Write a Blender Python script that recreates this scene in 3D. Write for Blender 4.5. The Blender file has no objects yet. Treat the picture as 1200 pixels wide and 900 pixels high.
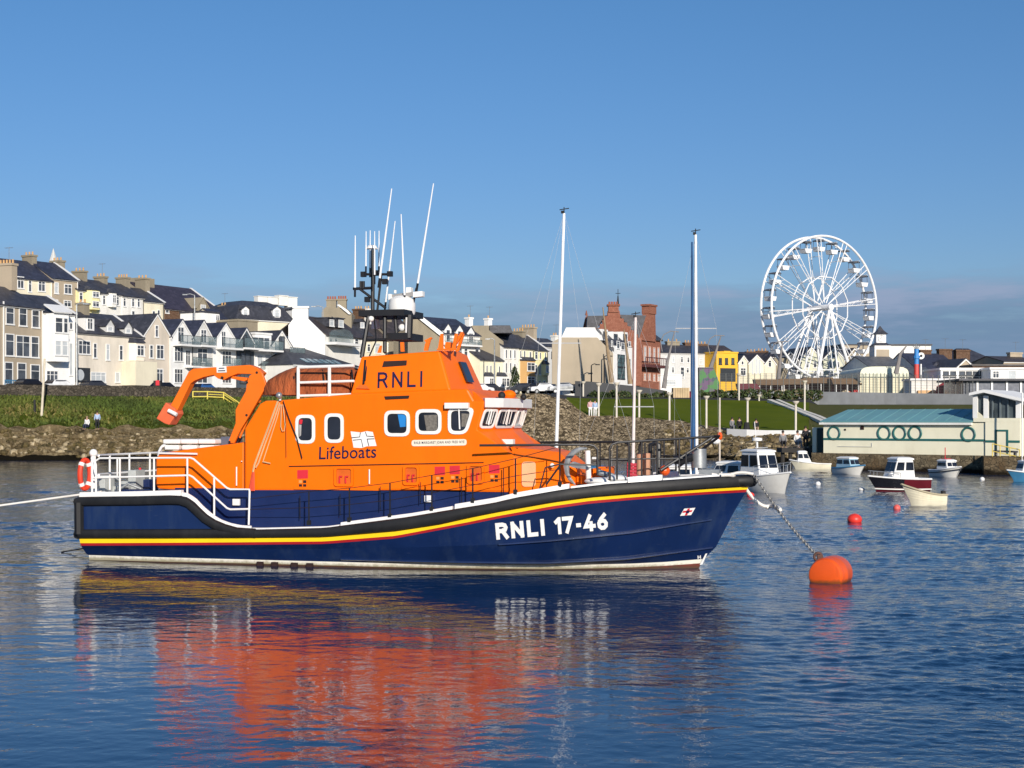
import bpy, bmesh, math, random
from mathutils import Vector, Matrix, noise
random.seed(7)
sc = bpy.context.scene
COL = sc.collection
F = 1700.0; CH = 3.7; YH = 492.0          # focal length in photo pixels, eye height, horizon row
R = math.radians
def at(px, py, Y): return Vector(((px-600)/F*Y, Y, CH-(py-YH)/F*Y))
def atz(px, Y, z): return Vector(((px-600)/F*Y, Y, z))
def zat(py, Y): return CH-(py-YH)/F*Y

# ---------------------------------------------------------------- materials
MATS = {}
def new_mat(name):
    m = bpy.data.materials.new(name); m.use_nodes = True
    nt = m.node_tree; b = nt.nodes['Principled BSDF']
    MATS[name] = m
    return m, nt, b
def N(nt, t, **kw):
    n = nt.nodes.new(t)
    for k, v in kw.items():
        if k in n.inputs: n.inputs[k].default_value = v
        else: setattr(n, k, v)
    return n
def L(nt, a, b): nt.links.new(a, b)
def c4(c): return (c[0], c[1], c[2], 1.0)
def mixc(nt, fac, a, b):
    n = nt.nodes.new('ShaderNodeMix'); n.data_type = 'RGBA'
    if hasattr(fac, 'is_output'): L(nt, fac, n.inputs[0])
    else: n.inputs[0].default_value = fac
    for i, v in ((6, a), (7, b)):
        if hasattr(v, 'is_output'): L(nt, v, n.inputs[i])
        else: n.inputs[i].default_value = c4(v)
    return n.outputs[2]
def ramp(nt, src, p0, p1, c0=(0,0,0), c1=(1,1,1)):
    n = nt.nodes.new('ShaderNodeValToRGB'); L(nt, src, n.inputs[0])
    e = n.color_ramp.elements
    e[0].position = p0; e[1].position = p1; e[0].color = c4(c0); e[1].color = c4(c1)
    return n.outputs[0]
def coords(nt, scale=(1,1,1)):
    tc = N(nt, 'ShaderNodeTexCoord'); mp = N(nt, 'ShaderNodeMapping')
    mp.inputs['Scale'].default_value = scale
    L(nt, tc.outputs['Object'], mp.inputs[0]); return mp.outputs[0]
def noise_t(nt, vec, scale, detail=4, rough=.55):
    n = N(nt, 'ShaderNodeTexNoise', Scale=scale, Detail=detail, Roughness=rough)
    L(nt, vec, n.inputs['Vector']); return n.outputs['Fac']
def bump(nt, b, h, strength=.3, dist=.02):
    n = N(nt, 'ShaderNodeBump', Strength=strength, Distance=dist); L(nt, h, n.inputs['Height'])
    L(nt, n.outputs[0], b.inputs['Normal'])
def pm(name, col, rough=.5, metal=0., var=.12, vs=2., dirt=None, dirt_amt=.5, ds=(3,3,.7), bmp=0., bs=30., coat=0.):
    """painted / plain surface: base colour with soft variation, streaky dirt, fine bump"""
    m, nt, b = new_mat(name)
    v = coords(nt)
    n1 = noise_t(nt, v, vs, 5)
    lo = tuple(x*(1-var) for x in col); hi = tuple(min(1, x*(1+var)) for x in col)
    c = mixc(nt, ramp(nt, n1, .3, .7), lo, hi)
    if dirt:
        v2 = coords(nt, ds)
        n2 = noise_t(nt, v2, 1.0, 6, .65)
        f = ramp(nt, n2, .5, .78)
        mm = N(nt, 'ShaderNodeMath', operation='MULTIPLY'); L(nt, f, mm.inputs[0]); mm.inputs[1].default_value = dirt_amt
        c = mixc(nt, mm.outputs[0], c, dirt)
    L(nt, c, b.inputs['Base Color'])
    rr = N(nt, 'ShaderNodeMapRange'); L(nt, n1, rr.inputs[0])
    rr.inputs[3].default_value = max(.02, rough-.08); rr.inputs[4].default_value = min(1, rough+.1)
    L(nt, rr.outputs[0], b.inputs['Roughness'])
    b.inputs['Metallic'].default_value = metal
    if coat: b.inputs['Coat Weight'].default_value = coat; b.inputs['Coat Roughness'].default_value = .12
    if bmp: bump(nt, b, noise_t(nt, v, bs, 3), bmp, .02)
    return m
def mat_slate(name, col, col2=None, sx=1.0, sz=1.0):
    m, nt, b = new_mat(name)
    v = coords(nt, (1, 1, 1))
    n1 = noise_t(nt, v, .7, 6, .65)
    w = N(nt, 'ShaderNodeTexWave', Scale=1.6, Distortion=1.2, Detail=2); w.bands_direction = 'Z'
    L(nt, v, w.inputs['Vector'])
    vo = N(nt, 'ShaderNodeTexVoronoi', Scale=3.0); L(nt, v, vo.inputs['Vector'])
    c = mixc(nt, ramp(nt, n1, .3, .7), tuple(x*.72 for x in col), tuple(x*1.25 for x in col))
    c2 = mixc(nt, .22, c, vo.outputs['Color']) if False else c
    sep = N(nt, 'ShaderNodeSeparateColor'); L(nt, vo.outputs['Color'], sep.inputs[0])
    c3 = mixc(nt, ramp(nt, sep.outputs[0], .55, .95), c2, col2 or tuple(x*1.5 for x in col))
    L(nt, c3, b.inputs['Base Color']); b.inputs['Roughness'].default_value = .55
    bump(nt, b, w.outputs['Fac'], .35, .03)
    return m
def mat_stone(name, c_lo, c_hi, mortar, scale=1.6, gap=.07, bstr=.8, stain=(.05,.045,.03), stain_amt=.6, sz=1.3, holes=0.):
    m, nt, b = new_mat(name)
    b.inputs['Specular IOR Level'].default_value = .15
    v = coords(nt, (1, 1, sz))
    nz = N(nt, 'ShaderNodeTexNoise', Scale=1.5, Detail=3); L(nt, v, nz.inputs['Vector'])
    mx = N(nt, 'ShaderNodeVectorMath', operation='SCALE'); L(nt, nz.outputs['Color'], mx.inputs[0]); mx.inputs['Scale'].default_value = .5
    ad = N(nt, 'ShaderNodeVectorMath', operation='ADD'); L(nt, v, ad.inputs[0]); L(nt, mx.outputs[0], ad.inputs[1])
    vo = N(nt, 'ShaderNodeTexVoronoi', Scale=scale); L(nt, ad.outputs[0], vo.inputs['Vector'])
    ve = N(nt, 'ShaderNodeTexVoronoi', Scale=scale); ve.feature = 'DISTANCE_TO_EDGE'; L(nt, ad.outputs[0], ve.inputs['Vector'])
    sep = N(nt, 'ShaderNodeSeparateColor'); L(nt, vo.outputs['Color'], sep.inputs[0])
    c = mixc(nt, sep.outputs[0], c_lo, c_hi)
    c = mixc(nt, ramp(nt, sep.outputs[1], holes, holes+.06, (1,1,1), (0,0,0)), c, mortar)
    n2 = noise_t(nt, v, .25, 6, .7)
    mm = N(nt, 'ShaderNodeMath', operation='MULTIPLY'); L(nt, ramp(nt, n2, .45, .65), mm.inputs[0]); mm.inputs[1].default_value = stain_amt
    c = mixc(nt, mm.outputs[0], c, stain)
    c = mixc(nt, ramp(nt, ve.outputs['Distance'], gap*.3, gap), mortar, c)
    n3 = noise_t(nt, v, 9, 4)
    c = mixc(nt, ramp(nt, n3, .35, .8), c, tuple(x*.55 for x in c_lo))
    L(nt, c, b.inputs['Base Color']); b.inputs['Roughness'].default_value = .9
    bump(nt, b, ramp(nt, ve.outputs['Distance'], 0, gap*2), bstr, .12)
    return m
def mat_ground(name, cols, scales, rough=.95, bstr=.5, bdist=.1, bscale=3.):
    m, nt, b = new_mat(name)
    v = coords(nt)
    c = mixc(nt, ramp(nt, noise_t(nt, v, scales[0], 6, .65), .35, .65), cols[0], cols[1])
    if len(cols) > 2:
        c = mixc(nt, ramp(nt, noise_t(nt, v, scales[1], 6, .7), .52, .66), c, cols[2])
    if len(cols) > 3:
        c = mixc(nt, ramp(nt, noise_t(nt, v, scales[2], 8, .75), .5, .62), c, cols[3])
    L(nt, c, b.inputs['Base Color']); b.inputs['Roughness'].default_value = 1.; b.inputs['Specular IOR Level'].default_value = .08
    bump(nt, b, noise_t(nt, v, bscale, 8, .7), bstr, bdist)
    return m
def mat_glass(name, col=(.02,.025,.03), rough=.06):
    m, nt, b = new_mat(name)
    v = coords(nt); n = noise_t(nt, v, .9, 3)
    L(nt, mixc(nt, ramp(nt, n, .35, .7), col, tuple(x*2.6+.01 for x in col)), b.inputs['Base Color'])
    b.inputs['Roughness'].default_value = rough; b.inputs['IOR'].default_value = 1.5
    return m

# ---------------------------------------------------------------- mesh builder
class MB:
    def __init__(s): s.v = []; s.f = []; s.m = []
    def add(s, vs, fs, mat=0):
        k = len(s.v); s.v += [Vector(p) for p in vs]
        for f in fs: s.f.append([i+k for i in f]); s.m.append(mat)
        return s
    def poly(s, pts, mat=0): return s.add(pts, [list(range(len(pts)))], mat)
    def box(s, c, size, mat=0, rot=None):
        c = Vector(c); hx, hy, hz = (size[0]/2, size[1]/2, size[2]/2)
        vs = [Vector((x, y, z)) for x in (-hx, hx) for y in (-hy, hy) for z in (-hz, hz)]
        if rot is not None: vs = [rot @ p for p in vs]
        return s.add([c+p for p in vs], [(0,1,3,2),(4,6,7,5),(0,4,5,1),(2,3,7,6),(0,2,6,4),(1,5,7,3)], mat)
    def hexa(s, p, mat=0):      # p: 4 bottom, 4 top
        return s.add(p, [(3,2,1,0),(4,5,6,7),(0,1,5,4),(1,2,6,5),(2,3,7,6),(3,0,4,7)], mat)
    def prism(s, pts, vec, mat=0):
        n = len(pts); vec = Vector(vec)
        pts = [Vector(p) for p in pts]
        fs = [list(range(n))[::-1], list(range(n, 2*n))] + [(i, (i+1) % n, n+(i+1) % n, n+i) for i in range(n)]
        return s.add(pts+[p+vec for p in pts], fs, mat)
    def loft(s, rings, mat=0, caps=True, closed=True):
        n = len(rings[0]); vs = [p for r in rings for p in r]; fs = []
        for k in range(len(rings)-1):
            for i in range(n if closed else n-1):
                j = (i+1) % n
                fs.append((k*n+i, k*n+j, (k+1)*n+j, (k+1)*n+i))
        if caps: fs += [list(range(n))[::-1], [(len(rings)-1)*n+i for i in range(n)]]
        return s.add(vs, fs, mat)
    def tube(s, pts, r, n=8, mat=0, closed=False, caps=True, flat=None):
        pts = [Vector(p) for p in pts]; k = len(pts)
        rs = r if isinstance(r, (list, tuple)) else [r]*k
        up = None; rings = []
        for i, p in enumerate(pts):
            if closed: t = (pts[(i+1) % k]-pts[i-1])
            elif i == 0: t = pts[1]-p
            elif i == k-1: t = p-pts[i-1]
            else: t = (pts[i+1]-p).normalized()+(p-pts[i-1]).normalized()
            t = t.normalized() if t.length > 1e-9 else Vector((0,0,1))
            if up is None:
                a = Vector((0,0,1)) if abs(t.z) < .9 else Vector((1,0,0))
                up = (a - t*a.dot(t)).normalized()
            else:
                up = up - t*up.dot(t)
                up = up.normalized() if up.length > 1e-6 else Vector((1,0,0))
            sd = t.cross(up)
            fu, fs_ = flat if flat else (1, 1)
            rings.append([p + (up*math.cos(2*math.pi*j/n)*fu + sd*math.sin(2*math.pi*j/n)*fs_)*rs[i] for j in range(n)])
        if closed: rings.append(rings[0])
        return s.loft(rings, mat, caps and not closed)
    def cyl(s, a, b, r, n=12, mat=0): return s.tube([a, b], r, n, mat)
    def lathe(s, prof, c, n=16, mat=0, axis='Z', rot=None):
        c = Vector(c); rings = []
        for (r, z) in prof:
            ring = []
            for j in range(n):
                a = 2*math.pi*j/n; p = Vector((r*math.cos(a), r*math.sin(a), z))
                if axis == 'Y': p = Vector((p.x, p.z, p.y))
                if axis == 'X': p = Vector((p.z, p.x, p.y))
                if rot is not None: p = rot @ p
                ring.append(c+p)
            rings.append(ring)
        return s.loft(rings, mat, True)
    def sphere(s, c, r, n=14, m=8, mat=0, sc=(1,1,1)):
        prof = [(max(1e-4, math.sin(math.pi*i/m)), -math.cos(math.pi*i/m)) for i in range(m+1)]
        c = Vector(c); rings = [[c+Vector((r*sc[0]*q*math.cos(2*math.pi*j/n), r*sc[1]*q*math.sin(2*math.pi*j/n), r*sc[2]*z)) for j in range(n)] for q, z in prof]
        return s.loft(rings, mat, True)
    def pieces(s):
        """group the added faces into touching pieces"""
        n = len(s.v); par = list(range(n))
        def fd(i):
            while par[i] != i: par[i] = par[par[i]]; i = par[i]
            return i
        for f in s.f:
            a = fd(f[0])
            for i in f[1:]: par[fd(i)] = a
        g = {}
        for k, f in enumerate(s.f): g.setdefault(fd(f[0]), []).append(k)
        gs = []
        for ks in g.values():
            vs = [s.v[i] for k in ks for i in s.f[k]]
            gs.append([ks, [min(v[j] for v in vs)-.006 for j in range(3)], [max(v[j] for v in vs)+.006 for j in range(3)]])
        grp = list(range(len(gs)))
        def gd(i):
            while grp[i] != i: grp[i] = grp[grp[i]]; i = grp[i]
            return i
        for i in range(len(gs)):
            for j in range(i):
                if all(gs[i][1][q] <= gs[j][2][q] and gs[j][1][q] <= gs[i][2][q] for q in range(3)): grp[gd(i)] = gd(j)
        out = {}
        for i in range(len(gs)): out.setdefault(gd(i), []).extend(gs[i][0])
        res = []
        for ks in out.values():
            m = MB(); mp = {}
            for k in ks:
                ff = []
                for i in s.f[k]:
                    if i not in mp: mp[i] = len(m.v); m.v.append(s.v[i])
                    ff.append(mp[i])
                m.f.append(ff); m.m.append(s.m[k])
            res.append(m)
        return res
    def build(s, name, mats, parent=None, smooth=False, bevel=0., org=None, seg=2, recalc=True, split=None):
        if split is None: split = parent is not None and parent.name.startswith('lifeboat') and recalc and len(s.f) < 6000
        if split:
            ps = s.pieces()
            if 1 < len(ps) <= 40:
                os_ = [m.build(name, mats, parent, smooth, bevel, org, seg, recalc, False) for m in ps]
                return os_[0]
        if not isinstance(mats, (list, tuple)): mats = [mats]
        me = bpy.data.meshes.new(name)
        o3 = Vector(org) if org is not None else Vector((0,0,0))
        me.from_pydata([p-o3 for p in s.v], [], s.f)
        for m in mats: me.materials.append(m)
        for p, k in zip(me.polygons, s.m): p.material_index = k
        if recalc:
            bm = bmesh.new(); bm.from_mesh(me); bmesh.ops.recalc_face_normals(bm, faces=bm.faces); bm.to_mesh(me); bm.free()
        if smooth:
            for p in me.polygons: p.use_smooth = True
            try: me.set_sharp_from_angle(angle=R(38))
            except Exception: pass
        o = bpy.data.objects.new(name, me); COL.objects.link(o)
        if parent is not None: o.parent = parent
        if bevel:
            b = o.modifiers.new('bevel', 'BEVEL'); b.width = bevel; b.segments = seg; b.limit_method = 'ANGLE'; b.angle_limit = R(40)
        return o
def tag(o, label=None, cat=None, group=None, kind=None):
    if label: o['label'] = label
    if cat: o['category'] = cat
    if group: o['group'] = group
    if kind: o['kind'] = kind
    return o
def empty(name, loc, rz=0., label=None, cat=None, group=None):
    o = bpy.data.objects.new(name, None); o.location = loc; o.rotation_euler = (0, 0, rz)
    o.empty_display_size = .3
    COL.objects.link(o); tag(o, label, cat, group); return o
def copy_tree(o, parent=None):
    c = o.copy(); COL.objects.link(c); c.parent = parent
    for ch in list(o.children): copy_tree(ch, c)
    return c
def interp(pts, x):
    if x <= pts[0][0]: return pts[0][1]
    for (a, b), (c, d) in zip(pts, pts[1:]):
        if x <= c: return b+(d-b)*(x-a)/(c-a) if c > a else d
    return pts[-1][1]
def roundpoly(pts, rad, n=4):
    out = []; k = len(pts)
    for i in range(k):
        p = Vector(pts[i]); a = Vector(pts[i-1])-p; b = Vector(pts[(i+1) % k])-p
        r = min(rad, a.length*.45, b.length*.45)
        A = p+a.normalized()*r; B = p+b.normalized()*r
        for j in range(n+1):
            t = j/n; out.append(A*(1-t)**2+p*2*t*(1-t)+B*t*t)
    return out
def inset(pts, w):
    """inset a convex 2-D polygon by w"""
    k = len(pts); out = []
    area = sum(pts[i][0]*pts[(i+1) % k][1]-pts[(i+1) % k][0]*pts[i][1] for i in range(k))
    sgn = 1 if area > 0 else -1
    for i in range(k):
        p = Vector(pts[i]); a = (p-Vector(pts[i-1])).normalized(); b = (Vector(pts[(i+1) % k])-p).normalized()
        na = Vector((-a.y, a.x))*sgn; nb = Vector((-b.y, b.x))*sgn
        q = (na+nb); q = q/max(.3, (q.length_squared/2)) if q.length > 1e-6 else na
        out.append(p+q*w)
    return out
def ring_frame(mb, o, r, u, nrm, outer, inner, t, mat=0):
    """a raised frame between two matching outlines lying on plane (o, r, u), thickness t along nrm"""
    n = len(outer)
    P = lambda q, h: o + r*q[0] + u*q[1] + nrm*h
    vs = [P(q, 0) for q in outer]+[P(q, t) for q in outer]+[P(q, t) for q in inner]+[P(q, 0) for q in inner]
    fs = []
    for k in range(3):
        for i in range(n):
            j = (i+1) % n; fs.append((k*n+i, k*n+j, (k+1)*n+j, (k+1)*n+i))
    mb.add(vs, fs, mat)
_tc = 0
def text_mesh(body, bold=0., space=1.0):
    cu = bpy.data.curves.new('lettering', 'FONT'); cu.body = body; cu.offset = bold; cu.resolution_u = 3; cu.space_character = space
    o = bpy.data.objects.new('lettering', cu); COL.objects.link(o)
    bpy.context.view_layer.update()
    dg = bpy.context.evaluated_depsgraph_get()
    me = bpy.data.meshes.new_from_object(o.evaluated_get(dg))
    vs = [v.co.copy() for v in me.vertices]; fs = [list(p.vertices) for p in me.polygons]
    bpy.data.objects.remove(o); bpy.data.meshes.remove(me)
    x0 = min(v.x for v in vs); x1 = max(v.x for v in vs); y0 = min(v.y for v in vs); y1 = max(v.y for v in vs)
    return [((v.x-x0)/(x1-x0), (v.y-y0)/(y1-y0)) for v in vs], fs
def lettering(name, body, o, r, u, mat, parent, nrm, off=.012, bold=0., space=1., wrap=None):
    uv, fs = text_mesh(body, bold, space)
    pts = [o+r*a+u*b for a, b in uv]
    pts = [wrap(p) for p in pts] if wrap else [p+nrm*off for p in pts]
    return MB().add(pts, fs).build(name, mat, parent, recalc=False)

# ---------------------------------------------------------------- palette
orange = pm('orange_paint', (.92,.162,.0005), .42, var=.05, vs=.7, dirt=(.62,.11,.002), dirt_amt=.3, ds=(3.2,3.2,.35))
orange.node_tree.nodes['Principled BSDF'].inputs['Specular IOR Level'].default_value = .25
orange_crane = pm('orange_crane_paint', (.86,.165,.006), .42, var=.07, vs=2)
navy = pm('navy_hull_paint', (.006,.0195,.080), .30, var=.22, vs=.6, dirt=(.04,.065,.115), dirt_amt=.5, ds=(2.2,2.2,.45), coat=.15)
nt = navy.node_tree; b = nt.nodes['Principled BSDF']; src = b.inputs['Base Color'].links[0].from_socket
sc_ = ramp(nt, noise_t(nt, coords(nt, (1.1,1.1,15)), 1.3, 5, .7), .66, .74)                      # pale horizontal scuffs
ms_ = N(nt, 'ShaderNodeMath', operation='MULTIPLY'); L(nt, sc_, ms_.inputs[0]); ms_.inputs[1].default_value = .35
L(nt, mixc(nt, ms_.outputs[0], src, (.13,.16,.21)), b.inputs['Base Color'])
nt = orange.node_tree; bump(nt, nt.nodes['Principled BSDF'], noise_t(nt, coords(nt), 1.1, 2), .12, .1)   # slight plate ripple
navy_cabin = pm('navy_cabin_paint', (.008,.02,.09), .35, var=.1)
hull_yellow = pm('yellow_stripe_paint', (.95,.62,.012), .4, var=.06)
hull_red = pm('red_stripe_paint', (.36,.012,.016), .4, var=.1)
boot_white = pm('white_boot_stripe', (.82,.78,.68), .45, var=.08, dirt=(.3,.27,.18), dirt_amt=.35, ds=(2,2,2))
antifoul = pm('red_antifouling', (.16,.025,.015), .7, var=.3, vs=3)
fender_black = pm('black_rubber', (.007,.007,.008), .6, var=.3, vs=2, dirt=(.04,.04,.04), dirt_amt=.3)
white_gloss = pm('white_paint', (.82,.81,.78), .35, var=.04, vs=2, dirt=(.45,.42,.36), dirt_amt=.25)
deck_grey = pm('grey_deck_paint', (.42,.44,.43), .7, var=.12, vs=3)
rail_white = pm('white_rail_paint', (.8,.79,.76), .4, var=.05)
rail_black = pm('black_rail_paint', (.012,.012,.014), .45, var=.15)
mast_black = pm('black_mast_paint', (.01,.01,.012), .5, var=.15)
steel = pm('galvanised_steel', (.38,.39,.39), .42, metal=.6, var=.2, vs=6)
glass_dark = mat_glass('dark_window_glass', (.006,.008,.014), .05)
letter_navy = pm('navy_lettering', (.012,.006,.045), .5, var=.05)
letter_white = pm('white_lettering', (.84,.83,.8), .5, var=.03)
red_panel = pm('red_panel_paint', (.62,.02,.035), .5, var=.08)
dark_void = pm('dark_recess', (.025,.008,.006), .8, var=.1)
cover_rust = pm('rust_brown_canvas', (.34,.082,.022), .85, var=.35, vs=1.6)
nt = cover_rust.node_tree; bump(nt, nt.nodes['Principled BSDF'], noise_t(nt, coords(nt, (2.2,1,1)), 2.2, 4, .6), 1., .16)
rope_white = pm('white_rope', (.78,.74,.68), .85, var=.1, bmp=.5, bs=60)
rope_buff = pm('buff_rope', (.62,.42,.22), .9, var=.15)
buoy_orange = pm('orange_buoy_plastic', (.78,.10,.012), .32, var=.08, vs=2, dirt=(.35,.06,.02), dirt_amt=.5)
buoy_red = pm('red_buoy_plastic', (.78,.045,.03), .4, var=.08)
def slime(m, top, col):
    """weed and slime stain along the waterline (local z = 0)"""
    nt = m.node_tree; b = nt.nodes['Principled BSDF']; src = b.inputs['Base Color'].links[0].from_socket
    tcn = N(nt, 'ShaderNodeTexCoord'); sx = N(nt, 'ShaderNodeSeparateXYZ'); L(nt, tcn.outputs['Object'], sx.inputs[0])
    n_ = N(nt, 'ShaderNodeMath', operation='MULTIPLY_ADD'); L(nt, noise_t(nt, coords(nt, (3,3,3)), 2.5, 5, .7), n_.inputs[0]); n_.inputs[1].default_value = -.16; L(nt, sx.outputs[2], n_.inputs[2])
    f = N(nt, 'ShaderNodeMapRange'); L(nt, n_.outputs[0], f.inputs[0]); f.inputs[1].default_value = top-.08; f.inputs[2].default_value = top-.16; f.inputs[4].default_value = .8
    L(nt, mixc(nt, f.outputs[0], src, col), b.inputs['Base Color'])
slime(buoy_orange, .10, (.10,.055,.015)); slime(boot_white, .13, (.22,.19,.09)); slime(antifoul, .10, (.05,.04,.02))
lifebuoy_red = pm('lifebuoy_red', (.7,.05,.015), .5, var=.08)
black_thing = pm('matt_black', (.012,.012,.013), .7, var=.2)
skin_m = pm('skin', (.5,.3,.22), .6, var=.05)
# ================================================================ world, sun, camera
w = bpy.data.worlds.new('World'); sc.world = w; w.use_nodes = True
nt = w.node_tree; bg = nt.nodes['Background']
SUN_AZ = R(16); SUN_EL = R(20)           # sun behind the camera, a little to its right
sky = N(nt, 'ShaderNodeTexSky'); sky.sky_type = 'NISHITA'; sky.sun_disc = False
sky.sun_elevation = SUN_EL; sky.sun_rotation = math.pi - SUN_AZ
sky.air_density = 1.25; sky.dust_density = .35; sky.ozone_density = 2.2; sky.altitude = 0
tc = N(nt, 'ShaderNodeTexCoord'); mp = N(nt, 'ShaderNodeMapping'); mp.inputs['Scale'].default_value = (3.2, 3.2, 19)
L(nt, tc.outputs['Generated'], mp.inputs[0])
cn = noise_t(nt, mp.outputs[0], 1.15, 6, .55)
mp2 = N(nt, 'ShaderNodeMapping'); mp2.inputs['Scale'].default_value = (1.4, 1.4, 5); L(nt, tc.outputs['Generated'], mp2.inputs[0])
cn2 = noise_t(nt, mp2.outputs[0], 1.6, 3, .5)
sepx = N(nt, 'ShaderNodeSeparateXYZ'); L(nt, tc.outputs['Generated'], sepx.inputs[0])
band = ramp(nt, sepx.outputs[2], .0, .13, (1,1,1), (0,0,0))
def mr(sock, a, b_, c=0., d=1.):
    n = N(nt, 'ShaderNodeMapRange'); n.interpolation_type = 'SMOOTHSTEP'; L(nt, sock, n.inputs[0])
    for k, v_ in zip((1,2,3,4), (a, b_, c, d)): n.inputs[k].default_value = v_
    return n.outputs[0]
def ml(a, b_):
    n = N(nt, 'ShaderNodeMath', operation='MULTIPLY'); L(nt, a, n.inputs[0])
    if hasattr(b_, 'is_output'): L(nt, b_, n.inputs[1])
    else: n.inputs[1].default_value = b_
    return n.outputs[0]
# low bank of soft cloud, thicker to the right, and a few faint streaks above it
mp3 = N(nt, 'ShaderNodeMapping'); mp3.inputs['Scale'].default_value = (9, 9, 62); L(nt, tc.outputs['Generated'], mp3.inputs[0])
cn3 = noise_t(nt, mp3.outputs[0], 1., 7, .6)
zo = N(nt, 'ShaderNodeMath', operation='MULTIPLY_ADD'); L(nt, cn3, zo.inputs[0]); zo.inputs[1].default_value = -.075; L(nt, sepx.outputs[2], zo.inputs[2])
low = mr(zo.outputs[0], .066, .030); right = mr(sepx.outputs[0], -.12, .26, .52, .92)
m2 = N(nt, 'ShaderNodeMath', operation='MULTIPLY'); L(nt, ml(low, right), m2.inputs[0]); L(nt, mr(cn3, .22, .5, .72, 1.), m2.inputs[1])
bankcol = mixc(nt, ml(mr(cn3, .42, .68), mr(sepx.outputs[2], .035, .085, .25, 1.)), (1.62, 2.62, 4.15), (3.0, 3.7, 5.3))
stk2 = N(nt, 'ShaderNodeMath', operation='MULTIPLY'); L(nt, ml(mr(cn, .52, .74), mr(cn2, .35, .65)), stk2.inputs[0]); L(nt, ml(mr(sepx.outputs[2], .17, .07), .55), stk2.inputs[1])
tint = N(nt, 'ShaderNodeMix'); tint.data_type = 'RGBA'; tint.blend_type = 'MULTIPLY'; tint.inputs[0].default_value = 1
L(nt, sky.outputs[0], tint.inputs[6]); L(nt, ramp(nt, sepx.outputs[2], .03, .30, (.43,.575,.98), (.375,.645,.98)), tint.inputs[7])
c1_ = mixc(nt, m2.outputs[0], tint.outputs[2], bankcol)
cc = mixc(nt, stk2.outputs[0], c1_, (2.7, 3.5, 5.2))
L(nt, cc, bg.inputs['Color']); bg.inputs['Strength'].default_value = .10
sl = bpy.data.lights.new('sun', 'SUN'); sl.energy = 4.9; sl.angle = R(.5); sl.color = (1, .915, .80)
so = bpy.data.objects.new('sun', sl); COL.objects.link(so); so.location = (10, -60, 40)
sdir = Vector((math.sin(SUN_AZ)*math.cos(SUN_EL), -math.cos(SUN_AZ)*math.cos(SUN_EL), math.sin(SUN_EL)))
so.rotation_euler = (-sdir).to_track_quat('-Z', 'Y').to_euler()
cam = bpy.data.cameras.new('camera'); co = bpy.data.objects.new('camera', cam); COL.objects.link(co)
co.location = (0, 0, CH); co.rotation_euler = (R(90), 0, 0)
cam.sensor_width = 36; cam.lens = F/1200*36; cam.shift_y = (YH-450)/1200; cam.clip_end = 9000; cam.clip_start = .5
sc.camera = co
vs = sc.view_settings; vs.view_transform = 'Standard'; vs.look = 'None'; vs.exposure = 0; vs.gamma = 1
sc.cycles.max_bounces = 6; sc.cycles.use_denoising = True

# ================================================================ water
m, nt, b = new_mat('sea_water')
def wav(scale, sx, sy, detail=3, rough=.5, rot=0.):
    tc = N(nt, 'ShaderNodeTexCoord'); mp = N(nt, 'ShaderNodeMapping'); mp.inputs['Scale'].default_value = (sx, sy, 1); mp.inputs['Rotation'].default_value = (0,0,rot)
    L(nt, tc.outputs['Object'], mp.inputs[0])
    n = N(nt, 'ShaderNodeTexNoise', Scale=scale, Detail=detail, Roughness=rough, Distortion=.4); L(nt, mp.outputs[0], n.inputs['Vector'])
    return n.outputs['Fac']
geo = N(nt, 'ShaderNodeNewGeometry'); sp3 = N(nt, 'ShaderNodeSeparateXYZ'); L(nt, geo.outputs['Position'], sp3.inputs[0])
def rng_(sock, a, b_, c, d):
    n = N(nt, 'ShaderNodeMapRange'); n.interpolation_type = 'SMOOTHSTEP'; L(nt, sock, n.inputs[0])
    for k, v_ in zip((1,2,3,4), (a, b_, c, d)): n.inputs[k].default_value = v_
    return n.outputs[0]
def op(o_, a, b_):
    n = N(nt, 'ShaderNodeMath', operation=o_); L(nt, a, n.inputs[0]); L(nt, b_, n.inputs[1]); return n.outputs[0]
ruf = op('MAXIMUM', rng_(sp3.outputs[1], 37, 52, .16, 1.), rng_(sp3.outputs[0], .5, 9, .16, 1.))      # small wind ripples, calmer in the lee of the boat
bump(nt, b, op('MULTIPLY', wav(5.5, .8, 1.0, 3, .55, .2), ruf), 1.0, .030)
b.inputs['Base Color'].default_value = (.0025, .025, .074, 1)
b.inputs['Roughness'].default_value = .05; b.inputs['IOR'].default_value = 1.38
water_m = m
import numpy as np
rs_ = np.random.RandomState(11); WAVE_LO, WAVE_HI = .022, .185
ys = [11.5]
while ys[-1] < 150: ys.append(ys[-1]*1.0032)
ys = np.array(ys); us = np.linspace(-.46, .46, 600)
Yg, Ug = np.meshgrid(ys, us, indexing='ij'); Xg = Ug*Yg; dyg = Yg*.0032
def sst(x, a, b_): t = np.clip((x-a)/(b_-a), 0, 1); return t*t*(3-2*t)
slick = np.zeros_like(Xg)
for k in range(9):                                             # slow variation: slicks and gusts, drawn out across the wind
    a = rs_.uniform(-.45, .45); kk = 2*np.pi/rs_.uniform(5, 24); slick += np.sin(kk*(Xg*np.sin(a)*.45+Yg*np.cos(a))+rs_.uniform(0, 6.28))
slick = sst(slick/3.0, -.9, 1.0)
lee = sst(Yg, 37, 52)*.8 + sst(Xg, .5, 9.0)*.8 + .5*sst(-Xg, 8.5, 13.0)*sst(Yg, 24, 36)
amp = WAVE_LO + WAVE_HI*np.clip(lee, 0, 1.2)*(.45+.75*slick)
Zg = np.zeros_like(Xg); NW = 90
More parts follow.
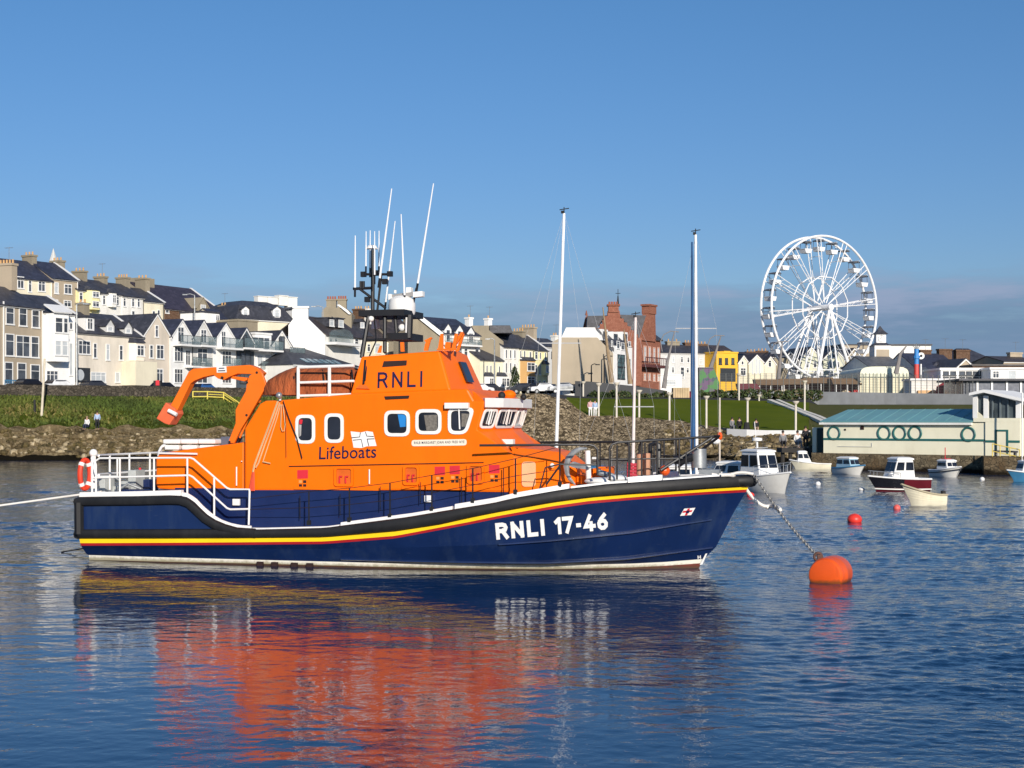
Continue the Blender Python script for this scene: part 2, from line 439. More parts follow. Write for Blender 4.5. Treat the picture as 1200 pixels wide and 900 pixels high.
for k in range(NW):
    lam = .17*(3.2/.17)**rs_.uniform(0, 1); a = rs_.normal(.1, .62 if lam < .9 else .36); kk = 2*np.pi/lam
    w_ = np.clip(lam/(2.4*dyg)-.6, 0, 1)
    sl = (1.0 if lam < .8 else (.6 if lam < 1.6 else .5))/np.sqrt(NW/2.)            # slope contributed by each component
    arg = kk*(Xg*np.sin(a)+Yg*np.cos(a))+rs_.uniform(0, 6.28)
    loc_amp = amp if lam < .8 else .42*amp+.014
    Zg += w_*loc_amp*sl/kk*(np.sin(arg)-.22*np.cos(2*arg))
edge = np.clip((Yg-11.5)/1.5, 0, 1)*np.clip((150-Yg)/20, 0, 1)*np.clip((.46-np.abs(Ug))/.02, 0, 1)
Zg *= edge
nr, nc = Xg.shape
co_ = np.stack([Xg, Yg, Zg], -1).reshape(-1, 3)
ii = np.arange(nr*nc).reshape(nr, nc)
fq = np.stack([ii[:-1,:-1], ii[:-1,1:], ii[1:,1:], ii[1:,:-1]], -1).reshape(-1, 4)
x0_, x1_, y0_, y1_ = .46*ys[0], .46*ys[-1], ys[0], ys[-1]
B_ = 2500.
ext = np.array([(-B_,-250,0),(B_,-250,0),(B_,y0_,0),(-B_,y0_,0),(B_,y1_,0),(-B_,y1_,0),(B_,330,0),(-B_,330,0)], float)
n0 = nr*nc
fx = np.array([(n0,n0+1,n0+2,n0+3),(n0+5,n0+4,n0+6,n0+7),(n0+3,ii[0,0],ii[-1,0],n0+5),(ii[0,-1],n0+2,n0+4,ii[-1,-1])])
me = bpy.data.meshes.new('water'); allv = np.concatenate([co_, ext]); allf = np.concatenate([fq, fx])
me.vertices.add(len(allv)); me.vertices.foreach_set('co', allv.astype(np.float32).ravel())
me.loops.add(len(allf)*4); me.loops.foreach_set('vertex_index', allf.astype(np.int32).ravel())
me.polygons.add(len(allf)); me.polygons.foreach_set('loop_start', np.arange(0, len(allf)*4, 4, dtype=np.int32)); me.polygons.foreach_set('loop_total', np.full(len(allf), 4, np.int32))
me.polygons.foreach_set('use_smooth', np.ones(len(allf), bool)); me.update(calc_edges=True); me.validate()
me.materials.append(water_m); wo = bpy.data.objects.new('water', me); COL.objects.link(wo); tag(wo, kind='structure')

# ================================================================ terrain
# columns by direction (px of the photo), each a profile of (Y, Z): shore, bank top, slope top, road start, road end, hill, ...
YF = [(-400,118),(0,150),(50,155.7),(90,160),(168,170),(200,174),(253,182),(300,190),(380,200),(540,213),(640,224),(720,232)]
def yf(px): return interp(YF, px)
cols = []
def colm(px, shore, bank, slope, road, mid=None):
    if mid is None: mid = ((bank[0]+slope[0])/2, (bank[1]+slope[1])/2)
    f = yf(px) if px < 700 else 235
    hill = [(f+14, road[1]+.4), (f+34, 13.0 if px < 380 else 9), (f+70, 14 if px < 380 else 9.5), (600, 14), (4000, 10)]
    cols.append((px, [(shore-9, -3), (shore-.7, -.4), (shore+.6, .25), bank, mid, slope, road]+hill))
colm(-1200, 112, (117,3.1), (122,6.1), (124,6.4))
colm(-400, 122, (127,3.1), (132,6.1), (134,6.4))
colm(0, 131, (136,3.15), (142,6.1), (144,6.4))
colm(80, 132.5, (138,3.0), (146,6.1), (148,6.4))
colm(160, 134, (140,3.0), (152,6.15), (154,6.4))
colm(240, 136, (142,2.9), (160,6.2), (162,6.4))
colm(300, 137, (143,2.9), (166,6.3), (168,6.5))
colm(450, 140, (146,4.6), (176,6.6), (178,6.8))
colm(560, 141, (148,6.2), (184,6.9), (186,7.1))
colm(640, 141, (149,6.35), (186,6.9), (188,7.1))
colm(664, 141, (149.5,5.9), (186,6.6), (188,6.9))
colm(676, 141, (149.5,5.0), (186,6.5), (188,6.8))
colm(688, 141, (149.5,4.28), (186,6.45), (188,6.7))
colm(705, 141, (149.5,4.1), (185,6.4), (188,6.6))
colm(760, 139.5, (148.5,3.9), (185,6.4), (188,6.6))
colm(800, 137, (147,3.45), (185,6.35), (188,6.6))
colm(860, 130, (144,2.75), (185,6.2), (188,6.6))
colm(900, 125, (141,2.65), (184,6.1), (188,6.5))
colm(948, 118, (138,2.6), (183,5.9), (187,6.4))
def quay(px, y): colm(px, y, (y+2.2,1.15), (178,5.55), (180,5.6), (y+16,1.5))
for px, y in ((958,109.4),(1000,107),(1050,104.7),(1100,102.6),(1150,100.6),(1200,99),(1300,96),(1500,90),(2600,60)): quay(px, y)
# resample rows
rows_n = len(cols[0][1])
fine = []
pxs = [c[0] for c in cols]
sub = []
for a, bb in zip(cols, cols[1:]):
    n = max(1, int((bb[0]-a[0])/10)) if -420 < a[0] < 1500 else 6
    for k in range(n):
        t = k/n
        sub.append((a[0]+(bb[0]-a[0])*t, [(p[0]+(q[0]-p[0])*t, p[1]+(q[1]-p[1])*t) for p, q in zip(a[1], bb[1])]))
sub.append(cols[-1])
SUBR = [3,2,8,7,10,2,3,4,3,4,5]
def col_profile(pr):
    out = []; idx = []
    for k in range(rows_n-1):
        for j in range(SUBR[k]):
            t = j/SUBR[k]; out.append((pr[k][0]+(pr[k+1][0]-pr[k][0])*t, pr[k][1]+(pr[k+1][1]-pr[k][1])*t)); idx.append(k)
    out.append(pr[-1]); idx.append(rows_n-1)
    return out, idx
grid = []
for px, pr in sub:
    prof, idx = col_profile(pr); line = []
    for (Y, z), k in zip(prof, idx):
        p = atz(px, Y, z)
        if k in (2,3) and -420 < px < 1500:      # rough rocks
            amp = (.6 if px < 430 else .2) * (1 if px < 950 else .15)
            nz = noise.noise(Vector((p.x*.35, p.y*.35, p.z*.8)))+.6*noise.noise(Vector((p.x*1.1, p.y*1.1, p.z*1.7)))
            p.z += amp*nz; p.y += amp*1.2*noise.noise(Vector((p.x*.6+9, p.y*.3, p.z)))
        elif k in (4,):
            p.z += .14*noise.noise(Vector((p.x*.4, p.y*.4, 3)))*(1 if px < 430 else .4)
        line.append(p)
    grid.append(line)
def terrain(name, k0, k1, p0, p1, mat, smooth=True, kind='structure'):
    ii = [i for i, (px, _) in enumerate(sub) if p0 <= px <= p1]
    jj = [j for j, k in enumerate(idx) if k0 <= k < k1]; jj.append(jj[-1]+1)
    mb = MB(); vs = [grid[i][j] for i in ii for j in jj]; w_ = len(jj)
    fs = [(a*w_+c, (a+1)*w_+c, (a+1)*w_+c+1, a*w_+c+1) for a in range(len(ii)-1) for c in range(w_-1)]
    mb.add(vs, fs); o = mb.build(name, mat, recalc=False, smooth=smooth)
    return tag(o, kind=kind)
m_rock = mat_ground('rock_bank', [(.14,.105,.055),(.33,.245,.13),(.045,.036,.022),(.42,.33,.19)], [.9,.45,1.7], bstr=1., bdist=.7, bscale=1.8)
# dark weed near the water line
nt = m_rock.node_tree; b = nt.nodes['Principled BSDF']
src = b.inputs['Base Color'].links[0].from_socket
tcn = N(nt, 'ShaderNodeTexCoord'); sx = N(nt, 'ShaderNodeSeparateXYZ'); L(nt, tcn.outputs['Object'], sx.inputs[0])
nn = noise_t(nt, tcn.outputs['Object'], .4, 4)
ad = N(nt, 'ShaderNodeMath', operation='ADD'); L(nt, sx.outputs[2], ad.inputs[0]); L(nt, nn, ad.inputs[1])
L(nt, mixc(nt, ramp(nt, ad.outputs[0], .95, 1.6), (.012,.010,.006), src), b.inputs['Base Color'])
m_revet = mat_stone('rubble_stone', (.20,.15,.085), (.56,.44,.28), (.030,.023,.014), scale=2.8, gap=.10, bstr=.55, stain=(.20,.15,.09), stain_amt=.55, holes=.11)
m_quay = mat_stone('quay_stone', (.14,.115,.075), (.30,.24,.15), (.08,.066,.045), scale=2.9, gap=.035, bstr=.6, stain=(.13,.065,.02), stain_amt=.7)
nt = m_quay.node_tree; b = nt.nodes['Principled BSDF']
src = b.inputs['Base Color'].links[0].from_socket
tcn = N(nt, 'ShaderNodeTexCoord'); sx = N(nt, 'ShaderNodeSeparateXYZ'); L(nt, tcn.outputs['Object'], sx.inputs[0])
nn = noise_t(nt, tcn.outputs['Object'], 1., 4); ad = N(nt, 'ShaderNodeMath', operation='ADD'); L(nt, sx.outputs[2], ad.inputs[0]); L(nt, nn, ad.inputs[1])
L(nt, mixc(nt, ramp(nt, ad.outputs[0], .62, .95), (.014,.010,.006), src), b.inputs['Base Color'])
m_rough = mat_ground('rough_grass', [(.055,.080,.008),(.11,.125,.016),(.19,.15,.04),(.04,.058,.008)], [.25,.35,1.2], bstr=1., bdist=.6, bscale=2.2)
m_lawn = mat_ground('mown_grass', [(.082,.112,.003),(.115,.142,.006)], [.12], bstr=.4, bdist=.1, bscale=6)
m_road = mat_ground('asphalt', [(.05,.05,.05),(.075,.073,.07)], [.3], bstr=.2, bdist=.02, bscale=20)
m_land = mat_ground('hillside_ground', [(.06,.07,.03),(.09,.085,.06)], [.1], bstr=.3)
terrain('rocky_shore', 0, 3, -1200, 450, m_rock)
terrain('stone_revetment', 0, 3, 450, 948, m_revet)
terrain('quay_ground', 0, 5, 948, 2600, mat_ground('quay_earth', [(.08,.085,.025),(.12,.11,.04),(.06,.075,.012)], [.2,.4], bstr=.5))
terrain('rough_grass_slope', 3, 5, -1200, 450, m_rough)
terrain('hidden_bank', 3, 5, 450, 560, m_rough)
terrain('upper_pavement', 3, 5, 560, 664, m_road)
terrain('lawn', 3, 5, 664, 948, m_lawn)
terrain('harbour_road', 5, 7, -1200, 2600, m_road)
terrain('hillside', 7, 11, -1200, 2600, m_land)
# vertical quay wall under the boathouse
qm = MB()
qp = [(951,109.6),(1000,106.9),(1050,104.6),(1100,102.5),(1151,100.5),(1153,97.9),(1200,96.6),(1300,94.5),(1500,90)]
front = [atz(px, y-.3, 0) for px, y in qp]; back = [atz(px, y+3.5, 0) for px, y in qp]
for a, b2, c, d in zip(front, front[1:], back[1:], back):
    z0, z1 = Vector((0,0,-2)), Vector((0,0,1.22))
    qm.hexa([a+z0, b2+z0, c+z0, d+z0, a+z1, b2+z1, c+z1, d+z1])
tag(qm.build('quay_wall', m_quay), 'weathered brown stone quay wall rising from the water under the cream boathouse', 'wall')
# tufts of long grass on the rough slope and weedy boulders along the shore (nobody could count them)
gm = MB(); rng = random.Random(3)
def ground_at(px, f, k0, k1):
    i = min(len(sub)-2, max(0, next((j for j, (p, _) in enumerate(sub) if p > px), 1)-1))
    jj = [j for j, k in enumerate(idx) if k0 <= k < k1]; x = f*(len(jj)-1); j = jj[int(x)]
    t = (px-sub[i][0])/(sub[i+1][0]-sub[i][0])
    q = lambda jx: grid[i][jx].lerp(grid[i+1][jx], t)
    return q(j).lerp(q(j+1), x-int(x))
for _ in range(14000):
    px = rng.uniform(-60, 420); p = ground_at(px, rng.random()**.8, 3, 5)
    hh = rng.uniform(.08, .30); ww = rng.uniform(.05, .16); a = rng.uniform(0, math.pi)
    dx, dy = math.cos(a)*ww, math.sin(a)*ww; lean = Vector((rng.uniform(-.2,.2), rng.uniform(-.2,.2), hh))
    gm.add([p+Vector((-dx,-dy,-.05)), p+Vector((dx,dy,-.05)), p+lean+Vector((dx*.4,dy*.4,0)), p+lean*1.1-Vector((dx*.4,dy*.4,0))], [(0,1,2,3)], min(2, max(0, int(1.1+1.6*noise.noise(Vector((p.x*.16,p.y*.2,p.z*.3)))+rng.uniform(-.55,.55)))))
tag(gm.build('grass_tufts', [pm('grass_blade_green', (.058,.088,.010), .9, var=.3, vs=.3), pm('grass_blade_olive', (.10,.12,.018), .9, var=.3, vs=.3), pm('grass_blade_dry', (.19,.16,.045), .9, var=.2)], recalc=False), kind='stuff')
bmesh_rocks = MB()
for _ in range(2200):
    px = rng.uniform(-60, 440) if rng.random() < .72 else rng.uniform(780, 960)
    f = rng.random(); p = ground_at(px, f, 2, 3); r = rng.uniform(.1, .42)*(1.2-.6*f)
    ax = [rng.uniform(.6,1.3), rng.uniform(.6,1.2), rng.uniform(.45,.9)]
    k0 = len(bmesh_rocks.v); bmesh_rocks.sphere(p, r*1.1, 7, 4, rng.choice((0,0,0,0,1,2,2)), ax)
    for q in bmesh_rocks.v[k0:]:
        q += (q-p)*(.55*noise.noise(q*1.9+Vector((_,0,0))))
tag(bmesh_rocks.build('shore_boulders', [m_rock, mat_ground('pale_boulder', [(.34,.27,.16),(.52,.43,.28),(.2,.15,.09)], [.8,1.5], bdist=.3), mat_ground('weedy_boulder', [(.07,.055,.03),(.16,.12,.05),(.03,.03,.015)], [.8,1.5], bdist=.3)]), kind='stuff')
# ================================================================ lifeboat
TH = R(16); CB, SB = math.cos(TH), math.sin(TH)
BO = Vector((-10.72, 40.65, 0))
boat = empty('lifeboat', BO, -TH, 'orange and navy all weather lifeboat moored in the foreground with RNLI 17-46 on its bow', 'lifeboat')
def loc(wp):                       # world -> boat frame
    d = wp-BO; return Vector((d.x*CB-d.y*SB, d.x*SB+d.y*CB, d.z))
CL = loc(Vector((0,0,CH)))
def P(px, py, b, off=0.):          # point of the photo on the vertical plane y=-b of the boat
    d = loc(at(px, py, 10.))-CL
    t = (-b-CL.y)/d.y; p = CL+d*t
    p.y -= off; return p
def PX(px, py, x):                 # same on an athwartship plane
    d = loc(at(px, py, 10.))-CL; t = (x-CL.x)/d.x; return CL+d*t
def bproj(p):
    wp = Vector((BO.x+p.x*CB+p.y*SB, BO.y-p.x*SB+p.y*CB, p.z)); return 600+F*wp.x/wp.y, YH+F*(CH-wp.z)/wp.y
# ---- block lettering drawn with even strokes (x to the right 0..w, y up 0..1)
GL = {'R':(.62,[[(0,0),(0,1),(.36,1),(.52,.93),(.58,.76),(.52,.58),(.36,.5),(0,.5)],[(.34,.5),(.6,0)]]), 'N':(.66,[[(0,0),(0,1)],[(.02,.97),(.60,.03)],[(.62,0),(.62,1)]]), 'L':(.5,[[(0,1),(0,0),(.48,0)]]), 'I':(.0,[[(0,0),(0,1)]]),
      '1':(.24,[[(0,.80),(.2,1),(.22,1),(.22,0)]]), '7':(.54,[[(0,1),(.54,1),(.20,0)]]), '-':(.34,[[(0,.40),(.34,.40)]]), '4':(.6,[[(.40,0),(.40,.46)],[(.33,1),(0,.24),(.6,.24)]]), '6':(.54,[[(.44,1),(.2,.72),(.04,.40),(.06,.16),(.2,.02),(.38,.02),(.52,.16),(.54,.36),(.44,.54),(.28,.58),(.12,.52)]]), ' ':(.12,[])}
def stroke_text(name, body, o, r, u, mat, parent, wt, gap=.30, nrm=None, off=.012, wrap=None, word=0):
    x = 0; strokes = []
    for ch_ in body:
        w_, pl_ = GL[ch_]
        for p in pl_: strokes.append([(q[0]+x, q[1]) for q in p])
        x += w_+gap
    tot = x-gap; asp = 1.; out = []
    mb = MB(); k = 0
    H_ = 1-wt
    for s_ in strokes:
        q = [Vector((a, wt/2+b*H_)) for a, b in s_]; n_ = len(q); lft = []; rgt = []
        for i in range(n_):
            d0 = (q[i]-q[i-1]).normalized() if i else None; d1 = (q[i+1]-q[i]).normalized() if i < n_-1 else None
            d = d0 or d1
            if d0 and d1:
                m_ = (Vector((-d0.y,d0.x))+Vector((-d1.y,d1.x))); m_ = m_/max(.55, m_.length_squared/2)
            else: m_ = Vector((-d.y,d.x))
            e = q[i]-(d1*wt/2 if (i == 0) else Vector((0,0)))+(d0*wt/2 if i == n_-1 else Vector((0,0)))
            if n_ == 2 and abs(d.y) < .2: e = q[i]
            lft.append(e+m_*wt/2); rgt.append(e-m_*wt/2)
        pts = [o+r*((p.x+wt/2)/(tot+wt))+u*p.y for p in lft+rgt]
        k += 1
        pts = [wrap(p)+Vector((0,-.0015*(k % 3),0)) for p in pts] if wrap else [p+nrm*(off+.0015*(k % 3)) for p in pts]
        mb.add(pts, [(i, i+1, n_+i+1, n_+i) for i in range(n_-1)])
    return mb.build(name, mat, parent, recalc=False, split=False)
# ---- hull
def mkrow(pts, bmax, xs, p, end, stern=.97):
    xe = P(end[0], end[1], 0).x; ze = P(end[0], end[1], 0).z
    def bf(x):
        t = max(0., min(1., (x-xs)/(xe-xs)))
        return bmax*(1-t**p)*(1-(1-stern)*max(0, (2.5-x)/2.5))
    xz = []
    for px, py in pts:
        x = 8.
        for _ in range(30):
            q = P(px, py, bf(x)); x = .5*x+.5*min(q.x, xe)
        q = P(px, py, bf(x)); xz.append((q.x, q.z))
    xz = [q for q in xz if q[0] < xe-.05]+[(xe, ze)]
    return dict(bf=bf, xe=xe, xz=xz, x0=xz[0][0])
rA = mkrow([(90,583),(150,582),(210,580.5),(218,582),(227,588),(236,597.5),(247,607),(257,613),(268,617),(280,619.5),(297,620.5),(380,618.5),(430,612),(480,605.5),(530,597),(580,589),(605,583),(663,573),(713,567),(780,562.5),(836,558.5)], 2.74, 8.5, 2.9, (879,556.5))
rB = mkrow([(93,631),(280,630.5),(380,629.5),(463,622.5),(513,615),(551,606.5),(580,600.7),(647,588.8),(691,582.8),(738,579),(785,575.8),(836,572.3)], 2.74, 8.5, 2.85, (877.5,570))
rC = mkrow([(94,636.5),(280,635.5),(380,634.5),(463,628),(551,611.4),(580,605.3),(647,593.2),(691,587),(738,583),(785,579.3),(836,575.8)], 2.73, 8.5, 2.8, (875.7,573.6))
rC2= mkrow([(95,639.5),(280,638.5),(380,637.5),(463,631),(551,614.4),(580,608.3),(647,596.4),(691,590.2),(738,586),(785,582.2),(836,578.7)], 2.72, 8.5, 2.8, (873.8,576.8))
rD = mkrow([(97,643),(280,643.5),(400,643),(500,641),(583,638),(640,634),(740,624),(800,614),(833,609)], 2.62, 8., 2.6, (859,602))
rE = mkrow([(101,649),(280,652),(400,655),(640,659.5),(730,655),(800,646)], 2.5, 7., 2.35, (839,641))
rF = mkrow([(104,650.5),(280,655.5),(400,658.5),(580,662),(640,662.8),(740,660.5),(780,658.5)], 2.46, 6.5, 2.1, (825,655))
rG = mkrow([(105,656),(280,660),(400,663),(580,666.3),(640,667),(740,665),(780,663)], 2.44, 6.5, 2.05, (822,660))
rH = mkrow([(105,664),(280,668),(640,675),(780,676)], 2.38, 6.2, 2.0, (818,668))
ROWS = [rA, rB, rC, rC2, rD, rE, rF, rG, rH]
NS = 72
def rowpt(r, s, sgn=-1):
    x = r['x0']+(r['xe']-r['x0'])*s
    return Vector((x, sgn*r['bf'](x), interp(r['xz'], x)))
SS = sorted(set([i/NS for i in range(NS+1)]+[1-.5**k for k in range(4, 9)]))
hm = MB(); RM = [0, 1, 2, 0, 0, 0, 3, 4]
for sgn in (-1, 1):
    for k in range(len(ROWS)-1):
        vs = []
        for s in SS: vs += [rowpt(ROWS[k], s, sgn), rowpt(ROWS[k+1], s, sgn)]
        hm.add(vs, [(2*i, 2*i+1, 2*i+3, 2*i+2) for i in range(len(SS)-1)], RM[k])
for k in range(len(ROWS)-1):       # transom
    a, b_ = ROWS[k], ROWS[k+1]
    hm.add([rowpt(a,0,-1), rowpt(b_,0,-1), rowpt(b_,0,1), rowpt(a,0,1)], [(0,1,2,3)], RM[k])
hull = hm.build('hull', [navy, hull_yellow, hull_red, boot_white, antifoul], boat, smooth=True)
def hullb(x, z):
    zz = []
    for r in ROWS:
        if x <= r['xe']: zz.append((interp(r['xz'], x), r['bf'](x)))
        else:
            zz.append((r['xz'][-1][1], 0)); break
    zz = sorted(zz)
    return interp(zz, z)
def hullwrap(p): return Vector((p.x, -hullb(p.x, p.z)-.014, p.z))
def PH(px, py, off=0.):            # photo pixel on the hull side
    x, z = 8., 1.; b_ = 2.
    for _ in range(40):
        q = P(px, py, b_); b_ = .5*b_+.5*max(.02, hullb(q.x, q.z))
    return P(px, py, b_, off)
# ---- rubbing fender
def along(r, x0, x1, n, db=0., dz=0., sgn=-1):
    out = []
    for i in range(n+1):
        x = x0+(x1-x0)*i/n; out.append(Vector((x, sgn*(r['bf'](min(x, r['xe']))+db), interp(r['xz'], x)+dz)))
    return out
fm = MB()
xm = P(292, 620, 2.7).x
for sgn in (-1, 1):
    pts = []
    n = 60
    for i in range(n+1):
        s = i/n; x = rB['x0']+(rB['xe']-.02-rB['x0'])*s
        bb = rB['bf'](x); zb = interp(rB['xz'], x)
        za = interp(rA['xz'], min(x, rA['xe']-.01)) if x > xm else zb+.24
        pts.append((Vector((x, sgn*(bb+.03), (zb+za)/2)), (za-zb)/2))
    fm.tube([p for p, _ in pts], [max(.09, r) for _, r in pts], 10, flat=(1, .62))
    up = [P(px, py, 2.72) for px, py in ((91,588),(120,587.5),(160,587),(200,586),(212,586.5),(222,590),(231,598),(241,607.5),(252,614.5),(264,619.5),(278,623.5),(300,625))]
    up = [Vector((p.x, sgn*(rA['bf'](p.x)+.02), p.z)) for p in up]
    fm.tube(up, .125, 8, flat=(1, .75))
    a = up[0]; b2 = pts[0][0]
    fm.tube([a+Vector((.02,0,-.02)), b2+Vector((.02,0,0))], .13, 8)
# transom belts and the rounded bow block
for za in (interp(rA['xz'], rA['x0'])-.12, interp(rB['xz'], rB['x0'])+.1):
    fm.tube([Vector((rA['x0']-.01, -2.62, za)), Vector((rA['x0']-.06, 0, za)), Vector((rA['x0']-.01, 2.62, za))], .125, 8)
zt = (interp(rA['xz'], 20)+interp(rB['xz'], 20))/2
bx = rB['xe']
fm.tube([Vector((bx-.55, -.28, zt-.01)), Vector((bx-.12, -.16, zt)), Vector((bx+.06, 0, zt)), Vector((bx-.12, .16, zt)), Vector((bx-.55, .28, zt-.01))], [.12,.15,.16,.15,.12], 10)
fm.build('rubbing_fender', fender_black, boat, smooth=True)
# ---- spray rails
for k, (r, px0, e) in enumerate(((rD, 583, 833), (rE, 400, 838))):
    x0 = P(px0, 640, 2.5).x; x1 = P(e, 620, .4 if k == 0 else .15).x
    sm = MB()
    for sgn in (-1, 1):
        pts = along(r, x0, min(x1, r['xe']-.08), 40, .015, 0, sgn); sm.tube(pts, .042, 6, flat=(.8, 1.2))
    sm.build('spray_rail', navy, boat, smooth=True)
# ---- deck and white toe rail
dm = MB(); dn = 90; vs = []
for i in range(dn+1):
    x = rA['x0']+.03+(rA['xe']-.1-rA['x0'])*i/dn; z = interp(rA['xz'], x)-.03; z = min(z, interp(rA['xz'], P(300,620,2.7).x)-.03) if P(199,600,2.6).x < x < P(300,600,2.6).x else z; bb = max(.02, rA['bf'](x)-.03)
    vs += [Vector((x, -bb, z)), Vector((x, 0, z+.06)), Vector((x, bb, z))]
dm.add(vs, [(3*i+c, 3*i+3+c, 3*i+4+c, 3*i+1+c) for i in range(dn) for c in (0, 1)])
dm.build('deck', deck_grey, boat)
def strip(x0, x1, hgt, wid, n, sgn, db=-.06):
    rings = []
    for i in range(n+1):
        x = x0+(x1-x0)*i/n; z = interp(rA['xz'], x)-.02; bb = rA['bf'](min(x, rA['xe']))+db
        rings.append([Vector((x, sgn*bb, z)), Vector((x, sgn*(bb-.03), z+hgt)), Vector((x, sgn*max(.0, bb-wid+.03), z+hgt)), Vector((x, sgn*max(0, bb-wid), z))])
    return rings
tm = MB()
X = lambda px: P(px, 600, 2.6).x
for sgn in (-1, 1):
    tm.loft(strip(rA['x0']+.02, X(213), .15, .22, 20, sgn))
    tm.loft(strip(X(214), X(295), .10, .12, 24, sgn))
    tm.loft(strip(X(297), X(398), .05, .16, 14, sgn))
    tm.loft(strip(X(400), X(530), .10, .17, 20, sgn))
    tm.loft(strip(X(533), X(662), .14, .17, 20, sgn))
    tm.loft(strip(X(664), X(726), .07, .12, 12, sgn))
    xb = P(769, 555, 2.1).x
    tm.loft(strip(X(727), xb, .15, .18, 10, sgn)); tm.loft(strip(xb+.02, rA['xe']-.5, .06, .14, 14, sgn))
tm.build('toe_rail', white_gloss, boat, bevel=.012)
# dark exhaust slots at the water line
em = MB()
for px in (305, 322, 345, 363):
    a = PH(px-3.4, 654.5); c = PH(px+3.4, 654.5); z0, z1 = -.2, .10
    em.hexa([Vector((a.x, a.y-.05, z0)), Vector((c.x, c.y-.05, z0)), Vector((c.x, c.y+.1, z0)), Vector((a.x, a.y+.1, z0)), Vector((a.x, a.y-.05, z1)), Vector((c.x, c.y-.05, z1)), Vector((c.x, c.y+.1, z1)), Vector((a.x, a.y+.1, z1))])
em.build('exhaust_outlet', dark_void, boat)
# ---- hull lettering and marks
o = PH(582, 632.5); r_ = PH(713, 620.5)-o; u_ = PH(583, 612.5)-o
rr0 = Vector((r_.x, 0, r_.z)); sl0 = r_.z/r_.x
stroke_text('hull_name', 'RNLI', o, rr0*(58/131.), Vector((0, 0, u_.z*.97)), letter_white, boat, .25, .42, wrap=hullwrap)
stroke_text('hull_number', '17-46', o+rr0*(70/131.), rr0*(61/131.), Vector((0, 0, u_.z*.99)), letter_white, boat, .235, .31, wrap=hullwrap)
def hullpoly(name, polys, mats, off=.016):
    mb = MB()
    for k, pts in polys:
        q = [PH(*p) for p in pts]; q = [Vector((p.x, p.y-off-.002*k, p.z)) for p in q]; mb.poly(q, k)
    return mb.build(name, mats, boat, recalc=False)
hullpoly('house_flag_emblem', [(0, [(797,604.5),(810,603.5),(815,595),(802,596)]), (1, [(799.5,601),(810.5,600),(812,597.6),(801,598.6)]), (1, [(802.5,604),(805.5,603.7),(809,595.7),(806,596)]), (2, [(803.6,601.6),(807.4,601.3),(808.6,598),(804.8,598.3)])], [letter_white, red_panel, letter_navy])
hullpoly('draught_mark', [(0, [(820,662),(823.2,661.5),(829,648.5),(827,648.7)]), (0, [(817.5,651),(818.6,651),(818.8,655),(817.7,655)]), (0, [(820.3,650.7),(821.4,650.7),(821.6,654.7),(820.5,654.7)]), (0, [(818,652.4),(821.4,652.2),(821.4,653.2),(818,653.4)])], [letter_white])
# ---- deckhouse
BW = 1.95
zb = P(420, 574.5, BW).z
def prof(pts, b): return [P(px, py, b) for px, py in pts]
body = MB()
pr = prof([(286.5,575),(286.5,502),(304.5,473),(311,469.5),(328,469),(413,461.5),(548,455.5),(556,470),(556,575)], BW)
body.prism(pr, (0, 2*BW, 0))
cas = prof([(185,573),(182.6,569),(182.5,545),(182.5,537),(186.5,531),(286,518),(286,575),(220,575)], BW-.03)
body.prism(cas, (0, 2*(BW-.03), 0))
deckhouse = body.build('deckhouse', orange, boat, bevel=.05)
# wheelhouse front: stacked plan outlines
def plan(pq, p1, y1, b1, bc_dx, z, bq=BW, xa=None):
    xq = P(pq, 500, bq).x; x1 = P(p1, 500, b1).x; xa = xa if xa is not None else P(557, 500, BW).x
    return [Vector((xa, -bq, z)), Vector((max(xa+.05, xq), -bq, z)), Vector((x1, -b1, z)), Vector((x1+bc_dx, 0, z)), Vector((x1, b1, z)), Vector((max(xa+.05, xq), bq, z)), Vector((xa, bq, z))]
xa = P(545, 500, BW).x
zw0 = P(566, 505, BW).z; zw1 = P(566, 477.5, BW).z; zv = P(566, 471, BW).z; zr = P(548, 455.5, BW).z; zlow = P(604, 535, BW).z
Pz = [plan(604, 606, 0, 1.3, .22, zb+.0, xa=xa), plan(603.5, 606, 0, 1.3, .22, zlow, xa=xa),
      plan(559, 577.5, 0, 1.32, .12, zw0+.02, xa=xa), plan(566, 584.5, 0, 1.32, .12, zw1, xa=xa), plan(568, 586, 0, 1.32, .12, zv, xa=xa)]
top = plan(556, 568, 0, 1.0, .1, zr-.06, bq=1.6, xa=xa); top = [Vector((p.x, p.y, zr+(.0 if i in (0, 6) else -.07))) for i, p in enumerate(top)]
for p in (top[0], top[6]): p.y *= BW/1.6*.985
for ring in Pz+[top]:
    for p in (ring[0], ring[1], ring[-1], ring[-2]): p.y *= 1.003
MBw = MB().loft(Pz+[top], closed=False)
MBw.build('wheelhouse_front', orange, boat, bevel=.025)
# fore cabin trunk
xt0 = P(596, 540, BW).x
def ptx(px, py, b): return P(px, py, b)
t0 = [(603.5,BW),(640,1.30),(672,.75)]
def ringt(lst, z_of):
    st = [Vector((xt0, -lst[0][1], z_of[0]))]+[Vector((P(px, 550, b).x, -b, z_of[i+1])) for i, (px, b) in enumerate(lst)]
    return st+[Vector((p.x, -p.y, p.z)) for p in reversed(st)]
zd = .95
lowr = ringt([(604.5,BW-.01),(641,1.32),(676,.75)], [zd, zd, zd+.25, zd+.3])
midr = ringt([(604.5,BW-.01),(641,1.32),(676,.75)], [zlow-.05, P(604.5,536,BW).z, P(640,538,1.3).z, P(672,549,.75).z])
topr = ringt([(598,BW-.35),(628,1.05),(655,.6)], [P(600,524,1.6).z, P(604,524,1.6).z, P(630,526.5,1.0).z, P(655,529.5,.6).z])
MB().loft([lowr, midr, topr]).build('fore_cabin', orange, boat, bevel=.03)
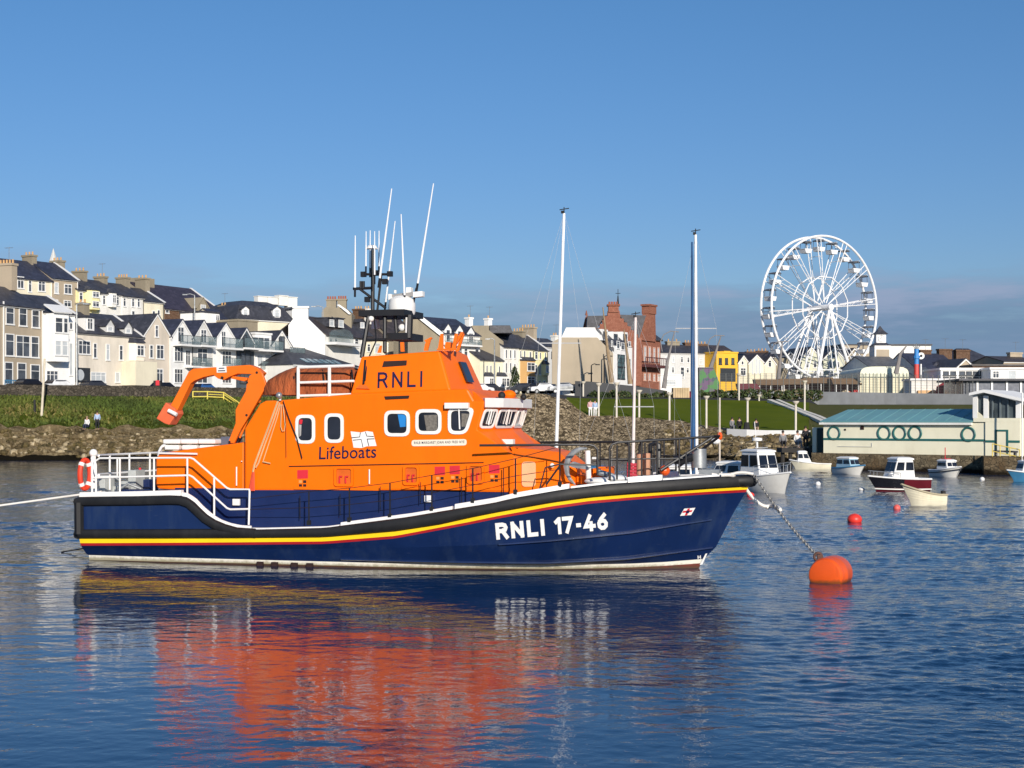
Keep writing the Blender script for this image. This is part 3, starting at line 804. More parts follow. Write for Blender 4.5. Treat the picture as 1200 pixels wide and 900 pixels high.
# navy lower band of the cabin sides
nb = MB()
q = [P(px, 590, BW-.015) for px in (205, 604)]
nb.prism([Vector((q[0].x, -BW+.015, .55)), Vector((q[1].x, -BW+.015, .55)), Vector((q[1].x, -BW+.015, zb-.004)), Vector((q[0].x, -BW+.015, zb-.004))], (0, 2*BW-.03, 0))
nb.build('cabin_base', navy_cabin, boat)
ns = MB(); a = P(194, 577, BW+.0); 
for (p0, p1) in ((345,446),(471,604)):
    a, c = P(p0, 573.5, BW), P(p1, 571.5, BW)
    ns.box(((a.x+c.x)/2, -BW-.012, (a.z+c.z)/2), (c.x-a.x, .03, .07))
a, c = P(339, 546.5, BW), P(567, 542, BW)
ns.tube([a+Vector((0,-.02,0)), c+Vector((0,-.02,0))], .012, 5, 1)
ns.build('side_seam', [orange, dark_void], boat)
# orange hull-side hatch plate facing the bow quarter, its glare mixed into the pale colour
qa, qb = P(606, 545, BW-.02), P(640, 547, 1.31); rr = (qb-qa); rr.z = 0; ln = rr.length; rr.normalize(); nn_ = Vector((rr.y, -rr.x, 0))
zc = (P(606,540,BW).z+P(606,572,BW).z)/2; hh = .62
out = roundpoly([(ln*.14,-hh/2),(ln*.62,-hh/2),(ln*.62,hh/2),(ln*.14,hh/2)], .1)
hp = MB(); base = Vector((qa.x, qa.y, zc))
hp.prism([base+rr*p[0]+Vector((0,0,p[1]))+nn_*.004 for p in out], nn_*.03)
hp.build('cabin_hatch', pm('hatch_glare_orange', (.85,.42,.22), .3, var=.05), boat, bevel=.008)
# upper steering position: tapered block
lo = [Vector((P(410,461,1.45).x,-1.45,P(410,462.5,1.45).z)), Vector((P(528,455.5,1.45).x,-1.45,P(528,457.5,1.45).z)), Vector((P(549,455,.3).x,-.3,P(549,458,.3).z))]
up = [Vector((P(423,418,1.15).x,-1.15,P(423,418,1.15).z)), Vector((P(515,411,1.15).x,-1.15,P(515,411,1.15).z)), Vector((P(530.5,409,.26).x,-.26,P(530,410.5,.26).z))]
mir = lambda l: l+[Vector((p.x,-p.y,p.z)) for p in reversed(l)]
MB().loft([mir(lo), mir(up)]).build('upper_steering_position', orange, boat, bevel=.05)
def US(px, py, off=0.):            # photo pixel on the sloping side of the upper block
    a, b_, c = lo[0], lo[1], up[0]; n = (b_-a).cross(c-a).normalized()
    if n.y > 0: n = -n
    d = loc(at(px, py, 10.))-CL; t = (a-CL).dot(n)/d.dot(n); return CL+d*t+n*off
nUS = ((lo[1]-lo[0]).cross(up[0]-lo[0])).normalized()
if nUS.y > 0: nUS = -nUS
o = US(442.5,455); stroke_text('cabin_lettering', 'RNLI', o, US(495,453.5)-o, US(443,436.5)-o, letter_navy, boat, .155, .46, nrm=nUS)
vm = MB()
for poly in ([(448,430.5),(476.5,428.5),(477,422.5),(450,423.5)],):
    q = [US(*p) for p in poly]; vm.prism([p+nUS*.005 for p in q], nUS*.012)
q = [P(px, py, BW, .006) for px, py in ((452,468.3),(479,467),(480,463.5),(450.5,464.5))]; vm.prism(q, (0,-.012,0))
vm.build('air_vent', dark_void, boat)
# dark forward screen of the upper position and instrument fins
fs = MB(); a, b_, c, d = lo[2], up[2], None, None
fs.prism([lo[2].lerp(up[2], .22)+Vector((.03,.02,0)), Vector((lo[2].x,.28,lo[2].z)).lerp(Vector((up[2].x,.24,up[2].z)), .22)+Vector((.03,0,0)), Vector((lo[2].x,.28,lo[2].z)).lerp(Vector((up[2].x,.24,up[2].z)), .72)+Vector((.03,0,0)), lo[2].lerp(up[2], .72)+Vector((.03,.02,0))], (.05,0,0))
fs.build('upper_windscreen', glass_dark, boat)
fn = MB()
fin = lambda pts, b, w=.05, m=0: fn.prism([P(px, py, b) for px, py in pts], (0, w, 0), m)
fin([(442,413.5),(446,413.5),(447,405),(445,405)], 1.0); fin([(469.5,412),(473.5,412),(473,401),(469,401)], 1.0)
fin([(496.5,411),(501,411),(505,396.5),(502,396.5),(498,403)], 1.1); fin([(500,402),(506.5,396.5),(505,395),(497,399)], 1.0)
fin([(513,410),(519,410),(519,391),(516,391)], 1.15, .06); fin([(529,409),(533.5,409),(536.5,391),(533,391)], 1.1, .06); fin([(528,410),(531,410),(541,393.5),(543,389),(540,389)], .7, .06); fin([(534,412),(537.5,411.5),(544,391),(541,391)], .55, .06)
fin([(512,410.5),(534,410.5),(534,408),(512,408.5)], 1.16, .05); fin([(521,408),(528,408),(527.5,401),(522,401)], .9, .3)
for k in range(8): fin([(515+k*2.6,411.5),(516.4+k*2.6,411.5),(517+k*2.6,409),(515.6+k*2.6,409)], 1.19, .03)
fn.build('antenna_bracket', orange_crane, boat)
# ---- windows
def window(px0, py0, px1, py1, b, rad=.12, cut=None, fw=.085):
    a = P(px0, py1, b); r = Vector((1,0,0)); u = Vector((0,0,1)); n = Vector((0,-1,0))
    W_ = P(px1, py1, b).x-a.x; H_ = P(px0, py0, b).z-a.z
    pts = [(0,0),(W_,0),(W_,H_),(0,H_)] if not cut else [(0,0),(W_*cut,0),(W_,H_),(0,H_)]
    outer = roundpoly(pts, rad*1.5); inner = roundpoly([tuple(q) for q in inset(pts, fw)], rad)
    mb = MB(); ring_frame(mb, a, r, u, n, outer, inner, .03); ring_frame(mb, a, r, u, n, inner, [tuple(q) for q in inset([tuple(q) for q in inner], .012)], .022, 1)
    f = mb.build('window', [white_gloss, black_thing], boat, bevel=.006)
    g = MB(); g.poly([a+r*q[0]+u*q[1]+n*.008 for q in inner]); p_ = g.build('pane', glass_dark, f, recalc=False)
    return f
window(346.5,486,369.5,520,BW); window(380.5,484.5,403,519,BW)
window(450.5,481,480.5,511.5,BW); window(487,479.5,517.5,509,BW); w5 = window(525,477.5,557,509,BW, cut=.70)
# things seen inside the windows
cm = MB(); q = [P(px, py, BW, .011) for px, py in ((466,484.5),(476,485),(475.5,500),(469,500.5))]; cm.poly(q)
q2 = [P(px, py, BW, .011) for px, py in ((497,486.5),(512.5,486),(512.5,505),(500,505))]; cm.poly(q2, 1)
q3 = [P(px, py, BW, .011) for px, py in ((541,484.5),(551,485),(546,500),(541,500))]; cm.poly(q3, 1)
q4 = [P(px, py, BW, .011) for px, py in ((350.5,491),(355,492),(354,497),(350.5,497))]; cm.poly(q4, 2)
q4 = [P(px, py, BW, .011) for px, py in ((350.5,497.5),(353.5,498),(353,510),(351,512))]; cm.poly(q4, 3)
cm.build('window_blind', [pm('blue_blind', (.01,.2,.55), .6, var=.1), pm('grey_blind', (.16,.145,.125), .8, var=.35, vs=18), red_panel, pm('grey_label', (.4,.38,.36), .6)], boat, recalc=False)
# slanting quarter and front windows of the wheelhouse
def quad_window(A, B, C, D, fw, rad, bars=0):
    """A,B bottom; C,D top (C above B)"""
    r = (B-A).normalized(); n = r.cross((D-A)).normalized(); 
    if n.x < 0 and n.y > 0: n = -n
    if n.dot(Vector((.3,-1,0))) < 0: n = -n
    u = n.cross(r)
    if u.z < 0: u = -u
    pts = [((p-A).dot(r), (p-A).dot(u)) for p in (A,B,C,D)]
    outer = roundpoly(pts, rad*1.4); inner = roundpoly([tuple(q) for q in inset(pts, fw)], rad)
    mb = MB(); ring_frame(mb, A, r, u, n, outer, inner, .035)
    f = mb.build('window', white_gloss, boat, bevel=.006)
    g = MB(); g.poly([A+r*q[0]+u*q[1]+n*.01 for q in inner]); g.build('pane', glass_dark, f, recalc=False)
    if bars:
        w_ = MB()
        for t in (.3, .42, .62): 
            w_.tube([A.lerp(B, t+.05)+n*.05+u*.12, D.lerp(C, t)+n*.05-u*.04], .012, 5)
        w_.tube([A.lerp(B,.5)+n*.07+u*.1, D.lerp(C,.45)+n*.05], .016, 5)
        w_.build('wiper', rail_white, f)
    return f
b0, b1 = Pz[2], Pz[3]
seg = lambda i, t, k: (b0, b1)[k][i].lerp((b0, b1)[k][i+1], t)
def face_win(i, t0, t1, bars):
    dn_, up_ = Vector((0,0,.05)), Vector((0,0,-.03))
    A, B = seg(i,t0,0)+dn_, seg(i,t1,0)+dn_; D, C = seg(i,t0,1)+up_, seg(i,t1,1)+up_
    nrm = (B-A).cross(D-A).normalized()
    if nrm.x < 0: nrm = -nrm
    off = nrm*.006
    quad_window(A+off, B+off, C+off, D+off, .06, .09, bars)
face_win(1, .08, .97, 1); face_win(2, .04, .97, 1); face_win(3, .03, .95, 1); face_win(4, .05, .92, 0)
# white visor over the front windows, and box over the side window
vz = MB(); ring_o = [Vector((p.x+(.10 if i in (2,3,4) else .03), p.y*1.03, 0)) for i, p in enumerate(Pz[4])][1:6]
ring_i = [Vector((p.x-.12, p.y*.9, 0)) for p in Pz[4]][1:6]
z0, z1 = zw1+.0, zv+.10
for k in range(4):
    a, b_, c, d = ring_o[k], ring_o[k+1], ring_i[k+1], ring_i[k]
    vz.hexa([Vector((q.x,q.y,z0)) for q in (a,b_,c,d)]+[Vector((q.x,q.y,z1)) for q in (a,b_,c,d)])
vz.build('sun_visor', white_gloss, boat, bevel=.015)
a, c = P(522.5,479,BW), P(550.5,472,BW)
bx2 = MB(); bx2.box(((a.x+c.x)/2, -BW-.07, (a.z+c.z)/2), (c.x-a.x, .14, c.z-a.z)); bx2.build('blind_box', white_gloss, boat, bevel=.015)
wp = MB(); wp.tube([P(538.5,479,BW,.06), P(539.5,503,BW,.06)], .02, 6); wp.build('wiper', rail_white, boat)
# ---- nameplate, emblem, titles on the cabin side
a, c = P(482.5,523,BW), P(547,515,BW)
pl = MB(); out = roundpoly([(a.x,a.z),(c.x,a.z+.03),(c.x,c.z+.01),(a.x,c.z-.02)], .08); pl.prism([Vector((p[0], -BW-.004, p[1])) for p in out], (0,-.012,0))
npl = pl.build('name_plate', pm('cream_plate', (.8,.74,.6), .5, var=.05), boat)
o = P(485.5,521.4,BW,.02); lettering('plate_lettering', 'RNLB MARGARET JOAN AND FRED NYE', o, P(544.5,520.2,BW,.02)-o, P(485.5,517.4,BW,.02)-o, letter_navy, npl, Vector((0,-1,0)), off=.0, bold=.01, space=1.15)
o = P(374,538.5,BW); lettering('cabin_lettering', 'Lifeboats', o, P(441,536.5,BW)-o, P(374.5,523.5,BW)-o, letter_navy, boat, Vector((0,-1,0)), off=.012, bold=.006)
fl = MB()
def fpoly(pts, k, off): fl.poly([P(px, py, BW, off) for px, py in pts], k)
fpoly([(411,505.5),(423,506.8),(430,505.2),(437,506.2),(441.5,522.5),(430,523),(424,525),(414.5,524.5)], 0, .010)
for pts in ([(412.2,513),(421.8,512),(422.6,506.8)], [(414,515.8),(423.6,515),(425.6,524)], [(428.5,506),(430,511),(438.3,511.5)], [(430.5,514.5),(432.5,522.5)], [(430.5,514.5),(439,514.2)]):
    t3 = [P(px, py, BW, .016) for px, py in pts]; fl.tube(t3, .010, 4, 1)
fl.build('flag_emblem', [letter_white, letter_navy], boat, recalc=False)
# ---- red squares, dark recesses with valves
sq = MB(); 
for (x0,y0,x1,y1) in ((348.5,551,361,561),(509.5,547,521.5,557),(527,546,539,556),(573,545,585.5,555)):
    w_, h_ = x1-x0, y1-y0
    sq.poly([P(px,py,BW,.006) for px,py in ((x0,y1),(x1,y1-.4),(x1,y0-.4),(x0,y0))], 0)
    for i in range(2):
        for j in range(2):
            xx = x0+1.8+i*5; yy = y1+1.8+j*4.6
            sq.poly([P(px,py,BW,.006) for px,py in ((xx,yy+3.2),(xx+3.8,yy+3.2),(xx+3.8,yy),(xx,yy))], 1 if (i+j) % 3 else 2)
sq.build('safety_panel', [red_panel, dark_void, pm('amber_panel', (.75,.3,.08), .5)], boat, recalc=True)
for (x0,y0,x1,y1) in ((393.5,548,413.5,568.5),(474,546.5,490.5,567),(549,545,566.5,565.5)):
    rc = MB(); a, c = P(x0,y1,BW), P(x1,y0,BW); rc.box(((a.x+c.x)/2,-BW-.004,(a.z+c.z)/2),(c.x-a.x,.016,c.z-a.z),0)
    fr = [(a.x,a.z),(c.x,a.z),(c.x,c.z),(a.x,c.z)]
    o_ = roundpoly([(a.x-.03,a.z-.03),(c.x+.03,a.z-.03),(c.x+.03,c.z+.03),(a.x-.03,c.z+.03)], .08); i_ = roundpoly([(a.x+.03,a.z+.03),(c.x-.03,a.z+.03),(c.x-.03,c.z-.03),(a.x+.03,c.z-.03)], .06)
    ring_frame(rc, Vector((0,-BW,0)), Vector((1,0,0)), Vector((0,0,1)), Vector((0,-1,0)), o_, i_, .055, 1)
    for t in (.25, .6): rc.tube([Vector((a.x+(c.x-a.x)*t,-BW-.035,a.z+.06)), Vector((a.x+(c.x-a.x)*t,-BW-.035,a.z+.22)), Vector((a.x+(c.x-a.x)*(t+.15),-BW-.035,a.z+.22))], .022, 6, 2)
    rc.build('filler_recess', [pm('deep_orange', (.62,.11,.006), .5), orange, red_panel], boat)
gr = MB()
for p0, p1 in (((433.5,550),(433.5,567)), ((278,547),(278,569)), ((284,540),(284,541))): gr.tube([P(*p0,BW,.04), P(*p1,BW,.04)], .018, 6)
gr.tube([P(187,531,BW,.04), P(232,532,BW,.04)], .028, 6)
gr.build('grab_rail', rail_white, boat)
bs = MB()
for px, py in ((277,588.5),(502,584.5)):
    a = P(px,py,2.0); bs.box((a.x,-BW-.05,a.z),(.2,.08,.17))
bs.build('junction_box', white_gloss, boat, bevel=.015)
# seam line of the aft casing
se = MB(); se.tube([P(286.5,505,BW,.003), P(286.5,574,BW,.003)], .008, 4); se.build('casing_joint', dark_void, boat)
# ---- liferaft boxes on the aft casing
lr = MB()
for k in range(3):
    a, c = P(194+k*20.6,519.5,.9), P(213.6+k*20.6,515.2,.9); lr.box(((a.x+c.x)/2,-.5,(a.z+c.z)/2+.0),(c.x-a.x,1.1,c.z-a.z+.02),0)
    a, c = P(194+k*20.6,527,.9), P(213.6+k*20.6,521.5,.9); lr.box(((a.x+c.x)/2,-.5,(a.z+c.z)/2),(c.x-a.x-.06,1.1,c.z-a.z),0)
a, c = P(256,521,.8), P(267,514,.8); lr.box(((a.x+c.x)/2,-.3,(a.z+c.z)/2),(c.x-a.x,.8,c.z-a.z+.1),1)
lr.build('liferaft_canister', [white_gloss, pm('grey_canister', (.1,.11,.15), .6)], boat, bevel=.03)
lt = MB(); lt.tube([P(193,522,1.2), P(189,524,1.3), P(186,530,1.5), P(186,534,1.7)], .035, 7); lt.tube([P(195,520,.9), P(190,523,1.0), P(188,530,1.2)], .035, 7); lt.build('canister_rail', rail_white, boat)
# ---- crane
bc = .75
cr = MB()
cr.prism([P(px,py,bc) for px,py in ((267,519),(274,519.5),(281.5,504),(292,487),(309,457.5),(311.5,450),(307,437),(301,434),(292,440.5),(289,449),(288,458),(276,480),(276,496))], (0,.09,0))
cr.prism([P(px,py,bc-.35) for px,py in ((267,519),(274,519.5),(281.5,504),(292,487),(309,457.5),(311.5,450),(307,437),(301,434),(292,440.5),(289,449),(288,458),(276,480),(276,496))], (0,.09,0))
cr.prism([P(px,py,bc-.05) for px,py in ((276,497),(278,481),(290,458),(304,448),(309,450),(290,486),(279,503))], (0,.3,0))
crane = cr.build('crane_mast', orange_crane, boat, bevel=.012)
jb = MB()
jb.prism([P(px,py,bc-.1) for px,py in ((308,437),(301,431),(292,427.5),(226,432),(221,435.5),(217.5,442),(199,476.5),(207.5,481),(223,449.5),(228,446),(238,442),(250,439.5),(255,443.5),(262,445.5),(268,442),(278,438),(298,438.5),(303,444))], (0,.26,0))
jb.prism([P(px,py,bc-.16) for px,py in ((270,443.5),(286,447),(289,445.5),(289,442.5),(272,440.8))], (0,.12,0))
jb.build('crane_jib', orange_crane, boat, bevel=.015)
hd = MB(); hd.prism([P(px,py,bc-.02) for px,py in ((183,490.5),(194,471.5),(205,479),(206.5,485),(198,498),(193,496.5))], (0,.42,0)); hd.build('crane_head', pm('faded_red_plastic', (.72,.13,.045), .55, var=.12), boat, bevel=.02)
h2 = MB(); h2.cyl(P(197.5,481,bc+.03), P(207,486,bc+.03), .055, 10); h2.build('sheave', white_gloss, boat, smooth=True)
cp = MB(); q = [P(px,py,bc-.1,.012) for px,py in ((254.5,436.8),(266,436.4),(265.5,428.8),(254,429.2))]; cp.prism(q, (0,-.01,0)); q = [P(px,py,bc-.1,.026) for px,py in ((256,435.2),(264.5,435),(264.5,433.8),(256,434))]; cp.poly(q, 1); q = [P(px,py,bc-.1,.026) for px,py in ((257,432.2),(263.5,432),(263.5,430.9),(257,431.1))]; cp.poly(q, 1); cp.build('load_plate', [white_gloss, letter_navy], boat, recalc=False)
bl = MB()
for px, py in ((301,436.6),(289.5,448.3),(289,486.5),(260,442.5),(269,518)): 
    a = P(px,py,bc,.012); bl.cyl(a, a+Vector((0,.05,0)), .035, 8)
bl.build('pivot_bolt', black_thing, boat)
hy = MB()
hy.tube([P(292,474,bc-.2), P(304,470,bc-.2)], .05, 8, 1); hy.tube([P(291,486,bc-.3), P(305,469,bc-.3)], .04, 8, 1)
hy.tube([P(277,512,bc-.1), P(288,488,bc-.1)], .05, 8, 0); hy.tube([P(281,513,bc-.2), P(290,492,bc-.2)], .03, 8, 1)
hy.build('hydraulic_ram', [black_thing, orange_crane], boat, smooth=True)
# ---- tarpaulined boat on the cabin roof
zz = P(350,462,.4).z-.02
tp = MB(); prof_t = [(311,455.5),(318,445),(330,437.5),(343,429.5),(352,427),(395,427.5),(418,431)]
rings = []
xr = [(311.5,.25,456,463),(316,.62,447,463),(323,.85,441,463.5),(333,1.0,435.5,464),(343,1.05,430.5,464),(352,1.1,428,464),(372,1.1,428.5,463.5),(395,1.08,429,463),(414,1.05,431,462),(419,.9,436,462)]
random.seed(5)
for px, hb, yt, yb in xr:
    c0 = P(px, yb, .35); zt_ = P(px, yt, .35).z; zb_ = zz
    ring = []
    for t in [i/14 for i in range(15)]:
        a = math.pi*t; yy = -math.cos(a)*hb; k = abs(math.cos(a))
        z_ = zb_+(zt_-zb_)*(math.sin(a)**.55)
        ring.append(Vector((c0.x+random.uniform(-.015,.015), -.1+yy*(1+.03*random.uniform(-1,1)), z_+random.uniform(-.02,.02))))
    rings.append(ring)
tp.loft(rings, 0, True, True); tp.build('boat_cover', cover_rust, boat, smooth=True)
sp = MB()
for px in (344.5, 379, 413):
    pr_ = [P(px+dx, y_, 1.07+bb_) for dx, y_, bb_ in ((0,462,-.0),(1,452,.06),(0,442,.05),(-1,434,-.25))]; sp.tube(pr_, .025, 5)
sp.build('lashing_strap', black_thing, boat)
rr_ = MB()
for yy0, yy1 in ((430.5,428.5),(448.5,446.5),(464,462)): rr_.tube([P(349,yy0,1.35), P(415,yy1,1.35)], .042 if yy0 < 440 else .035, 8)
for px in (349.5,386): rr_.tube([P(px,430,1.35), P(px,468,1.35)], .045, 8)
rr_.build('roof_rail', rail_white, boat, smooth=True)
# ---- rope tackle hanging on the cabin side
bk = MB(); a = P(329,463.5,BW,.1); bk.sphere(a, .085, 10, 8); bk.tube([a+Vector((0,.1,.0)), P(329,470,BW,.05)], .04, 8); bk.build('pulley_block', steel, boat, smooth=True)
rt = MB(); rp = lambda pts, r=.014, m=0: rt.tube([P(px,py,BW,.06+.02*random.random()) for px,py in pts], r, 5, m)
rp([(327,470),(318,495),(308,522),(299.5,545),(298,553)], .024); rp([(329,472),(322,493),(312,520),(304,543),(301,548)], .018); rp([(330,474),(326,490),(320,508),(310,540)], .012)
rp([(331,474),(330.5,500),(332,505),(334.5,505),(335.5,498),(333,474)], .012); rp([(333,470),(340,490),(349,513),(355.5,537)], .014, 1); rp([(336.5,480),(336.5,536)], .006, 1)
rp([(309,541),(318,543)], .016); 
rp([(298,553),(294,574)], .03, 2); rp([(298.5,553),(299,575)], .03, 2); rp([(298,556),(296.5,575)], .035, 2)
rt.build('rope_tackle', [rope_buff, black_thing, pm('red_strop', (.75,.09,.04), .7)], boat)
# ---- white stern rails
wr = MB(); RB = 2.52
tb = lambda pts, r=.026, m=0, b=RB: wr.tube([P(px,py,b) for px,py in pts], r, 8, m)
tb([(112.5,582),(112.5,545),(111,540),(107,537)]); tb([(116,537),(223,536.5),(227,538),(266,572),(270,573.5),(292,573.5),(292.5,576),(291.5,615)])
tb([(108,560),(222,557),(226,559),(266,595.5),(270,597),(292,596.5)]); tb([(116.5,537),(111,541),(110,548),(112,556),(117,559.5)])
for px, y0, y1 in ((108,537,581),(140.5,537,580),(180.5,537,579),(219.5,537,579),(251,560,606)): tb([(px,y0),(px,y1)])
tb([(137.5,538),(137.5,558),(117,558.5)], .026)
x_s = P(104,540,RB).x
# curved stern rail and port side rails (real positions across the beam)
z_t = P(150,537,RB).z; z_m = P(150,558,RB).z; z_f = P(150,580,RB).z
for zz_ in (z_t+.06, z_m+.02):
    wr.tube([Vector((x_s+.3,-RB,zz_)), Vector((x_s+.02,-RB+.35,zz_)), Vector((x_s-.02,-.8,zz_)), Vector((x_s-.02,.8,zz_)), Vector((x_s+.05,RB-.3,zz_)), Vector((x_s+.4,RB,zz_)), Vector((x_s+3.0,RB,zz_-.02))], .03, 8)
for xx, yy in ((x_s,-1.5),(x_s,-.5),(x_s,.6),(x_s,1.6),(x_s+.5,RB),(x_s+1.2,RB),(x_s+2.0,RB),(x_s+2.9,RB)): wr.tube([Vector((xx,yy,z_f)), Vector((xx,yy,z_t+.06))], .028, 8)
wr.build('stern_rail', rail_white, boat, smooth=True)
# stern gear: grey capstan boxes, lockers
sg = MB()
for px0,py0,px1,py1,b_,m_ in ((117,581,124,561,1.6,0),(151,574,160,551,.8,0),(127,577,146,570,1.2,0),(142,573,156,564,.6,0),(135,577,168,574,1.3,1),(166,579,176,562,.4,1)):
    a, c = P(px0,py0,b_), P(px1,py1,b_); sg.box(((a.x+c.x)/2, -b_+.2, (a.z+c.z)/2), (c.x-a.x, .5, c.z-a.z), m_)
sg.tube([P(121,562,1.5), P(130,557,1.2), P(138,563,.9)], .05, 8, 0); sg.tube([P(135,576,1.5), P(150,567,1.4), P(166,573,1.3)], .04, 8, 2); sg.tube([P(164,560,.5), P(164,548,.5)], .04, 8, 3); 
sg.build('stern_gear', [deck_grey, navy_cabin, steel, red_panel], boat, bevel=.02)
lb = MB(); cpt = Vector((x_s-.22, -2.35, z_m+.03)); pts = [cpt+Vector((.05*math.cos(2*math.pi*i/20), .38*math.cos(2*math.pi*i/20)*.42, .38*math.sin(2*math.pi*i/20))) for i in range(20)]
lb.tube(pts, .07, 8, 0, closed=True)
for k in (2, 7, 12, 17): lb.tube([cpt+(pts[k]-cpt)*.99, cpt+(pts[(k+1) % 20]-cpt)*.99], .077, 8, 1)
tag(lb.build('lifebuoy', [lifebuoy_red, white_gloss], boat, smooth=True))
wl = MB(); wl.tube([Vector((x_s-.06,-2.2,z_m-.35)), Vector((x_s-.06,-2.2,z_t+.12))], .07, 8); wl.sphere(Vector((x_s-.06,-2.2,z_t+.12)), .11, 10, 6); wl.build('marker_light', white_gloss, boat, smooth=True)
# ---- black guard rails along the side deck
br = MB(); DB = lambda x: rA['bf'](x)-.12
def stan(px, ybase, ytop):
    x = P(px, ybase, 2.55).x; x = P(px, ybase, DB(x)).x; b_ = DB(x)
    lo_, hi_ = P(px, ybase, b_), P(px, ytop, b_); hi_ = Vector((lo_.x, lo_.y, hi_.z))
    br.tube([lo_, hi_], .02, 6); br.box(lo_+Vector((0,0,.03)), (.09,.08,.12)); return lo_, hi_
st = [stan(*q) for q in ((362,614,576),(409.5,610.5,572),(457,606.5,566),(506,598.5,557),(554,588,549),(604,578,537.5),(656,569,521))]
end = P(291.5,585,RB)
wire = lambda pts, r=.009: br.tube(pts, r, 5)
wire([end]+[h for _, h in st[:-1]]+[P(652,524.5,2.2)]); wire([P(291.5,597,RB)]+[l.lerp(h,.5) for l, h in st[:-1]]+[P(656,550,2.15)])
# far side rail
for l, h in st:
    m_ = lambda p: Vector((p.x,-p.y,p.z)); br.tube([m_(l), m_(h)], .02, 6)
wire([Vector((h.x,-h.y,h.z)) for _, h in st]); wire([Vector((l.lerp(h,.5).x,-l.y,l.lerp(h,.5).z)) for l, h in st])
for px,y0,y1 in ((351.5,608,581),(398.5,604,579),(445.5,598,570),(492.5,590,565),(541,590,559),(590,584,548)):   # inner stays
    br.tube([P(px,y0,2.1), P(px,y1,2.1)], .012, 5)
# bow pulpit in black tube
pb = lambda px: max(.2, DB(P(px,550,1.6).x))
def tub(pts, r=.028, b=None, both=True):
    q = []
    for px, py in pts:
        b_ = 1.5
        for _ in range(25): b_ = .5*b_+.5*(DB(min(P(px,py,b_).x, rA['xe']-.3)) if b is None else b)
        q.append(P(px, py, max(.12, b_)))
    br.tube(q, r, 7)
    if both: br.tube([Vector((p.x,-p.y,p.z)) for p in q], r, 7)
tub([(562,522),(600,521.8),(650,521.3),(690,521),(696,522.5),(700,527),(700,557)], .03)
tub([(714.5,563),(714.5,526),(717,521),(724,518.5),(770,516),(836,511.5)], .03); tub([(714.5,538.5),(800,537)], .02); tub([(656,544),(700,545)], .02)
for px,y0,y1 in ((737,560,518),(752,558,518),(770,557,516),(796,555,514),(804,554,530),(723,562,522)): tub([(px,y0),(px,y1)], .024)
tub([(834,513),(774,551)], .035, both=True)
tub([(562,522),(590,527),(607,525),(598,531)], .018, b=1.5, both=False); tub([(598,522),(599,532)], .025, b=1.5, both=False)
tub([(632,574),(639,548),(656,544)], .02, both=False); tub([(640,568),(656,546)], .026, both=False)
br.build('guard_rail', rail_black, boat, smooth=True)
# ---- foredeck gear: anchor, bollard, hatches, windlass
an = MB()
cpts = [(688,525.5),(680,526),(672,530),(666,537),(663.5,546),(664.5,555),(668,562),(674,568)]
an.tube([P(px,py,1.3) for px,py in cpts], [.02,.05,.07,.08,.08,.06,.05,.02], 8, flat=(1,.6)); an.prism([P(px,py,1.32) for px,py in ((664,545),(672,541),(684,545),(692,548),(686,550),(672,548))], (0,.09,0))
an.build('anchor', steel, boat, smooth=True)
po = MB(); po.tube([P(690,566,1.1), P(688.5,528,1.1)], .07, 10); po.tube([P(694,537,1.1), P(700,537,1.1)], .03, 6); po.sphere(P(647,545.5,1.4), .06, 8, 6, 0)
for px,py,rx,ry in ((704,564,.42,.1),(723,561,.28,.1)): po.sphere(P(px,py,1.35), 1, 14, 8, 0, (rx,.3,ry))
a, c = P(590,530,1.2), P(601,518,1.2); po.box(((a.x+c.x)/2,-1.2,P(600,518.5,1.2).z),(.3,.2,.16)); po.build('foredeck_fitting', white_gloss, boat, smooth=True)
fg = MB()
for px0,py0,px1,py1,b_ in ((694,563,715,549,.6),(700,560,716,547,.2),(677,567,697,557,.7)):
    a, c = P(px0,py0,b_), P(px1,py1,b_); fg.box(((a.x+c.x)/2,-b_+.15,(a.z+c.z)/2),(c.x-a.x,.6,c.z-a.z),0)
a = P(779,551.5,.9); fg.sphere(a, .13, 12, 8, 1)
for px in (750,758): fg.tube([P(px,557,.6), P(px,531,.6)], .09, 8, 2)
fg.build('foredeck_locker', [orange, buoy_orange, pm('tan_buffer', (.5,.25,.15), .7)], boat, bevel=.02)
wd = MB(); wd.tube([P(700,553,1.0), P(722,560,1.0)], .08, 8); wd.tube([P(712,555,1.2), P(727,562,1.2)], .06, 8); wd.cyl(P(819,548,.3), P(819,526,.3), .19, 12); wd.box(P(832,553,.35), (.5,.3,.12)); wd.cyl(P(838,556,.35), P(838,551,.35), .1, 8)
wd.build('windlass', steel, boat, smooth=True)
dk = MB(); a, c = P(753,558,.4), P(762,519,.4); dk.tube([P(762,556,.5), P(762,522,.5), P(768,519,.5), P(772,522,.5), P(772,556,.5)], .06, 8); dk.tube([P(790,540,.4), P(812,536,.4)], .1, 8); dk.build('tow_post', rail_black, boat, smooth=True)
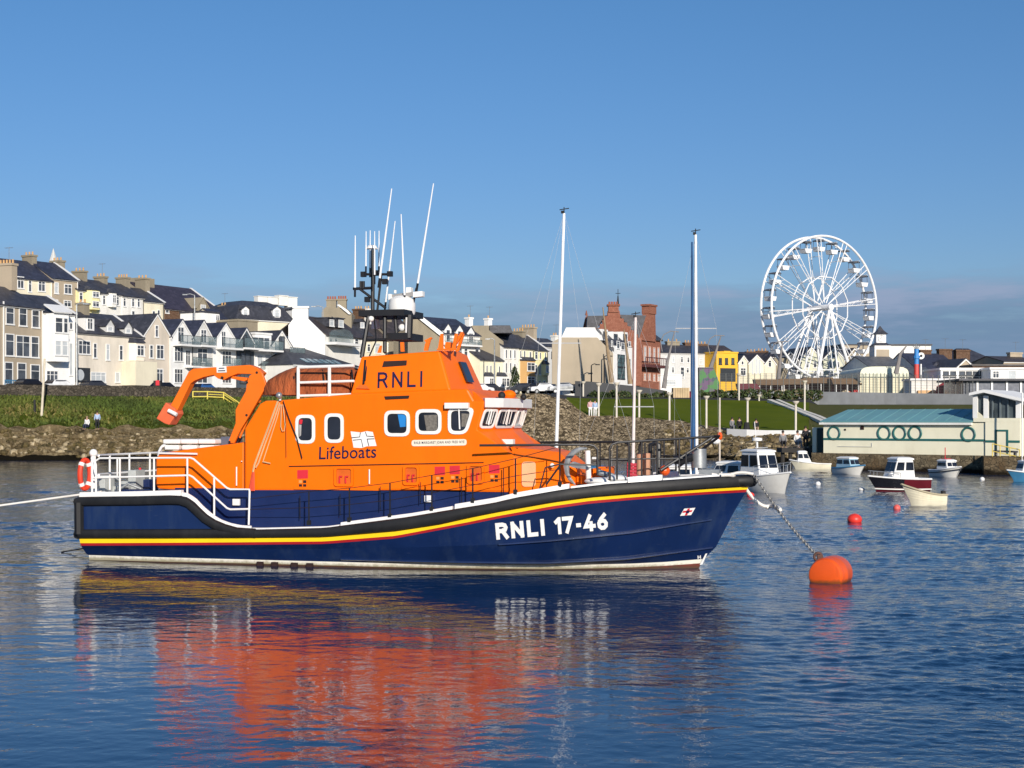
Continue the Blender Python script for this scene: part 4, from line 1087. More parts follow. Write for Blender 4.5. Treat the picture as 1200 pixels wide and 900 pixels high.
# flapping red and pink items near the wheelhouse windows
# ---- mast, radar and aerials
ms = MB(); mb_ = .0
q = lambda px, py, b=0.: P(px, py, b)
ms.tube([q(437,293), q(436.7,364)], .055, 8); ms.tube([q(432,371,.7), q(424,419,.95)], .06, 8); ms.tube([q(432,371,-.7), q(424,415,-.95)], .06, 8)
ms.tube([q(451,371,.6), q(451,413,.8)], .055, 8); ms.tube([q(451,371,-.6), q(451,411,-.8)], .055, 8); ms.tube([q(463,370,.5), q(465,394,.5)], .05, 8); ms.tube([q(480,369,.5), q(479,396,.5)], .1, 8); ms.tube([q(480,369,-.4), q(479,396,-.4)], .08, 8)
ms.tube([q(426,321.5), q(458,321.5)], .035, 7); ms.tube([q(414,338.5), q(436,337.5)], .04, 7); ms.tube([q(422,339), q(452,361)], .035, 7); ms.tube([q(447,321), q(442,366)], .03, 7); ms.tube([q(427,399,.8), q(452,398,.8)], .04, 7); ms.tube([q(427,399,-.8), q(452,398,-.8)], .04, 7)
a, c = q(432.5,372), q(485,365.5); ms.box(((a.x+c.x)/2,0,(a.z+c.z)/2),(c.x-a.x,1.5,.16)); a, c = q(463,400), q(487,391); ms.box(((a.x+c.x)/2,0,(a.z+c.z)/2),(c.x-a.x,1.2,.18))
for px,py in ((430.5,351),(451,330),(426,321.5),(457,321),(441,320)): ms.box(q(px,py), (.13,.12,.14))
for px in (423,426): ms.tube([q(px,338), q(px,329.5)], .04, 7)
ms.tube([q(437.5,364,.3), q(441,399,.9), q(433,417,1.1)], .02, 6); ms.tube([q(488,337.5), q(483,362)], .03, 6); ms.tube([q(428,422,1.18), q(426,450,1.42)], .03, 6); ms.tube([q(431,418,1.1), q(428,446,1.4)], .014, 5)
mast = ms.build('radar_mast', mast_black, boat, smooth=True)
fb = MB(); q1 = [US(px,py,.01) for px,py in ((418,456),(433.5,456.5),(430,452),(422,452))]; fb.prism(q1, nUS*.05); fb.build('stay_bracket', pm('dull_orange', (.6,.13,.01), .5), boat)
rd = MB(); a = q(471,366); rad_ = (q(486,360).x-q(456,360).x)/2
rd.lathe([(rad_*.93,0),(rad_,.1),(rad_,.28),(rad_*.92,.42),(rad_*.6,.5),(.01,.53)], Vector((a.x,0,a.z-.08)), 24); rdo = rd.build('radar_dome', white_gloss, boat, smooth=True)
rs = MB(); a, c = q(458,349), q(494,342.5); d_ = (c-a); rs.prism([q(457,350.5,.1), q(484,347,.1), q(484,341.5,.1), q(458,345.5,.1)], (0,.12,0), 1); rs.prism([q(483.5,348.5,.14), q(494.8,347.5,.14), q(494.8,341,.14), q(483.5,342,.14)], (0,.2,0), 0); rs.box(q(459,348.5), (.09,.3,.16), 0); rs.box(q(480,340.5), (.14,.2,.16)); rs.tube([q(475,352), q(475,346)], .08, 8, 0); rs.tube([q(463,344), q(463,340)], .04, 6, 0)
rs.build('radar_scanner', [white_gloss, pm('grey_scanner', (.3,.29,.28), .5)], boat, bevel=.01)
tl = MB(); tl.lathe([(.01,0),(.16,.02),(.12,.1),(.01,.13)], q(436,292.5), 12); tl.tube([q(430.5,291.5), q(442.5,291.5)], .02, 6); tl.build('masthead_light', white_gloss, boat, smooth=True)
am = pm('white_whip_aerial', (.82,.82,.82), .4, var=.03)
for (a, c, b_, r) in (((416,337),(416.3,276),.3,.022),((428.8,312),(429,271),.1,.018),((433.6,314),(433.8,270),-.3,.018),((439,322),(439,271),.4,.018),((444,312),(444.2,270.5),-.2,.018),((445,326),(459,221),.5,.024),((452,354),(463,259),-.5,.020),((474,346),(470,251),.2,.022),((489.5,332),(508,215),-.3,.024)):
    A_, C_ = q(*a, b_), q(*c, b_); w_ = MB(); w_.tube([A_, A_.lerp(C_,.5), C_], [r*1.25, r, r*.6], 6, 0); w_.tube([A_-(C_-A_).normalized()*.25, A_], r*1.4, 6, 1); w_.build('whip_aerial', [am, mast_black], boat, smooth=True)
sl_ = MB(); a = q(471,384,.4); sl_.sphere(a, .1, 10, 6); sl_.sphere(q(435,373.5,.7), .08, 10, 6); sl_.box(q(440,379,-.5),(.16,.2,.3)); sl_.tube([q(477,372,.55), q(476.5,397,.55)], .045, 6); sl_.build('search_light', white_gloss, boat, smooth=True)
tz = MB(); tz.sphere(P(588,463.5,1.1), .10, 8, 6); tz.sphere(P(613.5,465.5,.2), .08, 8, 6); tz.build('roof_floodlight', black_thing, boat, smooth=True)
bump_ = MB(); a = P(599,455,.6); bump_.sphere(Vector((a.x-.1,-.5,zr-.13)), .17, 12, 6, 0, (1.2,1,.75)); bump_.build('compass_binnacle', orange, boat, smooth=True)

# ================================================================ mooring buoy, chain and ropes
BUOY = at(973.5, 668, 33.2)
bo = empty('mooring_buoy', Vector((BUOY.x, 33.2, 0)), 0, 'large orange barrel mooring buoy chained to the bow of the lifeboat', 'buoy')
bm_ = MB(); rx = Matrix.Rotation(R(28), 3, 'Z') 
axis = Vector((-.50, -.80, -.02)).normalized(); rot = axis.to_track_quat('Z', 'Y').to_matrix()
rad = .405
bm_.lathe([(.001,-.42),(rad*.8,-.42),(rad*.96,-.38),(rad,-.30),(rad,-.05),(rad*1.015,-.03),(rad*1.015,.03),(rad,.05),(rad,.3),(rad*.98,.36),(rad*.9,.405),(rad*.6,.43),(.001,.44)], Vector((0,0,.17)), 40, 0, rot=rot)
bm_.build('buoy_body', buoy_orange, bo, smooth=True)
ey = MB(); ep = Vector((-.30,-.05,.57))
ey.tube([ep+Vector((.09*math.cos(t),0,.09*math.sin(t))) for t in [i*math.pi/6 for i in range(12)]], .03, 6, closed=True); ey.tube([ep+Vector((.04,0,-.06)), Vector((-.12,0,.45))], .05, 6); ey.box(ep+Vector((.03,0,.0)), (.1,.08,.1)); ey.build('mooring_eye', pm('rusty_iron', (.11,.05,.035), .8, var=.3, vs=8), bo, smooth=True)
bw = BO  # chain from bow roller to the buoy
def bw2w(p): return Vector((BO.x+p.x*CB+p.y*SB, BO.y-p.x*SB+p.y*CB, p.z))
A = bw2w(Vector((rA['xe']+.12, -.1, interp(rA['xz'], 20)-.02))); Bp = Vector((BUOY.x, 33.2, 0))+ep
ch = MB(); n = 46; prev = None
for i in range(n):
    t = (i+.5)/n; p = A.lerp(Bp, t)+Vector((0,0,-.10*math.sin(math.pi*t))); d = (Bp-A).normalized()
    s1 = Vector((0,0,1)); s1 = (s1-d*s1.dot(d)).normalized(); s2 = d.cross(s1); s_ = s1*.7+s2*.7 if i % 2 else s1*.7-s2*.7
    ln = (Bp-A).length/n*.68
    ch.tube([p+d*(ln*math.cos(k*math.pi/5))+s_*(.034*math.sin(k*math.pi/5)) for k in range(10)], .0125, 5, closed=True)
tag(ch.build('mooring_chain', pm('chain_steel', (.30,.29,.27), .5, metal=.4, var=.3, vs=9), smooth=True), 'galvanised chain running from the lifeboat bow down to the orange barrel buoy', 'chain')
rp_ = MB(); c = bw2w(P(845,557,.55)); c2 = bw2w(P(858,556.5,.5))
K = A.lerp(Bp, .41)
pts = [c, c2]+[at(px, py, Y) for px, py, Y in ((868,562,36.3),(873,571,36.0),(880,581,35.9),(889,590,35.8),(897,594,35.8),(905,592,35.9))]+[K, K+Vector((.04,0,-.1)), at(905,592.5,35.9), at(898,595.5,35.8)]
def smooth_path(p, it=2):
    for _ in range(it):
        q_ = [p[0]]
        for a, b_ in zip(p, p[1:]): q_ += [a*.75+b_*.25, a*.25+b_*.75]
        p = q_+[p[-1]]
    return p
rp_.tube(smooth_path(pts), .042, 8)
rp_.tube(smooth_path([bw2w(P(834,556,.5)), bw2w(P(855,556.5,.4)), bw2w(P(868,553,.3)), A+Vector((-.05,-.1,.05))]), .035, 7)
tag(rp_.build('mooring_rope', rope_white, smooth=True), 'thick white rope looped from the lifeboat bow to the mooring chain', 'rope')
r2 = MB(); S1 = bw2w(Vector((x_s, -1.9, P(95,577,2.4).z))); SE = at(-460,650,39.2); r2.tube(smooth_path([S1, S1.lerp(SE, .4)+Vector((0,0,-.05)), SE+Vector((0,0,-.3))], 2), .028, 6)
tag(r2.build('stern_line', rope_white), 'taut pale rope stretching left from the lifeboat stern', 'rope')
r3 = MB(); S2 = bw2w(Vector((x_s, -1.2, .35))); r3.tube([S2, at(72,645,40.5)+Vector((0,0,-.05))], .02, 5)
tag(r3.build('stern_line', black_thing), 'thin dark rope dropping from the lifeboat stern into the water', 'rope')
# ================================================================ town houses
def wallmat(name, c, dirt=(.22,.2,.15), amt=.35): return pm(name, c, .85, var=.07, vs=.35, dirt=dirt, dirt_amt=amt, ds=(.5,.5,.12), bmp=.25, bs=14)
w_white = wallmat('white_render', (.84,.82,.76)); w_white2 = wallmat('bright_white_render', (.88,.87,.84), amt=.15); w_cream = wallmat('cream_render', (.80,.73,.55))
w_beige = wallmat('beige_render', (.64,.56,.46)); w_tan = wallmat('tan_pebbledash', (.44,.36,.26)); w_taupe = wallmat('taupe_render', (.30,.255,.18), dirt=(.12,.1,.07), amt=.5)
w_yel = wallmat('pale_yellow_render', (.86,.78,.42)); w_gry = wallmat('grey_render', (.60,.60,.58)); w_brick = mat_stone('brown_brick', (.14,.075,.045), (.24,.14,.09), (.2,.15,.11), scale=5, gap=.05, bstr=.3, stain_amt=.3)
w_bluegrey = wallmat('blue_grey_cladding', (.06,.085,.11)); w_orange = wallmat('ochre_render', (.55,.33,.13)); w_green = wallmat('pale_green_render', (.62,.62,.48)); w_butter = wallmat('butter_render', (.86,.80,.58))
w_red = mat_stone('red_sandstone', (.32,.125,.08), (.41,.18,.12), (.30,.12,.08), scale=2.2, gap=.04, bstr=.3, stain=(.2,.07,.05), stain_amt=.4)
w_gold = wallmat('golden_yellow_render', (.84,.48,.04)); w_putty = wallmat('putty_render', (.42,.35,.255), amt=.3)
r_slate = mat_slate('dark_slate', (.044,.045,.055)); r_navy = mat_slate('blue_slate', (.034,.038,.060)); r_brown = mat_slate('brown_slate', (.052,.042,.040)); r_grey = mat_slate('grey_slate', (.085,.09,.1)); r_teal = None
f_white = pm('white_window_frame', (.84,.83,.80), .45, var=.03); f_dark = pm('dark_window_frame', (.03,.035,.04), .5)
g_house = mat_glass('house_glass', (.04,.046,.055), .1); g_balc = pm('balcony_glass', (.20,.27,.28), .08, var=.15); g_balc.node_tree.nodes['Principled BSDF'].inputs['Alpha'].default_value = .28; g_pale = pm('blinded_glass', (.52,.55,.56), .2, var=.12, vs=1.)
c_pot = pm('clay_chimney_pot', (.55,.33,.14), .8, var=.15); c_potr = pm('red_clay_pot', (.34,.10,.05), .8)
class Front:
    def __init__(s, x0, Y0, x1, Y1):
        s.A = at(x0, YH, Y0); s.B = at(x1, YH, Y1); s.A.z = s.B.z = 0
        s.d = (s.B-s.A); s.L = s.d.length; s.d.normalize(); s.n = Vector((s.d.y, -s.d.x, 0))
    def back(s, k):
        f = Front.__new__(Front); f.A = s.A-s.n*k; f.B = s.B-s.n*k; f.d = s.d; f.n = s.n; f.L = s.L; return f
    def uz(s, px, py):
        dr = at(px, py, 1.)-Vector((0,0,CH)); dr.y = 1.
        t = s.A.dot(s.n)/dr.dot(s.n); p = dr*t+Vector((0,0,CH)); return (p-s.A).dot(s.d), p.z
    def P(s, u, z, off=0.): return s.A+s.d*u+s.n*off+Vector((0,0,z))
    def rect(s, q):
        x0, y0, x1, y1 = q[:4]; ym, xm = (y0+y1)/2, (x0+x1)/2
        return s.uz(x0, ym)[0], s.uz(xm, y1)[1], s.uz(x1, ym)[0], s.uz(xm, y0)[1]
    def box(s, mb, u0, z0, u1, z1, o0, o1, m=0):
        mb.hexa([s.P(u0,z0,o1), s.P(u1,z0,o1), s.P(u1,z0,o0), s.P(u0,z0,o0), s.P(u0,z1,o1), s.P(u1,z1,o1), s.P(u1,z1,o0), s.P(u0,z1,o0)], m)
def win_uz(fr, u0, z0, u1, z1, root, org, fm=None, gm=None, nx=1, ny=1, fw=.10, label=None, arch=False):
    fm = fm or f_white; gm = gm or g_house
    if u1-u0 < .34: c = (u0+u1)/2; u0, u1 = c-.17, c+.17
    fw = min(fw, (u1-u0)*.17)
    mb = MB()
    fr.box(mb, u0, z0, u0+fw, z1, .0, .06); fr.box(mb, u1-fw, z0, u1, z1, .0, .06)
    fr.box(mb, u0+fw, z1-fw, u1-fw, z1, .0, .06); fr.box(mb, u0-.04, z0-.10, u1+.04, z0+fw*.6, .0, .11)
    for i in range(1, nx): c = u0+(u1-u0)*i/nx; fr.box(mb, c-fw*.35, z0+fw*.6, c+fw*.35, z1-fw, .0, .05)
    for j in range(1, ny): c = z0+(z1-z0)*(.66 if ny == 2 else j/ny); fr.box(mb, u0+fw, c-.03, u1-fw, c+.03, .0, .045)
    w_ = mb.build('window', fm, root, org=org)
    g = MB(); g.poly([fr.P(u0+fw*.5,z0+fw*.4,.022), fr.P(u1-fw*.5,z0+fw*.4,.022), fr.P(u1-fw*.5,z1-fw*.5,.022), fr.P(u0+fw*.5,z1-fw*.5,.022)])
    g.build('pane', gm, w_, org=org, recalc=False)
    return w_
def slab(mb, a, b, c, d, t, m=0):
    """roof slab from four corners (a,b lower edge; c,d upper edge), thickened upward"""
    n = (b-a).cross(d-a).normalized()
    if n.z < 0: n = -n
    mb.hexa([a, b, c, d, a+n*t, b+n*t, c+n*t, d+n*t], m)
def house(label, x0, Y0, x1, Y1, eave, ridge, depth=8., kind='side', wm=None, rm=None, zb=6.5, cat='house', wins=(), chims=(), sidem=None, name='house', group=None, verge=None, over=.22, fm=None, dorm=(), bays=(), balc=(), extra=None, nopots=False, band=None):
    fr = Front(x0, Y0, x1, Y1); n, d, Ln = fr.n, fr.d, fr.L
    org = Vector((fr.A.x, fr.A.y, zb)); root = empty(name, org, 0, label, cat, group)
    ze = zat(eave, Y0); wm = wm or w_white; rm = rm or r_slate
    Ym = fr.A.y-n.y*depth/2
    zr = zat(ridge, Ym if kind != 'front' else (Y0+Y1)/2)
    W = MB(); Rf = MB(); up = Vector((0,0,1))
    D = lambda u, z, k: fr.P(u, z, -k)
    if kind == 'side':
        W.poly([D(0,zb,0), D(Ln,zb,0), D(Ln,ze,0), D(0,ze,0)]); W.poly([D(0,zb,depth), D(Ln,zb,depth), D(Ln,ze,depth), D(0,ze,depth)])
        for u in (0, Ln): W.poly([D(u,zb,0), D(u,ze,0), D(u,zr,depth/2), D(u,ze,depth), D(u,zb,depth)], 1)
        sl_ = (zr-ze)/(depth/2)
        for k0, k1 in ((-over, depth/2), (depth+over, depth/2)):
            slab(Rf, D(-.1,ze-over*sl_,k0), D(Ln+.1,ze-over*sl_,k0), D(Ln+.1,zr,k1), D(-.1,zr,k1), .13)
        if verge:
            V = MB()
            for u in ((0, Ln) if verge == 'both' else ((Ln,) if verge == 'right' else (0,))):
                for k0, k1 in ((-over, depth/2), (depth+over, depth/2)):
                    slab(V, D(u-.16,ze-over*sl_+.12,k0), D(u+.16,ze-over*sl_+.12,k0), D(u+.16,zr+.12,k1), D(u-.16,zr+.12,k1), .12)
            V.build('verge_coping', f_white, root, org=org)
    elif kind == 'front':
        m_ = Ln/2
        W.prism([D(0,zb,0), D(Ln,zb,0), D(Ln,ze,0), D(m_,zr,0), D(0,ze,0)], -n*depth)
        sl_ = (zr-ze)/m_
        slab(Rf, D(-over,ze-over*sl_,-.15), D(-over,ze-over*sl_,depth), D(m_,zr,depth), D(m_,zr,-.15), .13)
        slab(Rf, D(Ln+over,ze-over*sl_,-.15), D(Ln+over,ze-over*sl_,depth), D(m_,zr,depth), D(m_,zr,-.15), .13)
        V = MB()
        for s_, uu in ((1, 0), (-1, Ln)): 
            slab(V, D(uu-s_*.1,ze-.1*sl_-.28,-.17), D(uu-s_*.1,ze-.1*sl_-.28,-.10), D(m_,zr-.26,-.10), D(m_,zr-.26,-.17), .30) if False else V.hexa([D(uu-s_*.2,ze-.2*sl_-.25,-.06), D(m_,zr-.25,-.06), D(m_,zr-.25,-.13), D(uu-s_*.2,ze-.2*sl_-.25,-.13), D(uu-s_*.2,ze-.2*sl_+.0,-.06), D(m_,zr+.0,-.06), D(m_,zr+.0,-.13), D(uu-s_*.2,ze-.2*sl_+.0,-.13)])
        V.build('bargeboard', f_white, root, org=org)
    elif kind == 'hip':
        W.prism([D(0,zb,0), D(Ln,zb,0), D(Ln,zb,depth), D(0,zb,depth)], up*(ze-zb)); q = min(depth/2, Ln*.35); o = over
        a, b_, c, e = D(-o,ze,-o), D(Ln+o,ze,-o), D(Ln+o,ze,depth+o), D(-o,ze,depth+o); f, g = D(q,zr,depth/2), D(Ln-q,zr,depth/2)
        Rf.add([a,b_,c,e,f,g], [(0,1,5,4),(1,2,5),(2,3,4,5),(3,0,4),(3,2,1,0)])
    elif kind == 'mansard':
        W.prism([D(0,zb,0), D(Ln,zb,0), D(Ln,zb,depth), D(0,zb,depth)], up*(ze-zb)); i = 1.1; o = .25
        lo_ = [D(-o,ze,-o), D(Ln+o,ze,-o), D(Ln+o,ze,depth+o), D(-o,ze,depth+o)]; mi = [D(i,zr-.3,i), D(Ln-i,zr-.3,i), D(Ln-i,zr-.3,depth-i), D(i,zr-.3,depth-i)]
        tp_ = [D(i*2.5,zr+.5,i*2.5), D(Ln-i*2.5,zr+.5,i*2.5), D(Ln-i*2.5,zr+.5,depth-i*2.5), D(i*2.5,zr+.5,depth-i*2.5)]
        Rf.loft([lo_, mi, tp_])
    elif kind == 'flat':
        W.prism([D(0,zb,0), D(Ln,zb,0), D(Ln,zb,depth), D(0,zb,depth)], up*(ze-zb))
        Rf.hexa([D(-.1,ze,-.1), D(Ln+.1,ze,-.1), D(Ln+.1,ze,depth+.1), D(-.1,ze,depth+.1), D(-.1,ze+.25,-.1), D(Ln+.1,ze+.25,-.1), D(Ln+.1,ze+.25,depth+.1), D(-.1,ze+.25,depth+.1)])
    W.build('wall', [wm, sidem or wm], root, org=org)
    roof = Rf.build('roof', rm, root, org=org)
    if kind in ('side', 'front') and ze-zb > 4:
        G = MB(); G.tube([fr.P(Ln-.18, ze-.2, .10), fr.P(Ln-.18, zb, .10)], .05, 5); G.build('downpipe', f_white if len(label) % 2 else f_dark, root, org=org)
    if kind in ('side', 'hip', 'mansard'):
        G = MB(); fr.box(G, -.05, ze-.16, Ln+.05, ze-.04, .05, .19); G.build('gutter', f_white if wm not in (w_tan,) else f_white, root, org=org)
    for q in wins:
        st = q[4] if len(q) > 4 else ''
        u0, z0, u1, z1 = fr.rect(q)
        win_uz(fr, u0, z0, u1, z1, root, org, f_dark if 'd' in st else (fm or f_white), g_pale if 'p' in st else None, 3 if '3' in st else (2 if '2' in st else 1), 1 if '1' in st else 2)
    for q in chims:     # (px centre, top py, bottom py, width m, [pots], [mat])
        px, pt, pb, cw = q[:4]; pots = q[4] if len(q) > 4 else 3; cm_ = q[5] if len(q) > 5 else w_taupe
        fb_ = fr.back(depth/2); u, _ = fb_.uz(px, pb); Yc = fb_.P(u, 0).y; z1, z0 = zat(pt, Yc), zat(pb, Yc)-.8
        C = MB(); sw = abs(n.y) < .8; cw *= .8 if sw else 1; a_, b2_ = (.42, cw/2) if sw else (cw/2, .45); fb_.box(C, u-a_, z0, u+a_, z1-.25, -b2_, b2_); fb_.box(C, u-a_-.1, z1-.25, u+a_+.1, z1, -b2_-.1, b2_+.1)
        ch_ = C.build('chimney', cm_, roof, org=org)
        if len(label) % 3 == 0:
            K = MB(); p = fb_.P(u, z1-.3, .3); K.tube([p, p+Vector((0,0,2.1))], .025, 4); K.tube([p+Vector((-.5,.2,2.0)), p+Vector((.5,-.2,2.0))], .02, 4)
            for t in (-.4,-.1,.2): K.tube([p+Vector((t-.1,-.4*t-.25,2.0)), p+Vector((t+.1,-.4*t+.25,2.0))], .012, 3)
            K.build('tv_aerial', steel, ch_, org=org)
        if pots:
            K = MB()
            for i in range(pots):
                p = fb_.P(u, z1, cw*((i+.5)/pots-.5)) if sw else fb_.P(u-cw/2+cw*(i+.5)/pots, z1); K.tube([p-Vector((0,0,.02)), p+Vector((0,0,.2)), p+Vector((0,0,.42))], [.13,.11,.12], 7)
            K.build('chimney_pots', c_pot, roof, org=org)
    for q in dorm:      # (x0,y0,x1,y1,inset,gable,style,mat)
        inn = q[4]; fb_ = fr.back(inn); u0, z0, u1, z1 = fb_.rect(q); gable = q[5]; st = q[6] if len(q) > 6 else ''; dm_ = q[7] if len(q) > 7 else f_white
        if u1-u0 < .8: c = (u0+u1)/2; u0, u1 = c-.4, c+.4
        gh = (u1-u0)*.55*gable; C = MB(); mu = (u0+u1)/2
        C.prism([fb_.P(u0,z0,0), fb_.P(u1,z0,0), fb_.P(u1,z1-gh,0)] + ([fb_.P(mu,z1,0)] if gable else []) + [fb_.P(u0,z1-gh,0)], -n*2.6)
        dd = C.build('dormer', dm_, root, org=org)
        C = MB()
        if gable:
            slab(C, fb_.P(u0-.15,z1-gh-.12,.12), fb_.P(u0-.15,z1-gh-.12,-2.8), fb_.P(mu,z1,-2.8), fb_.P(mu,z1,.12), .09); slab(C, fb_.P(u1+.15,z1-gh-.12,.12), fb_.P(u1+.15,z1-gh-.12,-2.8), fb_.P(mu,z1,-2.8), fb_.P(mu,z1,.12), .09)
        else: fb_.box(C, u0-.12, z1, u1+.12, z1+.12, -2.7, .15)
        C.build('dormer_roof', rm, dd, org=org)
        win_uz(fb_, u0+(u1-u0)*.18, z0+.12, u1-(u1-u0)*.18, z1-gh-.02, dd, org, None, g_pale if 'p' in st else None, 2 if '2' in st else 1, 2)
    for q in bays:      # (x0,y0,x1,y1,proj,roof?,floors) a projecting bay
        u0, z0, u1, z1 = fr.rect(q); pj = q[4]; fl = q[5]; c = min(.6, (u1-u0)*.2); C = MB(); bm2 = q[6] if len(q) > 6 else wm
        C.prism([fr.P(u0,z0,-.02), fr.P(u0+c,z0,pj), fr.P(u1-c,z0,pj), fr.P(u1,z0,-.02)], up*(z1-z0)); by = C.build('bay', bm2, root, org=org)
        C = MB(); o = .15; lo_ = [fr.P(u0-o,z1+.003,0), fr.P(u0+c-o,z1+.003,pj+o), fr.P(u1-c+o,z1+.003,pj+o), fr.P(u1+o,z1+.003,0)]; tp_ = [fr.P(u0+.1,z1+.6,0), fr.P(u0+c+.1,z1+.55,pj*.25), fr.P(u1-c-.1,z1+.55,pj*.25), fr.P(u1-.1,z1+.6,0)]
        C.loft([lo_, tp_]); C.build('bay_roof', rm, by, org=org)
        f2 = fr.back(-pj); hgt = (z1-z0)/fl
        f3 = Front.__new__(Front); f3.A = fr.P(u1-c,0,pj); f3.B = fr.P(u1,0,0); f3.d = (f3.B-f3.A).normalized(); f3.n = Vector((f3.d.y,-f3.d.x,0)); f3.L = (f3.B-f3.A).length
        for k in range(fl):
            win_uz(f2, u0+c+.08, z0+hgt*k+hgt*.28, u1-c-.08, z0+hgt*(k+1)-hgt*.12, by, org, None, None, 2, 2)
            win_uz(f3, .08, z0+hgt*k+hgt*.28, f3.L-.08, z0+hgt*(k+1)-hgt*.12, by, org, None, None, 1, 2)
    for q in balc:      # (x0,ytop,x1,yslab,proj)
        u0, z0, u1, z1 = fr.rect(q); pj = q[4]; C = MB(); fr.box(C, u0, z0-.22, u1, z0, 0, pj); b_ = C.build('balcony', f_white, root, org=org)
        C = MB(); fr.box(C, u0+.03, z0+.05, u1-.03, z1, pj-.07, pj-.04); fr.box(C, u1-.07, z0+.05, u1-.04, z1, .03, pj-.09); C.build('glass_panel', g_balc, b_, org=org)
        C = MB(); fr.box(C, u0, z1, u1, z1+.05, pj-.09, pj-.02)
        k = max(2, int((u1-u0)/1.3))
        for i in range(k+1): u = u0+.03+(u1-u0-.06)*i/k; fr.box(C, u-.025, z0, u+.025, z1, pj-.10, pj-.075)
        C.build('handrail', f_dark, b_, org=org)
    if band:
        C = MB()
        for (y0, y1, m_) in band:
            u0, z0, u1, z1 = fr.rect((x0, y0, x1, y1)); fr.box(C, 0.003, z0, Ln-.003, z1, -.05, .035)
        C.build('string_course', band[0][2], root, org=org)
    return root, fr, org
def poly_part(name, mat, root, org, fr, pts, t=.05, off=.0):
    C = MB(); q = [fr.P(*fr.uz(px, py), off) for px, py in pts]; C.prism(q, fr.n*t); return C.build(name, mat, root, org=org)

# ---- lower row along the harbour road, left to right
h, fr, og = house('tan pebbledashed three storey terrace house with white window surrounds at the far left', -42,145, 50,155.7, 352.5, 327, 9, wm=w_tan, rm=r_slate, chims=((8,309,332,2.6,5,w_tan),), name='terraced_house',
  wins=[(6.5,360,16.5,380),(22,361,31.5,382),(37,363,46,384),(6,391,16.5,417,),(18.5,393,35,418,'2'),(36,394,45.5,419),(5,424,15,450),(20,425,30.5,450),(35.5,427,46.5,450),(-12,359,-3,379),(-12,390,-2,416)], bays=())
C = MB(); fr.box(C, fr.uz(3.5,420)[0]-.06, 6.5, fr.uz(3.5,420)[0]+.06, zat(353,150), .03, .14); C.build('drainpipe', f_white, h, org=og)
h, fr, og = house('bright white house with a tall glazed projecting bay beside the tan terrace', 50.6,155.9, 88,159.6, 366, 345, 9, wm=w_white2, rm=r_slate, name='terraced_house', verge='right',
  wins=[(81,378,85,386,'1'),(81,402,85,440,'1p'),(54,434,68,449,'3')])
u0, z0, u1, z1 = fr.rect((53.5, 368, 71, 424)); C = MB(); C.prism([fr.P(u0,z0,-.02), fr.P(u0,z0,1.3), fr.P(u1,z0,1.3), fr.P(u1,z0,-.02)], Vector((0,0,z1-z0))); by = C.build('bay', w_white2, h, org=og)
C = MB(); slab(C, fr.P(u0-.2,z1+.0,1.6), fr.P(u1+.2,z1,1.6), fr.P(u1+.2,z1+.9,-.1), fr.P(u0-.2,z1+.9,-.1), .15); C.build('bay_roof', f_white, by, org=og)
f2 = fr.back(-1.3); Lb = u1-u0; hz = (z1-z0)
for a, b_, c, e, g in ((.06,.60,.60,.92,None),(.62,.95,.60,.92,None),(.06,.50,.13,.44,g_pale),(.52,.95,.13,.44,g_pale)): win_uz(f2, u0+Lb*a, z0+hz*c, u0+Lb*b_, z0+hz*e, by, og, f_white, g, 1, 2)
f3 = Front.__new__(Front); f3.A = fr.P(u1,0,1.3); f3.B = fr.P(u1,0,0); f3.d = (f3.B-f3.A).normalized(); f3.n = Vector((f3.d.y,-f3.d.x,0)); f3.L = 1.3
for c, e, g in ((.60,.92,None),(.13,.44,g_pale)): win_uz(f3, .1, z0+hz*c, 1.2, z0+hz*e, by, og, f_white, g, 1, 2)
h, fr, og = house('long cream two storey house with three roof dormers and a shop front', 89,160, 167.5,169.8, 389.5, 363, 9, wm=w_beige if False else wallmat('warm_cream_render', (.80,.72,.60)), rm=r_slate, name='terraced_house', verge='right', chims=((97,355,364,1.6,2),),
  wins=[(91.5,399,106,415,'3'),(109,402,113.5,419.5),(124,403,128.5,422,'p'),(139.5,404.5,144,422),(106,436,124,448,'3p'),(135,436,140.5,448,'1p'),(154,436,159,450,'1')],
  dorm=[(100,372.5,110.5,387.5,.3,0,'2'),(124,374,134,389.5,.3,1,'p',w_gry),(145.5,377,155,391.5,.3,1,'p',w_gry)], bays=[(151,402,167,423,.7,1)])
u0, z0, u1, z1 = fr.rect((143, 424, 168.5, 452)); C = MB(); fr.box(C, u0, z0, u1, z1, -.1, 2.0); C.build('extension', w_cream, h, org=og)
u0, z0, u1, z1 = fr.rect((88.5, 431, 105, 448)); C = MB(); fr.box(C, u0, z0, u1, z1, -.1, .1); s_ = C.build('shop_front', f_dark, h, org=og)
c = fr.P((u0*.72+u1*.28), (z0+z1)/2, .115); C = MB(); C.poly([c+fr.d*(.62*math.cos(t*math.pi/10))+Vector((0,0,.62*math.sin(t*math.pi/10))) for t in range(20)]); C.build('round_sign', g_pale, s_, org=og, recalc=False)
house('beige gabled house with one attic window left of the white gables', 168,170, 199.5,173.7, 392, 368, 11, 'front', w_beige, r_slate, name='gabled_house', chims=(),
  wins=[(181.5,381,185.5,395),(175,404,179.5,419.5),(183,404,192,420.5,'2'),(175,432,179.5,446),(183,432,191,447,'2')])
house('white gabled house with glass balconies, left half of a pair', 200,173.8, 226,177.7, 394, 374.5, 11, 'front', w_white2, r_navy, name='gabled_house', wins=[(208,383,215.5,401,'2'),(204,406,214.5,423.5,'3'),(204,432,214,448.5,'3'),(217,410,223,428,'2')], balc=[(202,394,226,404,1.3),(216,419,226,429,1.3)])
